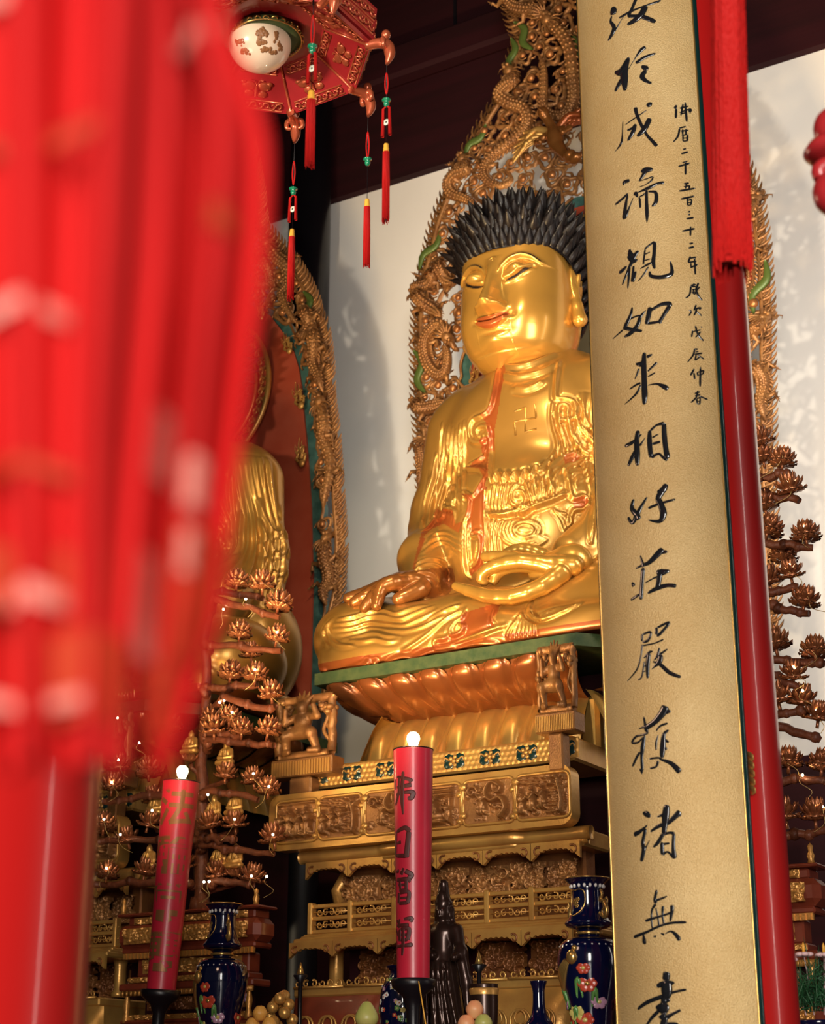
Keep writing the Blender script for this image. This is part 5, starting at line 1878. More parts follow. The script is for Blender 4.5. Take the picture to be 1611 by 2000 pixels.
for z in (PZ0, PZ1):
    MB().tube([(*arc(RP - .016, np.array([a]))[0], z - .3) for a in A], .0185, 8).build('end_edge', M['darkgreen'], plaque)
# the two gilt brackets that hold the board to the column
for z in (1.72, 4.7):
    mb = MB()
    for dz in np.linspace(-.05, .05, 5):
        mb.tube([(*arc(r, np.array([PH + a]))[0], z - .3 + dz) for r, a in ((RP - .02, .05), (RP - .03, .12), (CR + .002, .22))], .014, 6)
    mb.build('bracket', M['carve_light'], plaque)


def on_board(px, py, R):
    d = ray(px, py)
    ox, oy = CAM[0] - CX, CAM[1] - CY
    a, b, c = d[0] ** 2 + d[1] ** 2, ox * d[0] + oy * d[1], ox * ox + oy * oy - R * R
    q = b * b - a * c
    if q < 0:
        return None
    return CAM + d * ((-b - math.sqrt(q)) / a)


FR_ = {'P1': (1140, 0, 5.714), 'P2': (1140, 320, 5.714), 'P3': (1160, 650, 5.714), 'P4': (1180, 920, 4.546), 'P5': (1180, 1330, 5.333), 'P6': (1180, 1630, 5.37),
       'S1': (1290, 190, 6.0636), 'S2': (1310, 500, 6.67)}
# brush strokes: x y width, in the tracing frames of the board
BIG = [
 ('P1', '320 80 40 330 120 80 325 165 60|310 180 20 300 240 30 335 300 45 320 370 50 270 455 20|345 350 25 420 220 8 480 140 10|590 -30 40 540 90 35 505 170 40 560 180 40 650 185 50 800 245 50|690 70 70 640 160 70 570 225 60 485 275 35|395 200 25 500 140 28 640 80 20 860 5 30'),
 ('P1', '345 805 30 430 790 100 500 640 40|490 650 50 450 800 90 455 900 80 460 1010 40|430 880 60 385 950 50 350 1020 30|500 770 10 560 670 10 640 560 45 690 525 40|590 700 40 680 640 40 800 595 25|580 705 30 600 690 40|645 735 30 690 760 60 720 770 30|690 790 50 650 850 55 690 900 40 755 930 25'),
 ('P1', '705 1185 40 735 1165 56 762 1152 25|435 1350 12 430 1500 16 415 1600 28 350 1690 6|465 1390 12 580 1310 16 700 1230 12|575 1200 45 590 1270 36 640 1390 34 700 1500 30 770 1580 36 815 1630 40|735 1320 60 690 1420 60 640 1480 55 595 1520 30|485 1455 25 540 1430 30 575 1395 30 545 1480 50 490 1570 26'),
 ('P2', '445 240 10 450 205 40 510 185 40|350 455 25 430 390 30 490 330 20|490 335 20 465 470 40 455 600 50 510 480 20 550 380 10|770 60 35 690 70 70 640 90 30|690 80 50 640 160 30 620 190 10 690 170 12 770 140 16|620 260 10 690 230 10 750 190 20 775 145 14|560 350 20 580 330 45 600 370 20|600 320 10 720 270 40 820 220 30 895 210 40|700 290 30 700 420 36 705 560 40 705 655 10|630 490 24 625 400 24 620 370 14 665 345 20 690 320 14|720 310 20 800 320 36 805 420 44 760 475 24'),
 ('P2', '510 955 25 520 1010 60 560 1040 40|610 970 30 570 1020 50 540 1090 50 500 1170 30 430 1350 22|490 1030 30 550 1080 60 600 1070 20|395 1220 40 440 1180 40 480 1140 20|510 1150 30 500 1280 28 490 1390 16|555 1140 24 550 1200 30 545 1310 40 580 1200 30|685 950 20 670 1060 22 665 1120 20|680 950 24 740 900 22 790 870 30|790 870 40 785 1000 40 775 1090 44 790 1170 26|680 1010 14 740 985 14|675 1080 14 740 1060 14|630 1170 14 700 1130 24 760 1100 26|720 1150 20 670 1230 20 605 1310 10|735 1200 20 750 1250 40 850 1265 45 960 1240 50 985 1190 40 965 1085 16'),
 ('P2', '540 1600 20 520 1690 40 470 1800 50 450 1850 30|450 1830 40 540 1850 40 650 1865 30|690 1635 12 630 1710 40 600 1800 50 520 1890 50 450 1930 20|470 1760 20 560 1710 20 630 1690 18|440 1850 24 320 1955 10|740 1600 50 720 1700 55 700 1790 40|740 1640 30 860 1570 40 950 1560 50 960 1590 50|960 1580 50 890 1690 40 850 1760 40 870 1770 20|710 1780 30 790 1770 30 860 1755 24'),
 ('P3', '560 220 40 555 350 60 560 550 62 565 700 66 560 800 36|465 345 20 520 350 60 550 330 60|590 270 40 650 240 20|500 400 26 480 460 22 455 515 10|600 430 20 660 370 26 700 330 30|600 490 16 680 445 20|395 630 14 470 580 24 520 560 24|520 580 24 470 680 26 340 800 8|600 585 10 700 570 22 780 600 50 825 630 46'),
 ('P3', '490 1090 50 475 1200 60 480 1350 70 485 1480 44|345 1265 40 440 1215 40 530 1130 16|470 1300 40 420 1400 50 380 1485 30|510 1260 30 570 1170 8|620 1090 40 620 1230 56 635 1390 50|630 1090 30 700 1030 24 780 1010 50|780 1010 50 785 1150 56 800 1290 56 820 1400 66|650 1170 20 715 1130 16|650 1240 30 740 1215 30|640 1390 40 720 1350 26 770 1390 30 820 1420 40'),
 ('P4', '260 250 26 245 330 40 290 390 50 310 430 40|380 230 20 330 310 30 290 390 50 250 460 30 210 410 26|550 115 40 520 170 60 470 190 30|520 170 60 480 240 50 500 290 50 525 380 60 490 445 36 390 435 10|390 330 24 490 290 22 630 250 20'),
 ('P4', '320 750 14 340 820 26 350 850 30|280 865 14 340 835 24 400 810 40 490 720 56 520 690 40|500 720 40 560 715 24|345 860 40 335 980 36 325 1140 40|245 990 20 265 1020 40|235 1145 24 310 1095 24|360 995 10 440 950 14 470 940 20|465 885 20 500 900 60 580 885 24|495 900 50 480 1000 44 470 1030 44|385 1085 20 470 1040 40 560 1015 34 640 1020 34'),
 ('P4', '335 1450 24 335 1510 24|340 1450 20 410 1430 20 390 1500 26 340 1520 18|460 1390 26 465 1450 30|470 1390 22 575 1345 22 500 1440 26 465 1465 20|340 1550 16 440 1530 12 525 1495 16|335 1540 20 325 1640 16 290 1760 16 205 1865 8|350 1660 14 400 1610 24 430 1600 10|395 1620 40 385 1720 40 385 1840 26|355 1690 14 345 1760 16 330 1830 16 300 1855 14|340 1740 10 370 1725 14|335 1785 10 365 1775 12|490 1570 20 470 1640 24 440 1680 10|560 1580 14 490 1630 20|500 1630 40 490 1690 50 440 1740 16 420 1760 8|430 1690 12 500 1720 30 580 1790 34 680 1830 26'),
 ('P5', '640 260 90 600 340 80 520 430 60 440 490 50 455 540 20|690 310 30 640 330 40|410 375 20 425 450 30 440 500 40|360 500 10 410 480 24 440 490 40|460 540 20 400 560 20 330 580 24 290 640 26 350 640 20 400 590 20|420 560 26 400 680 50 390 800 34 395 900 34 390 970 16|370 740 30 330 810 30 295 890 24|370 915 20 390 950 24|540 520 16 580 470 22 660 440 20|560 560 10 540 640 24 540 720 16|670 510 20 620 560 40 610 680 60 600 800 44|610 600 40 670 640 20|620 700 50 655 710 20|470 810 20 560 800 20 600 820 24 700 860 44 790 950 64|560 830 30 540 890 24 475 910 20'),
 ('P5', '400 1375 20 440 1385 60 480 1415 30|310 1600 50 370 1570 40 450 1500 14|430 1540 40 400 1680 40 410 1760 50 385 1880 40|410 1780 30 440 1720 16 470 1660 8|650 1290 60 640 1400 80 630 1500 60 620 1600 50|550 1415 14 620 1390 40|790 1360 60 720 1430 50 650 1490 40|800 1400 30 780 1390 40|480 1570 20 570 1510 40 640 1490 40|620 1580 40 560 1680 40 510 1730 22|600 1680 40 605 1810 44|620 1600 24 680 1580 26 730 1590 36|725 1590 36 720 1720 40 730 1850 56|610 1700 24 680 1690 20|610 1810 30 660 1780 20 720 1840 30'),
 ('P6', '550 580 30 530 680 36 545 720 36|540 690 24 600 670 22 660 645 12|540 730 30 500 790 24 495 900 22 505 990 20|540 770 18 560 860 18 575 960 22|615 750 34 610 850 24 625 940 22|710 740 44 710 800 40 690 910 22|430 905 30 540 870 24 640 840 22 720 810 24|310 1075 36 450 1020 26 590 955 24 720 925 24 860 920 26|410 1040 14 420 1120 50 440 1130 20|515 1070 14 545 1065 24|590 1035 12 630 1050 24|640 1040 10 700 1015 20 760 1060 40 790 1110 40'),
 ('P6', '655 1440 80 645 1530 80|550 1590 40 640 1560 60 735 1555 30|650 1540 110 655 1650 120 640 1720 70|350 1830 30 450 1760 40 600 1700 40 740 1650 24 860 1625 26|690 1740 30 640 1730 80 620 1790 60|540 1810 30 620 1820 120 680 1810 40|800 1840 30 720 1880 30 640 1920 60 610 1880 120|640 1900 60 620 2000 80 610 2080 60|570 1850 40 500 1920 36 450 1990 26 380 2080 12|650 1990 40 760 1990 30 800 2060 20|480 2090 24 620 2080 30 760 2070 24'),
]
SMALL = [
 ('S1', '190 95 22 165 135 22|185 130 20 180 245 22|225 130 14 330 105 14|225 180 12 350 140 14 355 170 18|250 110 16 250 200 12|230 200 12 300 180 12|290 60 20 310 290 22|265 80 18 240 220 12|340 150 22 350 190 14'),
 ('S1', '220 365 14 300 345 14|225 370 18 205 460 18 150 530 10|240 400 14 330 390 14|260 380 16 262 440 16|300 375 16 300 440 16|250 450 12 320 440 12|265 450 16 265 520 14|320 445 18 315 520 18|270 485 10 315 480 10|265 520 12 315 515 12'),
 ('S1', '265 620 14 300 605 16|245 670 16 325 645 18'),
 ('S1', '210 820 16 345 780 18|295 760 16 295 915 20|255 775 10 320 755 12'),
 ('S1', '275 1025 16 335 1015 18|310 1020 14 295 1080 14|275 1060 12 340 1050 14 335 1080 14|220 1110 18 410 1078 18'),
 ('S1', '240 1205 18 400 1170 18|325 1190 12 310 1225 12|315 1225 14 320 1280 14|315 1225 12 365 1215 14 355 1280 16|322 1250 10 355 1245 10|320 1280 10 355 1275 10'),
 ('S1', '325 1360 14 350 1350 16|325 1390 14 350 1385 16|305 1440 16 390 1425 18'),
 ('S1', '255 1585 16 405 1555 20|355 1530 16 352 1640 18'),
 ('S1', '340 1735 16 385 1725 16|330 1785 16 395 1770 20'),
 ('S2', '255 5 18 225 80 20|240 30 14 330 15 16|225 85 16 335 65 16|260 90 14 262 140 14|255 150 16 350 110 18|310 20 16 318 240 20'),
 ('S2', '300 355 14 300 390 14|260 380 16 330 370 14|255 395 16 340 400 14|260 390 20 245 500 18 190 550 12|275 440 12 320 430 12|300 430 14 290 495 14|270 470 12 330 470 12|360 350 20 330 440 22 360 520 22 410 580 16|375 400 14 340 450 12|330 480 14 300 500 12'),
 ('S2', '235 705 14 265 715 18|270 715 16 235 780 14|330 635 18 300 710 16|310 690 14 385 675 20 370 700 10|335 690 20 320 740 18 300 775 12|330 720 14 405 780 16'),
 ('S2', '285 970 18 270 1055 16|290 985 10 390 960 14|320 910 18 345 1000 20 380 1060 20 430 1105 14|400 920 20 395 930 16|390 985 16 340 1040 14 320 1060 8'),
 ('S2', '310 1210 16 350 1215 18|310 1210 18 290 1290 18 215 1385 10|320 1250 12 360 1245 12|310 1280 14 410 1265 18|330 1285 16 315 1360 18|320 1360 14 380 1310 14|350 1290 14 435 1345 16'),
 ('S2', '305 1470 18 255 1555 20|300 1520 16 310 1605 20|345 1515 16 350 1565 14|345 1515 12 425 1495 16 410 1545 14|350 1555 10 410 1540 10|385 1445 20 380 1700 22'),
 ('S2', '310 1790 14 380 1770 14|315 1820 12 385 1800 12|350 1755 18 330 1840 18 260 1910 12|360 1820 16 480 1870 18|335 1860 16 345 1930 16|340 1860 12 380 1850 14 375 1935 18|345 1895 10 375 1890 10|345 1930 10 378 1925 12'),
]
def on_drum(px, py, cx, cy, Rf):
    R = Rf(2.0)
    for _ in range(4):
        d = ray(px, py)
        ox, oy = CAM[0] - cx, CAM[1] - cy
        a, b, c = d[0] ** 2 + d[1] ** 2, ox * d[0] + oy * d[1], ox * ox + oy * oy - R * R
        q = b * b - a * c
        p = CAM + d * ((-b - math.sqrt(max(q, 0))) / a)
        R = Rf(p[2])
    return p


for name, chars, thick in (('carved_character', BIG, 0.55), ('inscription_character', SMALL, 0.5)):
    for fr, st in chars:
        x0, y0, sc = FR_[fr]
        mb = MB()
        for k, s in enumerate(st.split('|')):
            q = np.array(s.split(), float).reshape(-1, 3)
            n = max(6, 5 * len(q))
            S = spline(q, n)
            pts = [on_board(x0 + x / sc, y0 + y / sc, RP + .001) for x, y, w in S]
            dep = float((pts[0] - CAM) @ FWD)
            wd = S[:, 2] / sc * dep / F_PX * (0.56 if name[0] == 'c' else 0.74)
            e = np.minimum(np.arange(n), np.arange(n)[::-1])
            wd = np.maximum(wd * np.where(e == 0, .55, np.where(e == 1, .9, 1)), .0011)
            P = np.array(pts) - PB
            nr = np.array([P[n // 2][0], P[n // 2][1], 0])
            # soft flat ribbon standing on the board
            mb.tube(P, wd, 10, ref=nr / np.linalg.norm(nr), flat=.30 if name[0] == 'c' else .4)
        mb.build(name, M['glyph'], plaque)
# ------------------------------------------------------------------ things on the altar table (top at 0.95)
TT = 0.95


def text_on_drum(s, size, R, ang, ztop, step, m, parent, z_off=0.0, bold=0.0):
    for k, ch in enumerate(s):
        cu = bpy.data.curves.new('glyph', 'FONT')
        cu.body = ch
        cu.size = size
        cu.offset = bold
        cu.align_x = 'CENTER'
        o = bpy.data.objects.new('glyph', cu)
        COL.objects.link(o)
        bpy.context.view_layer.update()
        me = o.evaluated_get(bpy.context.evaluated_depsgraph_get()).to_mesh()
        bm = bmesh.new()
        bm.from_mesh(me)
        bmesh.ops.triangulate(bm, faces=bm.faces)
        for _ in range(5):
            bmesh.ops.subdivide_edges(bm, edges=[e for e in bm.edges if e.calc_length() > size * .05], cuts=1)
            bmesh.ops.triangulate(bm, faces=bm.faces)
        V = np.array([v.co[:] for v in bm.verts])
        Fc = [[v.index for v in f.verts] for f in bm.faces]
        bm.free()
        o.to_mesh_clear()
        bpy.data.objects.remove(o)
        bpy.data.curves.remove(cu)
        z = ztop - k * step + V[:, 1] * 1.15
        a = ang + V[:, 0] * 1.1 / R
        r = (np.interp(z, [0, 1], [0, 0]) + R(z) if callable(R) else R) + .0022
        P = np.stack([r * np.sin(a), -r * np.cos(a), z + z_off], -1)
        MB().add(P, Fc).build('character', m, parent, smooth=False)


def candle(label, loc, zb, zt, rb, rt, text, m, ang, tilt):
    root = thing('altar_candle', label, 'candle', (loc[0], loc[1], TT))
    root.rotation_euler = tilt
    h0, h1 = zb - TT, zt - TT
    MB().lathe([(0, 0), (.10, 0), (.10, .012), (.04, .035), (.022, .07), (.030, h0 - .11), (.045, h0 - .07), (.088, h0 - .035), (.095, h0 - .004), (.085, h0), (0, h0)], 32).build('black_holder', M['black'], root)
    MB().lathe([(0, h0), (rb, h0), (rb + .0, h0 + .002), (rt, h1 - .004), (rt - .006, h1), (rt - .012, h1 - .004), (0, h1 - .006)], 48).build('red_shaft', M['candle'], root, smooth='auto')
    MB().tube([(rt * math.cos(a), rt * math.sin(a), h1) for a in np.linspace(0, 2 * PI, 40, endpoint=False)], .003, 6, closed=True).build('rim', M['bronze'], root)
    root.location.z = TT + .006
    b = MB().lathe([(0, h1 - .006), (.013, h1 - .006), (.014, h1 + .012), (.024, h1 + .032), (.029, h1 + .05), (.026, h1 + .066), (.014, h1 + .078), (0, h1 + .080)], 24)
    b.build('bulb', M['bulb'], root)
    ld = bpy.data.lights.new('bulb_glow', 'POINT')
    lo = bpy.data.objects.new('bulb_glow', ld)
    COL.objects.link(lo)
    lo.parent = root
    lo.location = (0, -.01, h1 + .12)
    ld.energy, ld.color, ld.shadow_soft_size = 7, (1, .72, .36), .03
    Rm = (rb + rt) / 2
    sl = (rt - rb) / (h1 - h0)
    k = len(text)
    for i, ch in enumerate(text if tilt[1] else ''):
        zc = h1 - .205 - i * .222
        text_on_drum(ch, .185, rb + sl * (zc - h0) + .001, ang, zc, 0, m, root, bold=.0028)
    return root


pc, pl = at(807, 1468, 6.2), at(365, 1527, 6.4)
cc = candle('red candle lamp with maroon characters standing upright in front of the throne', (pc[0], 6.2), 1.28, pc[2], .068, .086, '佛日增輝', M['candle_text'], -.10, (0, 0, 0))
CS = ['60 380 20 150 400 30 170 420 40|60 460 26 120 450 30 170 440 36|55 520 24 120 500 26 180 500 40 170 540 40 140 545 24|105 340 26 100 450 34 98 560 34 105 670 14|75 390 24 72 500 30 50 600 20|48 400 14 50 480 14',
      '55 800 26 52 900 30 50 990 30|60 800 30 120 770 34 155 800 40|150 800 40 140 900 42 130 1000 44|60 890 20 90 880 30|55 985 30 130 985 36',
      '55 1110 20 75 1100 30|110 1080 24 90 1130 34|120 1100 34 170 1130 40 150 1160 40|60 1170 30 130 1165 34 165 1180 30|80 1170 24 85 1240 26|130 1170 30 130 1240 30|70 1210 20 140 1205 22|75 1250 24 145 1245 26|75 1270 26 72 1350 30|80 1270 24 150 1265 30 140 1350 34|80 1310 16 140 1305 18|75 1350 26 140 1345 28|50 1150 14 52 1300 16',
      '60 1480 20 80 1510 30|80 1470 20 75 1540 26|110 1470 20 170 1465 34 160 1490 30|60 1520 26 150 1515 30|54 1550 16 70 1600 26|80 1550 30 80 1640 30|85 1550 24 150 1545 34 140 1630 36|85 1590 18 140 1590 20|85 1630 22 140 1628 24|54 1680 20 180 1665 34|105 1530 26 105 1650 30 98 1750 18|55 1640 18 60 1700 20']
for st in CS:
    mb = MB()
    Rf = lambda z: .0012 + .068 + (.086 - .068) * (z - 1.286) / (pc[2] + .006 - 1.286)
    for s in st.split('|'):
        q = np.array(s.split(), float).reshape(-1, 3)
        n = max(7, 6 * len(q))
        S = spline(q, n)
        P = np.array([on_drum(760 + x / 3.92, 1420 + y / 3.92, pc[0], 6.2, Rf) for x, y, w in S]) - np.array([pc[0], 6.2, TT + .006])
        nr = P[n // 2] * np.array([1, 1, 0])
        e = np.minimum(np.arange(n), np.arange(n)[::-1])
        mb.tube(P, S[:, 2] / 3.92 * 7.5 / F_PX * .5 * np.where(e == 0, .6, 1), 10, ref=nr / np.linalg.norm(nr), flat=.10)
    mb.build('character', M['candle_text'], cc)
bl = at(317, 1935, 6.4)
candle('red candle lamp with worn gilt characters leaning left beside the blue vase', (bl[0] - .03, 6.4), bl[2], pl[2], .068, .088, '法輪常轉', M['candle_gold'], .52, (0, .065, 0))


def flower(mb, c, n, r, mi, mi2, k=6):
    """painted blossom lying on a curved wall: c on the wall, n outward"""
    Rm = rot_to(n)
    for i in range(k):
        a = 2 * PI * i / k
        d = Rm @ np.array([math.cos(a), math.sin(a), 0])
        mb.ball(c + d * r * .55, (r * .48, r * .48, r * .10), 8, mi, Rm)
    mb.ball(c + n * r * .05, (r * .3, r * .3, r * .14), 8, mi2, Rm)


VPROF = [(0, 0), (.075, 0), (.078, .02), (.066, .06), (.075, .16), (.098, .26), (.112, .34), (.113, .39), (.100, .435), (.075, .455), (.043, .462), (.040, .478), (.044, .492), (.072, .502), (.082, .512), (.084, .520),
         (.076, .532), (.066, .55), (.057, .58), (.054, .64), (.055, .66), (.066, .682), (.078, .695), (.080, .70), (.074, .70), (.058, .68), (.05, .64), (0, .62)]
vp = np.array(VPROF)


def vrad(z):
    return np.interp(z, vp[:-4, 1], vp[:-4, 0])


def vase(label, loc, rz):
    root = thing('porcelain_vase', label, 'vase', loc, 'cobalt vases on the altar table')
    root.rotation_euler = (0, 0, rz)
    MB().lathe(spline(vp, 110), 48).build('body', M['cobalt'], root)

    def onv(a, z, lift=0.0):
        r = float(vrad(z)) + lift
        return np.array([r * math.sin(a), -r * math.cos(a), z]), np.array([math.sin(a), -math.cos(a), 0])
    fl = MB()
    mats = [M['redglaze'], M['yglaze'], M['mauve'], M['white'], M['gglaze'], M['vgold']]
    for a, z, r, c1, c2 in ((.1, .16, .036, 1, 5), (.55, .13, .034, 0, 1), (-.45, .12, .03, 0, 4), (.75, .27, .036, 0, 5), (.65, .33, .026, 0, 1), (-.2, .07, .028, 2, 1), (.35, .06, .026, 0, 5), (-.75, .30, .026, 1, 5), (-.6, .20, .030, 2, 3), (1.2, .2, .03, 2, 1), (-1.2, .2, .03, 1, 0),
                            (2.4, .2, .035, 0, 1), (-2.4, .25, .035, 1, 0), (3.1, .3, .03, 2, 1)):
        p, n = onv(a, z)
        flower(fl, p, n, r, c1, c2)
    for a, z, q in ((.3, .22, 1), (-.3, .18, -1), (.9, .18, 1), (-.9, .24, -1), (.0, .11, 1), (.55, .22, -1)):
        P = [onv(a + q * .12 * t, z + .07 * math.sin(t * 1.6), .001)[0] for t in np.linspace(0, 2, 9)]
        fl.tube(P, .008 * np.sin(np.linspace(.2, PI - .1, 9)) + .001, 6, mi=4)
    fl.build('floral_pattern', mats, root)
    ph = MB()      # long-tailed bird in gold and white
    for k in range(6):
        P = [onv(-.5 + .75 * t - .05 * k, .22 + .15 * t + .012 * k * (1 - t), .002)[0] for t in np.linspace(0, 1, 12)]
        ph.tube(P, .006 * np.sin(np.linspace(.3, PI, 12)) + .001, 6)
    p, n = onv(.28, .375)
    ph.ball(p, (.024, .018, .03), 10)
    p, n = onv(.36, .41)
    ph.ball(p, (.012, .012, .013), 8)
    ph.build('painted_bird', M['vgold'], root)
    sh = MB()
    S = [(-.62, .645), (-.2, .652), (.0, .648), (.2, .652), (.62, .645), (.70, .60), (.45, .565), (.0, .545), (-.45, .565), (-.70, .60)]
    sh.tube([onv(a, z - .0, .0015)[0] for a, z in spline(S, 50, True)], .0022, 6, closed=True)
    sh.build('gilt_cartouche', M['vgold'], root)
    cf = MB()
    for a, z, r in ((0, .598, .014), (.18, .612, .010), (-.2, .606, .012), (.1, .585, .010)):
        p, n = onv(a, z)
        flower(cf, p, n, r, 0, 0, 5)
    cf.build('neck_flowers', M['vgold'], root)
    dots = MB()
    for i in range(26):
        a = 2 * PI * i / 26
        p, n = onv(a, .425)
        dots.ball(p, .004, 6)
    for i in range(18):
        a = 2 * PI * i / 18
        p, n = onv(a, .668)
        dots.ball(p, (.006, .006, .009), 6)
    dots.build('dot_pattern', M['white'], root)
    MB().tube([(.080 * math.cos(a), .080 * math.sin(a), .7) for a in np.linspace(0, 2 * PI, 40, endpoint=False)], .0028, 6, closed=True).build('gilt_rim', M['vgold'], root)
    MB().tube([(.0435 * math.cos(a), .0435 * math.sin(a), .478) for a in np.linspace(0, 2 * PI, 40, endpoint=False)], .007, 6, closed=True).build('gilt_collar', M['vgold'], root)
    for s in (-1, 1):
        h = MB()
        P = spline([(s * .064, 0, .555), (s * .090, 0, .535), (s * .100, 0, .565), (s * .088, 0, .600), (s * .068, 0, .605), (s * .078, 0, .63), (s * .07, 0, .65)], 30)
        h.tube(P, np.interp(np.linspace(0, 1, 30), [0, .3, .6, 1], [.007, .009, .008, .004]), 8)
        h.tube(spline([(s * .090, 0, .60), (s * .104, 0, .615), (s * .108, 0, .59)], 8), np.linspace(.005, .002, 8), 6)
        h.tube(spline([(s * .085, 0, .54), (s * .076, 0, .56), (s * .086, 0, .575)], 8), .004, 6)
        h.build('handle', M['vgold'], root)
    return root


va = at(437, 1768, 5.95)
v1 = vase('blue porcelain vase with gilt handles beside the leaning red candle', (va[0], 5.95, TT + .002), -.64)
vb = at(1146, 1718, 5.60)
v2 = dup_tree(v1)
v2.location = (vb[0], 5.60, TT + .002)
v2.rotation_euler = (0, 0, -.42)
v2['label'] = 'blue flowered porcelain vase against the left edge of the gold board'
for v, z in ((v1, va[2]), (v2, vb[2])):
    v.scale = (1, 1, (z - TT) / .70)
print('vase heights', va[2] - TT, vb[2] - TT)

# standing bronze figure with a tall crown
gp = at(878, 1900, 6.6)
gu = thing('bronze_figurine', 'dark bronze standing robed woman with high bun right of the upright candle', 'figurine', (gp[0], 6.55, TT))
gh = at(876, 1720, 6.55)[2] - TT
f = Field((-.17, -.14, .15), (.17, .14, .86), .0045)
f.ell((0, -.004, .688), (.038, .042, .052), .008)
f.ell((0, .004, .725), (.043, .044, .034), .006)
f.cap((0, .0, .745), (0, .004, .80), .034, .024, .006)
f.ell((0, -.024, .752), (.022, .012, .030), .006)
f.ell((0, .004, .818), (.022, .024, .022), .006)
f.cap((0, 0, .61), (0, 0, .665), .019, .019, .010)
for s_ in (-1, 1):
    f.ell((s_ * .038, .0, .675), (.009, .012, .024), .006)
    f.chain([(s_ * .040, .01, .70), (s_ * .044, .012, .64), (s_ * .056, -.005, .58)], [.012, .010, .008], .008)
    f.ell((s_ * .014, -.040, .694), (.009, .006, .004), .004)
f.ell((0, -.046, .682), (.006, .008, .016), .004)
f.ell((0, -.041, .662), (.010, .006, .004), .003)
f.cap((-.052, 0, .592), (.052, 0, .592), .026, None, .02)
f.cap((0, 0, .585), (0.0, 0, .44), .056, .050, .03)
f.cap((0, 0, .44), (.02, 0, .2), .064, .080, .03)
f.chain([(-.07, 0, .60), (-.095, -.02, .50), (-.02, -.07, .485)], [.032, .028, .02], .02)
f.chain([(.07, 0, .60), (.10, -.02, .50), (.10, -.08, .47)], [.032, .028, .018], .02)
f.chain([(-.095, -.02, .50), (-.11, .0, .36), (-.095, .0, .24)], [.03, .026, .012], .02)
f.chain([(.10, -.02, .5), (.12, 0, .36), (.13, -.01, .24)], [.03, .028, .012], .02)
for k in range(5):
    x = -.05 + .025 * k
    f.chain(spline([(x, -.055, .45), (x * 1.2 + .01, -.075, .34), (x * 1.5 + .03, -.075, .18)], 6).tolist(), .009, .010)
V, Q = f.mesh()
sc = gh / .83
body_g = mesh_quads('robed_figure', V * sc, Q, M['bronze'], gu)
MB().lathe([(0, 0), (.10, 0), (.11, .03), (.085, .06), (.10, .10), (.105, .15), (.09, .18), (0, .185)], 24, (0.012, 0, 0)).xform(sc=sc).build('lotus_stand', M['bronze'], gu)

# cloisonne jar behind the candle
jp = at(752, 1930, 6.45)
jar = thing('enamel_jar', 'round dark blue jar covered with small enamel flowers behind the red candle', 'jar', (jp[0] - .01, 6.62, TT))
jt = at(755, 1888, 6.62)[2] - TT
prof = spline([(0, 0), (.06, 0), (.062, .02), (.05, .04), (.085, .10), (.108, .19), (.098, .27), (.066, .315), (.060, .33), (.075, .345), (.07, .352), (0, .35)], 60)
prof = prof * np.array([1.0, jt / .352])
MB().lathe(prof, 40).build('body', M['cobalt'], jar)
mats = [M['white'], M['yglaze'], M['mauve'], M['redglaze'], M['gglaze']]
R8 = random.Random(8)
mb = MB()
for i in range(110):
    z = R8.uniform(.09, .30) * jt / .352
    a = R8.uniform(-2.2, 2.2) + .4
    r = float(np.interp(z, prof[5:40, 1], prof[5:40, 0]))
    c = np.array([r * math.sin(a), -r * math.cos(a), z])
    n = np.array([math.sin(a), -math.cos(a), 0])
    flower(mb, c, n, R8.uniform(.008, .014), R8.choice((0, 0, 1, 2, 3, 4)), R8.choice((1, 3)), 5)
mb.build('enamel_pattern', mats, jar)

# offering plates with fruit


def plate(label, p, r, h):
    t = thing('offering_plate', label, 'plate', (p[0], p[1], TT + .002))
    MB().lathe(spline([(0, 0), (r * .5, 0), (r * .45, h * .2), (r * .2, h * .45), (r * .3, h * .7), (r, h * .92), (r * 1.03, h), (r * .9, h * .96), (0, h * .85)], 40), 36).build('bowl', M['plate'], t)
    MB().tube([(r * 1.02 * math.cos(a), r * 1.02 * math.sin(a), h) for a in np.linspace(0, 2 * PI, 36, endpoint=False)], .004, 6, closed=True).build('gilt_rim', M['vgold'], t)
    return t


def fruit(name, label, cat, p, r, m, group=None, pear=False):
    o = thing(name, label, cat, p, group)
    if pear:
        MB().lathe(spline([(0, 0), (r * .6, r * .05), (r, r * .7), (r * .8, r * 1.4), (r * .4, r * 2.0), (r * .15, r * 2.15), (0, r * 2.1)], 30), 24).build('flesh', m, o)
        MB().tube([(0, 0, r * 2.05), (.004, 0, r * 2.4)], .003, 6).build('stem', M['bark'], o)
    else:
        MB().lathe(spline([(0, r * .08), (r * .5, 0), (r, r * .95), (r * .55, r * 1.8), (r * .12, r * 1.88), (0, r * 1.75)], 30), 24, rf=lambda A, Z: 1 - .05 * np.exp(-((A - 1.2) / .25) ** 2)).build('flesh', m, o)
        MB().tube([(0, 0, r * 1.7), (.003, .002, r * 2.02)], .0025, 6).build('stem', M['bark'], o)
    return o


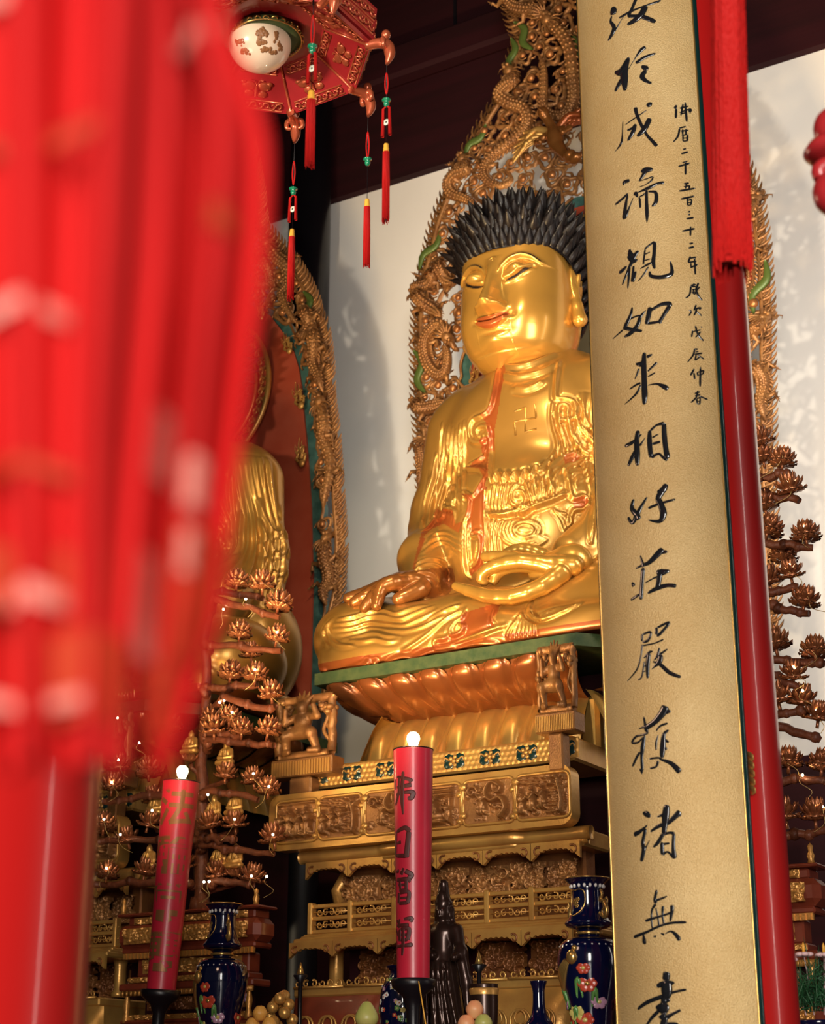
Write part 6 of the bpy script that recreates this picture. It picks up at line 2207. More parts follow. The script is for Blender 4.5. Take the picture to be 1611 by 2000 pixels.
pa = at(928, 1999, 5.62)
plate('small red plate holding three peaches below the bronze woman', (pa[0], 5.62), .085, pa[2] - .03 - TT)
zf = pa[2] - .033
for i, (px, py, lab, m) in enumerate(((911, 1992, 'pink peach at the left foot of the three peach pile', 'peach'), (944, 1994, 'yellow green peach at the right foot of the three peach pile', 'greenfruit'), (927, 1968, 'rosy peach on top of the three peach pile', 'peach'))):
    q = at(px, py, 5.60 if i < 2 else 5.615)
    fruit('peach', lab, 'fruit', (q[0], q[1], zf if i < 2 else zf + .05), .033, M[m], 'peaches on the small plate')
pb = at(716, 1999, 5.66)
plate('small red plate holding one green pear below the upright candle', (pb[0], 5.66), .085, pb[2] - .012 - TT)
fruit('pear', 'single green pear on a red plate below the upright candle', 'fruit', (pb[0], 5.66, pb[2] - .016), .045, M['greenfruit'], None, True)
pd = at(520, 2004, 5.75)
plate('red plate heaped with oranges at the foot of the throne', (pd[0], 5.75), .12, pd[2] - .02 - TT)
for i, (px, py, z) in enumerate(((493, 2001, 0), (526, 2002, 0), (508, 1978, 1))):
    q = at(px, py, 5.74)
    fruit('orange', ('orange at the left of the orange heap', 'orange at the right of the orange heap', 'orange on top of the orange heap')[i], 'fruit', (q[0], 5.74, pd[2] - .024 + z * .045), .030, M['orange'], 'oranges on the plate')
# gilt lotus-bud stand behind the oranges
gq = at(548, 1975, 6.1)
t = thing('gilt_offering', 'gilded heap of round ornaments behind the oranges', 'offering', (gq[0], 6.1, TT))
MB().lathe([(0, 0), (.06, 0), (.05, .05), (.03, .09), (.08, .12), (.085, .13), (0, .13)], 28).build('stand', M['bronze'], t)
for i in range(12):
    a, r, z = i * 2.4, .06 * math.sqrt((12 - i) / 12), .15 + .012 * i
    MB().ball((r * math.cos(a), r * math.sin(a), z), .026, 12).build('gilt_ball', M['carve_light'], t)
# oil lamps with a golden point
for (px, py, Y), lab in (((587, 1893, 6.7), 'tiny gold pointed lamp left of the throne in the dark'), ((935, 1872, 6.75), 'tiny gold pointed lamp right of the bronze woman')):
    q = at(px, py, Y)
    t = thing('oil_lamp', lab, 'lamp', (q[0], Y, TT))
    MB().lathe([(0, 0), (.045, 0), (.012, .03), (.010, q[2] - TT - .06), (.035, q[2] - TT - .03), (.03, q[2] - TT - .025), (0, q[2] - TT - .028)], 20).build('stem', M['black'], t)
    MB().lathe([(0, q[2] - TT - .03), (.020, q[2] - TT - .028), (.012, q[2] - TT), (.002, q[2] - TT + .03), (0, q[2] - TT + .032)], 14).build('gilt_point', M['vgold'], t)
# incense sticks in a small black burner under the candle
q = at(822, 1975, 5.9)
t = thing('incense_burner', 'small black burner with one yellow incense stick in front of the candle', 'burner', (q[0] + .02, 5.9, TT))
MB().lathe([(0, 0), (.05, 0), (.06, .03), (.05, .06), (.045, .065), (.04, .055), (0, .05)], 24).build('bowl', M['black'], t)
MB().tube([(0.02, 0, .04), (-.03, 0, .30)], .0028, 6).build('incense_stick', M['yellow'], t)
# dark blue bud vase and gold cup by the right
q = at(1052, 1950, 6.3)
t = thing('bud_vase', 'small dark blue bud vase left of the large flowered vase', 'vase', (q[0], 6.3, TT))
MB().lathe(spline([(0, 0), (.04, 0), (.04, .02), (.062, .09), (.06, .14), (.03, .19), (.024, .27), (.034, .31), (.028, .31), (0, .29)], 50), 28).build('body', M['cobalt'], t)
mb = MB()
for i in range(9):
    a = -1.2 + i * .3
    c = np.array([.0625 * math.sin(a), -.0625 * math.cos(a), .10 + .02 * math.sin(i * 2)])
    flower(mb, c, np.array([math.sin(a), -math.cos(a), 0]), .011, 0, 1, 5)
mb.build('painted_flowers', [M['vgold'], M['white']], t)
q = at(945, 1922, 6.5)
t = thing('gold_cup', 'gold rimmed dark cup beside the bronze woman', 'cup', (q[0], 6.5, TT))
MB().lathe(spline([(0, 0), (.05, 0), (.05, .015), (.02, .05), (.022, .10), (.055, .16), (.060, q[2] - TT - .02), (.052, q[2] - TT - .02), (0, .14)], 40), 28).build('cup', M['bronze'], t)
MB().lathe([(.061, q[2] - TT - .045), (.064, q[2] - TT - .02), (.06, q[2] - TT - .017), (.056, q[2] - TT - .02)], 28).build('gold_lip', M['carve_light'], t)
# bushy plant with paper flowers at the far right of the table
q = at(1592, 1935, 5.75)
t = thing('potted_plant', 'dark needle-leaved pot plant with pale flowers at the lower right corner', 'plant', (q[0], 5.75, TT))
MB().lathe([(0, 0), (.07, 0), (.09, .09), (.095, .10), (.08, .10), (0, .09)], 24).build('pot', M['cobalt'], t)
mb = MB()
R9 = random.Random(4)
for i in range(420):
    a, e = R9.uniform(0, 2 * PI), R9.uniform(.1, 1.5)
    d = np.array([math.cos(a) * math.cos(e), math.sin(a) * math.cos(e), math.sin(e)])
    s = np.array([R9.gauss(0, .05), R9.gauss(0, .05), .13 + abs(R9.gauss(0, .05))])
    mb.tube([s, s + d * .05, s + d * .10 + (0, 0, -.01)], [.0018, .0014, .0004], 4)
o = mb.build('needles', M['grass'], t)
for i, (dx, dz) in enumerate(((-.075, .30), (-.02, .315), (.05, .31), (.10, .30))):
    mb = MB()
    for k in range(6):
        a = k * PI / 3
        mb.ball((dx + .018 * math.cos(a), -.03 + .018 * math.sin(a), dz), (.016, .016, .008), 8)
    mb.tube([(dx, -.03, dz), (dx * .5, 0, .12)], .002, 5)
    fo = mb.build('paper_flower', M['flower'], t)
    MB().lathe([(0, 0), (.005, 0), (.005, .025), (.001, .035)], 10, (dx, -.03, dz + .005)).build('flower_tip', M['yellow'], fo)
# ------------------------------------------------------------------ side cabinets and the lotus lamp trees on them


def cabinet(label, x, Y):
    root = thing('carved_cabinet', label, 'cabinet', (x, Y, 0))
    R = random.Random(21)
    w = .46

    def box(name, z0, z1, ins, y0, m, bev=.008):
        return MB().box((-w + ins, y0, z0), (w - ins, .15, z1), bev=bev).build(name, m, root, smooth=False)

    def carve(z0, z1, ins, y0, n, r, m='altar_gold'):
        g = Relief(2 * (w - ins), z1 - z0, .0048)
        g.scrolls(R, n, r, .022)
        mb = MB()
        g.mesh(mb, (-w + ins, y0, z0))
        return mb.build('carved_panel', M[m], root)
    box('top_board', 1.735, 1.750, .0, -.02, M['altar'])
    for s in (-1, 1):
        MB().lathe([(0, 1.75), (.016, 1.75), (.012, 1.765), (.018, 1.78), (.009, 1.80), (.013, 1.82), (0, 1.835)], 14, (s * (w - .03), .0, 0)).build('finial', M['altar_gold'], root)
    box('upper_frieze', 1.690, 1.735, .05, .02, M['altar'])
    carve(1.695, 1.730, .09, .018, 30, .018)
    box('drawer_front', 1.575, 1.690, .0, -.02, M['altar'], .03)
    carve(1.592, 1.672, .06, -.022, 70, .026)
    box('cornice', 1.545, 1.575, .03, .0, M['altar'])
    d = MB()
    for i in range(34):
        d.box((-w + .05 + i * .0245, -.008, 1.520), (-w + .064 + i * .0245, .01, 1.546))
    d.box((-w + .04, .004, 1.518), (w - .04, .02, 1.548))
    d.build('dentils', M['altar_gold'], root, smooth=False)
    box('waist', 1.43, 1.53, .10, .05, M['altar'])
    carve(1.445, 1.515, .14, .048, 46, .024)
    box('ledge', 1.395, 1.43, .08, .02, M['altar'])
    carve(1.400, 1.426, .08, .018, 40, .014)
    box('cornice', 1.360, 1.395, .03, -.01, M['altar'])
    d = MB()
    for i in range(30):
        d.ball((-w + .06 + i * .0275, -.006, 1.346), (.008, .008, .014), 6)
    d.box((-w + .04, .0, 1.334), (w - .04, .02, 1.362))
    d.build('bead_row', M['altar_gold'], root)
    box('inner_wall', 1.20, 1.36, .12, .10, M['darkwood'])
    carve(1.265, 1.33, .14, .098, 30, .022, 'carve_dark')
    carve(1.215, 1.240, .08, .02, 40, .013)
    for s in (-1, 1):
        MB().lathe([(0, 1.20), (.022, 1.20), (.022, 1.22), (.013, 1.25), (.02, 1.29), (.012, 1.33), (.02, 1.36), (0, 1.36)], 14, (s * (w - .07), .02, 0)).build('baluster', M['altar_gold'], root)
    box('lower_rail', 1.195, 1.215, .04, .0, M['altar'])
    box('bracket_board', 1.085, 1.195, .0, -.03, M['altar'], .02)
    carve(1.100, 1.180, .05, -.032, 60, .030)
    for s in (-1, 1):
        MB().tube(spline([(s * (w - .05), -.0, 1.09), (s * (w - .02), -.02, .9), (s * (w - .04), -.0, .4), (s * (w - .02), -.02, 0)], 20), .04, 10).build('leg', M['altar'], root)
        MB().box((s * (w - .05) - .03, .09, 0), (s * (w - .05) + .03, .145, 1.09)).build('leg', M['altar'], root, smooth=False)
    return root


cab1 = cabinet('red and gold carved cabinet behind the leaning candle, lotus lamps branching above', -5.57, 7.0)
cab2 = dup_tree(cab1)
cab2.location = (-2.70, 7.0, 0)
cab2['label'] = 'red and gold carved cabinet at the right edge beyond the red column'


def lotus_proto():
    mb = MB()
    for row, (k, r, h, tl, w) in enumerate(((10, .020, .012, .055, .020), (11, .036, .004, .050, .021), (12, .048, -.010, .040, .021))):
        for i in range(k):
            a = 2 * PI * (i + .5 * row) / k
            d = np.array([math.cos(a), math.sin(a), 0])
            up = (1.25, .75, .25)[row]
            dd = d * math.cos(up) + np.array([0, 0, math.sin(up)])
            b = d * r * .55 + np.array([0, 0, h])
            P = np.array([b, b + dd * tl * .4 + d * .006, b + dd * tl * .75 + d * .004, b + dd * tl + np.array([0, 0, .004])])
            mb.tube(P, [w * .35, w * .72, w * .55, w * .05], 6, flat=.45, ref=dd * 0 + np.cross(d, [0, 0, 1.0]) * 0 + d * .8 + np.array([0, 0, .4]))
    mb.ball((0, 0, .0), (.028, .028, .018), 10)
    mb.tube([(0, 0, -.045), (0, 0, -.01)], .007, 6)
    return mb.build('lotus_flower', M['lotus'])


LOT = lotus_proto()
FAIRY = MB().ball((0, 0, 0), .0062, 8).build('fairy_light', M['fairy'])
COL.objects.unlink(LOT)
COL.objects.unlink(FAIRY)


def limb(P, r0, r1, R):
    n = 16
    S = spline(P, n)
    S = S + np.array([[R.gauss(0, .005) for _ in range(3)] for _ in range(n)])
    return S, np.linspace(r0, r1, n) * np.array([1 + R.uniform(-.12, .12) for _ in range(n)])


def lotus_tree(label, x, Y, ztop, branches, flowers, fairies, seed):
    R = random.Random(seed)
    z0 = 1.752
    root = thing('lotus_lamp_tree', label, 'lamp tree', (x, Y, z0))
    O = np.array([x, Y, z0])
    zs = np.linspace(0, ztop - z0, 9)
    T = np.array([[R.gauss(0, .012), R.gauss(0, .012), z] for z in zs])
    S, r = limb(T, .040, .022, R)
    mb = MB().tube(S, r, 10)
    mb.lathe([(0, 0), (.055, 0), (.05, .03), (.045, .07), (0, .08)], 16)
    mb.build('trunk', M['bark'], root)
    tips = []
    for (xa, ya), (xb, yb), y in branches:
        a, b = at(xa, ya, y) - O, at(xb, yb, y) - O
        st = np.array([0, 0, float(np.clip(a[2] - .02, 0.03, ztop - z0))])
        S, r = limb([st, a * .6 + st * .4 + np.array([0, 0, -.012]), a, (a + b) / 2 + np.array([0, 0, R.uniform(-.008, .008)]), b], .024, .017, R)
        mb = MB().tube(S, r, 8)
        for k in range(5):
            i = R.randrange(4, 15)
            mb.ball(S[i], r[i] * 1.35, 6)
        mb.build('branch', M['bark'], root)
    for i, (px, py, y) in enumerate(flowers):
        p = at(px, py, y) - O
        o = LOT.copy()
        COL.objects.link(o)
        o.parent = root
        s = R.uniform(1.05, 1.25)
        o.scale = (s, s, s)
        o.rotation_euler = (R.uniform(-.25, .25), R.uniform(-.25, .25), R.uniform(0, 6))
        p[2] = max(p[2], .075)
        o.location = p
    wires = MB()
    prev = None
    for i, (px, py, y) in enumerate(fairies):
        p = at(px, py, y) - O
        p[2] = max(p[2], .12)
        o = FAIRY.copy()
        COL.objects.link(o)
        o.parent = root
        o.location = p
        q = p + np.array([R.uniform(-.05, .05), .01, -.07])
        mb = MB().tube(spline([p, p + np.array([R.uniform(-.02, .02), 0, -.03]), q, q + np.array([R.uniform(-.08, .08), .0, -.03])], 12), .0016, 5)
        mb.build('wire', M['wire'], root)
    return root


YL = 7.02
fl = [(463, 1138, YL), (512, 1143, YL - .05), (544, 1182, YL - .1), (468, 1238, YL), (541, 1246, YL - .05), (451, 1318, YL), (499, 1322, YL - .04), (530, 1357, YL - .1), (490, 1278, YL + .12), (414, 1405, YL), (448, 1405, YL - .04), (417, 1425, YL - .1), (472, 1428, YL - .08),
      (524, 1428, YL - .1), (441, 1514, YL - .05), (495, 1524, YL), (524, 1544, YL), (231, 1498, YL), (290, 1508, YL), (218, 1537, YL - .05), (290, 1609, YL - .05), (410, 1612, YL - .05), (459, 1610, YL), (202, 1615, YL), (534, 1638, YL), (209, 1708, YL - .05), (283, 1703, YL), (491, 1716, YL),
      (426, 1706, YL), (330, 1420, YL), (350, 1330, YL), (300, 1560, YL + .1), (365, 1560, YL), (250, 1640, YL), (360, 1690, YL)]
br = [((400, 1160), (516, 1165), YL), ((410, 1168), (545, 1204), YL - .1), ((405, 1255), (548, 1272), YL - .02), ((400, 1344), (505, 1340), YL - .02), ((440, 1362), (538, 1384), YL - .1), ((400, 1434), (470, 1438), YL - .06), ((410, 1444), (535, 1456), YL - .06),
      ((340, 1548), (205, 1566), YL - .02), ((400, 1545), (505, 1558), YL - .02), ((370, 1640), (195, 1640), YL - .02), ((400, 1636), (460, 1640), YL - .03), ((400, 1650), (535, 1668), YL), ((360, 1722), (185, 1726), YL - .02), ((420, 1722), (495, 1728), YL - .02)]
fa = [(512, 1126, YL - .1), (480, 1170, YL - .12), (436, 1190, YL - .1), (541, 1235, YL - .1), (498, 1308, YL - .1), (529, 1344, YL - .12), (438, 1368, YL - .1), (429, 1372, YL - .1), (453, 1391, YL - .12), (495, 1511, YL - .1), (525, 1536, YL - .1), (231, 1484, YL - .1), (272, 1451, YL - .1), (229, 1402, YL - .1),
      (218, 1528, YL - .1), (203, 1600, YL - .1), (297, 1583, YL - .1), (406, 1552, YL - .1), (458, 1600, YL - .1), (533, 1630, YL - .1), (235, 1630, YL - .1), (208, 1696, YL - .1), (491, 1711, YL - .1), (520, 1738, YL - .1), (397, 1757, YL - .1), (407, 1757, YL - .1)]
LT = lotus_tree('branching lamp tree of copper lotus flowers below the left statue', -5.57, 7.09, 3.42, br, fl, fa, 2)
YR = 7.02
fl2 = [(1528, 902, YR), (1544, 956, YR), (1574, 1048, YR), (1530, 1088, YR + .08), (1544, 1122, YR), (1571, 1176, YR), (1493, 990, YR), (1500, 1036, YR), (1502, 1134, YR), (1486, 862, YR), (1490, 896, YR + .05), (1514, 1260, YR), (1592, 1274, YR), (1549, 1320, YR), (1518, 1366, YR), (1564, 1370, YR + .05), (1598, 1400, YR),
       (1540, 1490, YR), (1606, 1496, YR), (1532, 1594, YR), (1592, 1594, YR), (1450, 950, YR), (1440, 1100, YR), (1430, 1300, YR), (1400, 1450, YR)]
br2 = [((1470, 937), (1541, 923), YR), ((1475, 962), (1562, 978), YR), ((1480, 1062), (1586, 1069), YR), ((1485, 1160), (1560, 1148), YR), ((1490, 1184), (1583, 1202), YR), ((1495, 1290), (1612, 1297), YR), ((1495, 1318), (1562, 1347), YR), ((1500, 1398), (1578, 1394), YR), ((1500, 1416), (1604, 1444), YR + .05), ((1505, 1526), (1630, 1526), YR),
       ((1505, 1640), (1630, 1620), YR)]
fa2 = [(1526, 884, YR - .04), (1544, 936, YR - .04), (1572, 1028, YR - .04), (1541, 1103, YR - .04), (1571, 1158, YR - .04), (1549, 1303, YR - .04), (1567, 1349, YR - .04), (1595, 1387, YR - .04), (1533, 1472, YR - .04), (1567, 1514, YR - .04), (1606, 1576, YR - .04), (1593, 1256, YR - .04)]
lotus_tree('branching lamp tree of copper lotus flowers right of the red column', -2.70, 7.09, 4.25, br2, fl2, fa2, 5)


# small seated figures among the branches
f = Field((-.10, -.09, -.01), (.10, .08, .20), .0045)
f.ell((0, 0, .155), (.022, .024, .028), .008)
f.ell((0, 0, .182), (.010, .010, .010), .008)
f.ell((0, .004, .098), (.036, .028, .046), .015)
f.cap((-.03, 0, .12), (.03, 0, .12), .020, None, .012)
f.ell((0, -.018, .030), (.072, .048, .026), .015)
for s in (-1, 1):
    f.chain([(s * .042, 0, .115), (s * .055, -.012, .07), (s * .01, -.042, .060)], [.017, .016, .011], .008)
    f.ell((s * .055, -.02, .03), (.026, .032, .022), .012)
for k in (-.5, 0, .5):
    f.cap((k * .04, -.030, .12), (k * .05, -.034, .07), .005, None, .006)
FV, FQ = f.mesh()
fig = None
lab = {(372, 1478): 'small gold seated figure behind the lit bulb of the leaning candle', (441, 1500): 'small gold seated figure right of the bulb, above a lotus flower', (303, 1598): 'small gold seated figure left of the leaning candle on an upper branch', (417, 1606): 'small gold seated figure just right of the leaning candle at mid height',
       (459, 1598): 'small dark seated figure with a fairy light before it', (290, 1702): 'small gold figure with a raised knee left of the leaning candle', (427, 1700): 'small gold seated monk with hands in lap above the blue vase', (459, 1702): 'small dim seated figure at the right of the monk above the blue vase'}
pet = MB()
for i in range(12):
    a = 2 * PI * i / 12
    d = np.array([math.cos(a), math.sin(a), 0])
    pet.tube([d * .03 + (0, 0, -.03), d * .062 + (0, 0, -.018), d * .074 + (0, 0, .006)], [.016, .018, .002], 6, flat=.5, ref=d)
pet.lathe([(0, -.045), (.03, -.045), (.05, -.02), (.062, .0), (0, .002)], 16)
for (px, py), l in lab.items():
    y = YL + .02
    p = at(px, py, y)
    t = thing('seated_figurine', l, 'figurine', (p[0], y, p[2] + .006), 'small seated figures among the lotus lamps')
    if fig is None:
        fig = mesh_quads('figure_body', FV, FQ, M['carve_light'], t)
        ped = pet.build('lotus_seat', M['lotus'], t)
    else:
        for src in (fig, ped):
            c = src.copy()
            COL.objects.link(c)
            c.parent = t
    t.scale = (.72, .72, .72)
    # the stub of branch that carries it
    q = np.array([p[0] + 5.57, y - 7.09, p[2] - 1.752])
    MB().tube([q + (0, 0, -.034), q + (0.0, .02, -.06), q * np.array([.4, .6, 1]) + (0, .0, -.085), (0, 0, q[2] - .09)], [.014, .014, .014, .018], 8).build('branch', M['bark'], LT)
# ------------------------------------------------------------------ lanterns, tassels and hangings
ZB = 12.58      # everything hangs from the ceiling beams


def ruyi_hook(parent, ang, R, z):
    """curled gilt hook at a corner of the lantern"""
    d = np.array([math.cos(ang), math.sin(ang), 0])
    e = np.array([-d[1], d[0], 0])
    u = np.array([0, 0, 1.0])
    b = d * R + u * z
    mb = MB()
    mb.tube(spline([b - d * .02, b + d * .03 + u * .006, b + d * .062 - u * .006, b + d * .070 - u * .045, b + d * .058 - u * .085], 14), np.interp(np.linspace(0, 1, 14), [0, .4, .75, 1], [.016, .020, .019, .005]), 10)
    mb.ball(b + d * .055 + u * .038, (.017, .017, .019), 10)
    mb.tube([b + d * .05 + u * .0, b + d * .055 + u * .035], .010, 8)
    for s in (-1, 1):
        mb.tube(spline([b + d * .045, b + d * .050 + e * s * .026 + u * .004, b + d * .052 + e * s * .030 - u * .022, b + d * .054 + e * s * .014 - u * .026], 12), np.linspace(.013, .006, 12), 8)
    mb.build('corner_hook', M['lantern_gold'], parent)
    return b + d * .058 - u * .085


def tassel(parent, top, loop, bead_z, minis, coin, cord_z, fringe_top, fringe_bot, r=.011, lean=(0, 0)):
    """cord, glass bead, small tassels with a jade coin, long fringe; all heights are drops below `top`"""
    x, y, z = top
    P = lambda dz: np.array([x + lean[0] * dz, y + lean[1] * dz, z - dz])
    root = MB().tube([P(0), P(fringe_top)], .0012, 5).build('tassel_cord', M['black'], parent)
    if loop:
        MB().tube(spline([P(loop[0]) , P((loop[0] + loop[1]) / 2) + (.006, 0, 0), P(loop[1]), P((loop[0] + loop[1]) / 2) - (.006, 0, 0)], 24, True), .0028, 6, closed=True).build('red_loop', M['tassel'], root)
    if bead_z is not None:
        MB().lathe([(0, -.012), (.007, -.010), (.011, 0), (.007, .010), (.016, .013), (.016, .017), (0, .018)], 14, P(bead_z)).build('glass_bead', M['gbead'], root)
    if minis:
        for s in (-1, 1):
            a = P(minis[0]) + np.array([s * .013, 0, 0])
            b = P(minis[1]) + np.array([s * .015, 0, 0])
            MB().tube([P(minis[0] - .012), a, b], [.0015, .005, .0065], 7).build('small_tassel', M['tassel'], root)
    if coin:
        MB().lathe([(.004, -.002), (.012, -.002), (.012, .002), (.004, .002)], 16).xform(np.array([[1, 0, 0], [0, 0, 1], [0, -1, 0]]), P(coin)).build('jade_coin', M['jade'], root)
    c = P(fringe_top)
    MB().lathe([(0, 0), (r * .7, -.002), (r * .85, -.010), (r * .75, -.014), (r * .95, -.020), (r * .85, -.024), (r, -.032), (r, -.036), (0, -.036)], 14, c).build('yellow_collar', M['yellow'], root)
    R = random.Random(int(abs(x) * 1000))
    fr = MB()
    b = P(fringe_bot)
    fr.tube([c + (0, 0, -.034), c * .7 + b * .3, c * .2 + b * .8, b + (0, 0, .01)], [r * .95, r * 1.06, r * 1.1, r * 1.0], 12)
    for k in range(26):
        a = 2 * PI * k / 26
        o = np.array([math.cos(a), math.sin(a), 0]) * r * 1.0
        fr.tube([c + o * .95 + (0, 0, -.034), (c + b) / 2 + o * 1.06, b + o * 1.08 + (0, 0, R.uniform(-.014, .012))], .0016, 4)
    fr.build('fringe', M['tassel'], root)


def scroll_strip(mb, A, B, nrm, h, n, seed):
    """row of pierced scrolls between the corners A and B"""
    A, B = np.asarray(A), np.asarray(B)
    d = (B - A) / np.linalg.norm(B - A)
    u = np.cross(nrm, d)
    L = np.linalg.norm(B - A)
    R = random.Random(seed)
    for i in range(n):
        c = A + d * L * (i + .5) / n + nrm * .004
        s = 1 if i % 2 else -1
        t = np.linspace(0, 1, 12)
        mb.tube(np.array([c + d * (L / n * .55) * (1 - .7 * q) * math.cos(s * q * 6) + u * h * .42 * (1 - .7 * q) * math.sin(s * q * 6) for q in t]), np.linspace(.0045, .0022, 12), 5)
    for q in (-.5, .5):
        mb.tube([A + u * h * q, B + u * h * q], .0035, 5)
    return mb


def butterfly(c, d, u, nrm, s, parent, m):
    mb = MB()
    mb.ball(c + nrm * .006, (s * .10, s * .10, s * .10), 8)
    mb.tube([c - u * s * .35 + nrm * .006, c + nrm * .009, c + u * s * .3 + nrm * .006], [s * .03, s * .10, s * .06], 8)
    for q in (-1, 1):
        for (x, y, r1, r2) in ((.42, .25, .40, .26), (.36, -.2, .28, .22), (.70, .42, .18, .12)):
            p = c + d * s * x * q + u * s * y + nrm * .002
            Rm = np.stack([d, u, nrm], 1)
            mb.ball(p, (s * r1, s * r2, s * .10), 12, rot=Rm)
        mb.tube([c + u * s * .3 + nrm * .006, c + u * s * .6 + d * s * .15 * q + nrm * .006, c + u * s * .6 + d * s * .32 * q + nrm * .006], s * .028, 5)
    return mb.build('butterfly', m, parent)


def lantern(label, C, R, a0, drop):
    root = thing('palace_lantern', label, 'lantern', C)
    V = lambda r, z, k: np.array([r * math.cos(a0 + k * PI / 4), r * math.sin(a0 + k * PI / 4), z])
    r1, z1 = R * .545, .098
    # sloping underside in eight boards, the flat octagon inside them, the tray above
    for k in range(8):
        A, B, D, E = V(R, 0, k), V(R, 0, k + 1), V(r1, z1, k + 1), V(r1, z1, k)
        n = np.cross(B - A, E - A)
        n /= np.linalg.norm(n)
        if n[2] > 0:
            n = -n
        mb = MB().add([A, B, D, E, A - n * .012, B - n * .012, D - n * .012, E - n * .012], [(0, 1, 2, 3), (7, 6, 5, 4), (0, 4, 5, 1), (1, 5, 6, 2), (2, 6, 7, 3), (3, 7, 4, 0)])
        p = mb.build('underside_board', M['lantern'], root, smooth=False, fixn=True)
        mid = (A + B + D + E) / 4
        d = (B - A) / np.linalg.norm(B - A)
        u = np.cross(n, d)
        if u @ (E - A) < 0:
            u = -u
        butterfly(mid - u * .012, d, u, n, .068, p, M['lantern_gold'])
        o = .10
        scroll_strip(MB(), A * (1 - .13) + E * .13 + d * .03, B * (1 - .13) + D * .13 - d * .03, n, .034, 9, k).build('pierced_border', M['lantern_gold'], p)
        scroll_strip(MB(), A * .12 + E * .88 + d * .02, B * .12 + D * .88 - d * .02, n, .030, 6, k).build('pierced_border', M['lantern_gold'], p)
        MB().tube([A + n * .003, E + n * .003], .005, 6).build('gilt_rib', M['lantern_gold'], p)
        # fascia and the openwork tier above
        A2, B2 = V(R * 1.03, .02, k), V(R * 1.03, .02, k + 1)
        A3, B3 = V(R * 1.06, .15, k), V(R * 1.06, .15, k + 1)
        mb = MB().add([A2, B2, B3, A3, A2 * .96, B2 * .96, B3 * .96, A3 * .96], [(0, 1, 2, 3), (7, 6, 5, 4), (0, 4, 5, 1), (1, 5, 6, 2), (2, 6, 7, 3), (3, 7, 4, 0)])
        q = mb.build('fascia', M['lantern'], root, smooth=False, fixn=True)
        no = (A2 + B2) * np.array([1, 1, 0])
        no /= np.linalg.norm(no)
        for f in (.3, .72):
            scroll_strip(MB(), A2 * (1 - f) + A3 * f + d * .015, B2 * (1 - f) + B3 * f - d * .015, no, .045, 9, k).build('pierced_border', M['lantern_gold'], q)
        A4, B4, A5, B5 = V(R * .86, .15, k), V(R * .86, .15, k + 1), V(R * .86, .75, k), V(R * .86, .75, k + 1)
        mb = MB().add([A4, B4, B5, A5, A4 * np.array([.97, .97, 1]), B4 * np.array([.97, .97, 1]), B5 * np.array([.97, .97, 1]), A5 * np.array([.97, .97, 1])], [(0, 1, 2, 3), (7, 6, 5, 4), (0, 4, 5, 1), (1, 5, 6, 2), (2, 6, 7, 3), (3, 7, 4, 0)])
        mb.build('side_panel', M['lantern'], root, smooth=False, fixn=True)
    MB().add([V(r1, z1, k) for k in range(8)] + [V(r1, z1 + .02, k) for k in range(8)], [list(range(8))[::-1], list(range(8, 16))] + [[k, (k + 1) % 8, (k + 1) % 8 + 8, k + 8] for k in range(8)]).build('inner_ceiling', M['lantern'], root, smooth=False, fixn=True)
    MB().add([V(R * .95, .75, k) for k in range(8)] + [V(.05, 1.0, k) for k in range(8)], [[k, (k + 1) % 8, (k + 1) % 8 + 8, k + 8] for k in range(8)] + [list(range(8))[::-1]]).build('roof', M['lantern'], root, smooth=False, fixn=True)
    # painted glass globe in a gilt socket
    s = MB().lathe([(.06, z1), (.118, z1 - .004), (.128, z1 - .014), (.120, z1 - .026), (.10, z1 - .028), (.06, z1 - .02)], 40)
    s.build('globe_socket', M['green'], root)
    g = MB()
    for i in range(26):
        a = 2 * PI * i / 26
        c = np.array([.122 * math.cos(a), .122 * math.sin(a), z1 - .018])
        g.tube([c + np.array([.010 * math.cos(t + i), .010 * math.sin(t + i), -.004]) for t in np.linspace(0, 5, 8)], .0028, 5)
    g.tube([(.124 * math.cos(a), .124 * math.sin(a), z1 - .03) for a in np.linspace(0, 2 * PI, 40, endpoint=False)], .003, 5, closed=True)
    g.build('socket_scrolls', M['vgold'], root)
    gr = np.array([.112, .112, .100])
    gc = np.array([-.03, 0, z1 - .035])
    gl = MB().ball(gc, gr, 40).build('glass_globe', M['globe'], root)
    ink = MB()
    Rn = random.Random(3)
    view = CAM - (np.asarray(C) + gc)
    view /= np.linalg.norm(view)
    ex = np.cross([0, 0, 1.0], view)
    ex /= np.linalg.norm(ex)
    ey = np.cross(view, ex)

    def dab(x, y, r):
        v = ex * x + ey * y
        zq = max(0.05, 1 - x * x - y * y)
        v = v + view * math.sqrt(zq)
        v /= np.linalg.norm(v)
        ink.ball(gc + v * gr * .998, (r, r, r * .15), 7, rot=rot_to(v))
    for cx, cy, rx, ry, n in ((.05, .32, .16, .10, 26), (-.02, .05, .05, .25, 14), (.12, .0, .08, .06, 8), (.50, .2, .08, .18, 12), (.62, -.05, .07, .14, 10), (-.62, -.05, .14, .10, 12), (-.45, -.32, .16, .10, 14), (.2, -.22, .20, .06, 14), (.45, -.3, .12, .05, 8)):
        for _ in range(n):
            dab(cx + Rn.gauss(0, rx * .5), cy + Rn.gauss(0, ry * .5), Rn.uniform(.004, .009))
    ink.build('painted_landscape', M['globe_ink'], gl)
    MB().tube([(0, 0, 1.0), (0, 0, ZB - C[2])], .012, 8).build('hanging_chain', M['black'], root)
    return root, V


# the lantern at the top left
LP = CAM + ray(520, 110) * 6.0
cz = LP[2]


def on_z(px, py, z):
    d = ray(px, py)
    return CAM + d * ((z - CAM[2]) / d[2])


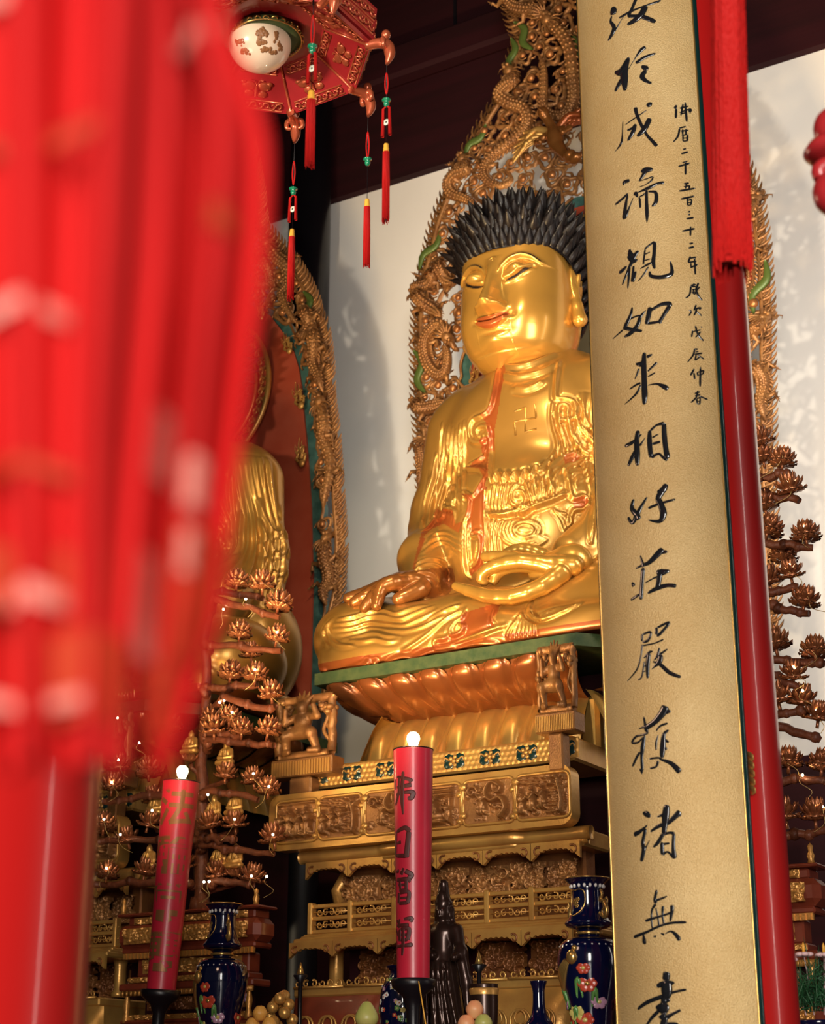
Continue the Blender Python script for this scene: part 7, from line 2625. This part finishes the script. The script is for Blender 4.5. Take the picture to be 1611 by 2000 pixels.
cn = [on_z(x, y, cz) for x, y in ((712, 69), (690, 177), (562, 228))]
angs = [math.atan2(p[1] - LP[1], p[0] - LP[0]) for p in cn]
rad = [math.hypot(p[0] - LP[0], p[1] - LP[1]) for p in cn]
LR = float(np.mean(rad))
LA = angs[1]
print('lantern', LP, rad, [math.degrees(a) for a in angs])
lan, LV_ = lantern('red octagonal palace lantern with butterfly boards and painted glass globe', tuple(LP), LR, LA, 0)
hooks = {}
for k in range(8):
    hooks[k] = ruyi_hook(lan, LA + k * PI / 4, LR, .0)


def scr(p):
    v = np.asarray(p) + LP - CAM
    zz = v @ FWD
    return 805.5 + F_PX * (v @ RGT) / zz, 1000 - F_PX * (v @ UPV) / zz


def drop(top, py):
    """drop below `top` that reaches picture row py"""
    return float(top[2] + LP[2] - on_depth(py, top)[2])


def on_depth(py, top):
    x, y0 = scr(top)
    return at(x, py, top[1] + LP[1])


for k in range(8):
    x, y = scr(hooks[k])
    print('hook', k, round(x), round(y))


def hang(top, rows, minis=True, **kw):
    D = lambda r: drop(top, r)
    tassel(lan, top, (D(rows[0]), D(rows[1])), D(rows[2]), (D(rows[3]), D(rows[4])) if minis else None, D((rows[3] + rows[4]) / 2) if minis else None, None, D(rows[5]), D(rows[6]), **kw)


byx = sorted(hooks.values(), key=lambda h: scr(h)[1])
pick = lambda X, Y: min(hooks.values(), key=lambda h: (scr(h)[0] - X) ** 2 + (scr(h)[1] - Y) ** 2)
h1, h2, h3 = pick(563, 290), pick(717, 228), pick(738, 110)
hang(h1, (315, 360, 375, 385, 430, 446, 578))
hang(h2, (258, 310, 318, 330, 350, 388, 517), minis=False)
hang(h3, (143, 183, 203, 212, 265, 280, 430))
# one that hangs from the near side of the upper tier, in front of the underside
n4 = at(612, 10, LP[1] - .42) - LP
MB().tube([n4 + np.array([0, 0, .30]), n4], .003, 6).build('tassel_string', M['black'], lan)
hang(n4, (30, 92, 98, 106, 160, 176, 322), r=.013)

# corner of a second lantern at the right edge of the view
C2 = CAM + ray(1618, 330) * 3.1
a2 = math.atan2(-RGT[1], -RGT[0])
R2 = .375
c2 = C2 + RGT * (R2 + .035)
lan2, _ = lantern('second red palace lantern, only its dark red corner hook shows at the right edge', tuple(c2), R2, a2, 0)
for k in range(2, 7):
    ruyi_hook(lan2, a2 + k * PI / 4, R2, .0)
for k in (0, 1, 7):
    d = np.array([math.cos(a2 + k * PI / 4), math.sin(a2 + k * PI / 4), 0])
    e = np.array([-d[1], d[0], 0])
    b = d * R2
    mb = MB()
    mb.ball(b + d * .02 + np.array([0, 0, .085]), (.036, .036, .042), 20)
    mb.lathe([(0, .018), (.045, .020), (.060, .036), (.050, .052), (0, .054)], 28, b + d * .018)
    mb.tube(spline([b - d * .04 + (0, 0, .01), b + d * .02 + (0, 0, .012), b + d * .05 + (0, 0, -.002), b + d * .05 + (0, 0, -.02)], 14), np.linspace(.022, .014, 14), 12)
    mb.ball(b + d * .028 + np.array([0, 0, -.050]), (.040, .040, .046), 20)
    mb.tube([b + d * .02 + (0, 0, -.02), b + d * .02 + (0, 0, .12)], .02, 12)
    mb.build('corner_hook', M['lantern'], lan2)

# ------------------------------------------------------------------ thick red tassel in front of the column
TD = 3.4
tp, bt = atd(1418, -160, TD), atd(1432, 530, TD)
ht = thing('hanging_tassel', 'thick plain red silk tassel hanging in front of the red column', 'tassel', tuple(tp))
wid = lambda t: (.029 + .007 * t)
P = lambda t: (bt - tp) * t
mb = MB()
tt = np.linspace(0, 1, 14)
mb.tube([P(t) for t in tt * .975], [wid(t) * .93 for t in tt], 24)
R = random.Random(12)
for k in range(64):
    a = 2 * PI * k / 64
    o = np.array([math.cos(a), math.sin(a), 0])
    e = R.uniform(.962, 1.022)
    mb.tube([P(0) + o * wid(0), P(.3) + o * wid(.3) * R.uniform(.97, 1.04), P(.7) + o * wid(.7) * R.uniform(.97, 1.05), P(e) + o * wid(1) * R.uniform(.96, 1.1)], [.0034, .0034, .0034, .0020], 5)
mb.build('fringe', M['tassel'], ht)
MB().lathe([(0, .09), (.012, .085), (.030, .05), (.034, .0), (.031, -.02), (0, -.02)], 24).build('knot', M['cloth'], ht)
MB().tube([(0, 0, .085), (0, 0, ZB - tp[2])], .006, 6).build('cord', M['tassel'], ht)

# ------------------------------------------------------------------ the red hangings right in front of the camera


def streamer(label, D, mid, halfw, pointed, seed, folds, trim):
    """long pleated silk streamer: mid = picture track of its centre line, halfw = half width along it (pixels at depth D)"""
    R = random.Random(seed)
    top = atd(mid[0][0], mid[0][1], D)
    root = thing('silk_streamer', label, 'hanging', tuple(top))
    n, m = 70, 64
    C = spline(np.array(mid, float), n)
    Wd = np.interp(np.linspace(0, 1, n), np.linspace(0, 1, len(halfw)), halfw)
    t = np.linspace(0, 1, n)
    u = np.linspace(-1, 1, m)
    fw = np.array([FWD[0], FWD[1], 0]) / math.hypot(FWD[0], FWD[1])
    G_ = np.zeros((n, m, 3))
    for i in range(n):
        base = CAM + (FWD + RGT * (C[i, 0] - 805.5) / F_PX - UPV * (C[i, 1] - 1000) / F_PX) * D
        w = Wd[i] / F_PX * D
        dep = .010 * np.cos(u * PI * folds * .6 + .6 * math.sin(3 * t[i]) + seed) * min(1, w / .02) + .003 * np.sin(u * 6 + t[i] * 5)
        G_[i] = base + RGT * (u * w)[:, None] + fw * dep[:, None]
    G_ -= top
    th = fw * .0035
    mb = MB()
    loop = np.concatenate([G_ - th, (G_ + th)[:, ::-1]], 1)
    mb.grid(loop, closed_v=True)
    mi = np.zeros(len(mb.f), int)
    mb.build('cloth', [M['cloth'], M['cloth2']], root)
    for (ta, tb, ua, ub, key) in trim:
        i0, i1 = int(ta * (n - 1)), int(tb * (n - 1))
        q = [spline(np.stack([G_[i0 + int((i1 - i0) * k / 7), int((.5 + .5 * (ua + (ub - ua) * s_)) * (m - 1))] for k in range(8)]), 16) for s_ in (0, .33, .66, 1)]
        q = np.stack(q, 1) - fw * .0048
        mb = MB()
        mb.grid(np.concatenate([q - fw * .0006, (q + fw * .0006)[:, ::-1]], 1), closed_v=True)
        mb.build('colour_patch', M[key], root)  # pink ones paint glints on the cloth, orange ones its bands
    MB().tube([(0, 0, -.02), (0, 0, ZB - top[2])], .004, 6).build('cord', M['tassel'], root)
    return root


streamer('pointed red silk streamer hanging close to the camera, right one of the blurred pair', .60, [(335, -260), (345, 0), (392, 250), (390, 500), (375, 720), (358, 950), (338, 1200), (312, 1530)], [88, 92, 128, 124, 112, 100, 92, 4], True, 1, 3.2,
         [(.63, .72, -.62, -.30, 'pink'), (.70, .76, .05, .5, 'pink'), (.77, .90, -.15, .75, 'cloth2'), (.80, .90, -.85, -.4, 'pink'), (.79, .84, .0, .45, 'pink'), (.90, .97, -.5, .3, 'cloth2'), (.40, .43, .2, .6, 'cloth2'), (.20, .215, -.3, .5, 'pink')])
streamer('wide red silk streamer at the left edge, left one of the blurred pair', .56, [(95, -260), (98, 100), (96, 500), (90, 900), (86, 1200), (82, 1500)], [235, 230, 215, 185, 165, 150], False, 4, 4.6,
         [(.72, .80, -.9, .8, 'cloth2'), (.83, .93, -.2, .95, 'cloth2'), (.78, .81, -.9, .3, 'pink'), (.90, .915, -.8, .6, 'pink'), (.15, .17, -.9, -.1, 'pink'), (.45, .47, -.95, .2, 'pink'), (.62, .635, -.6, .7, 'cloth2'), (.30, .315, -.9, .5, 'cloth2')])
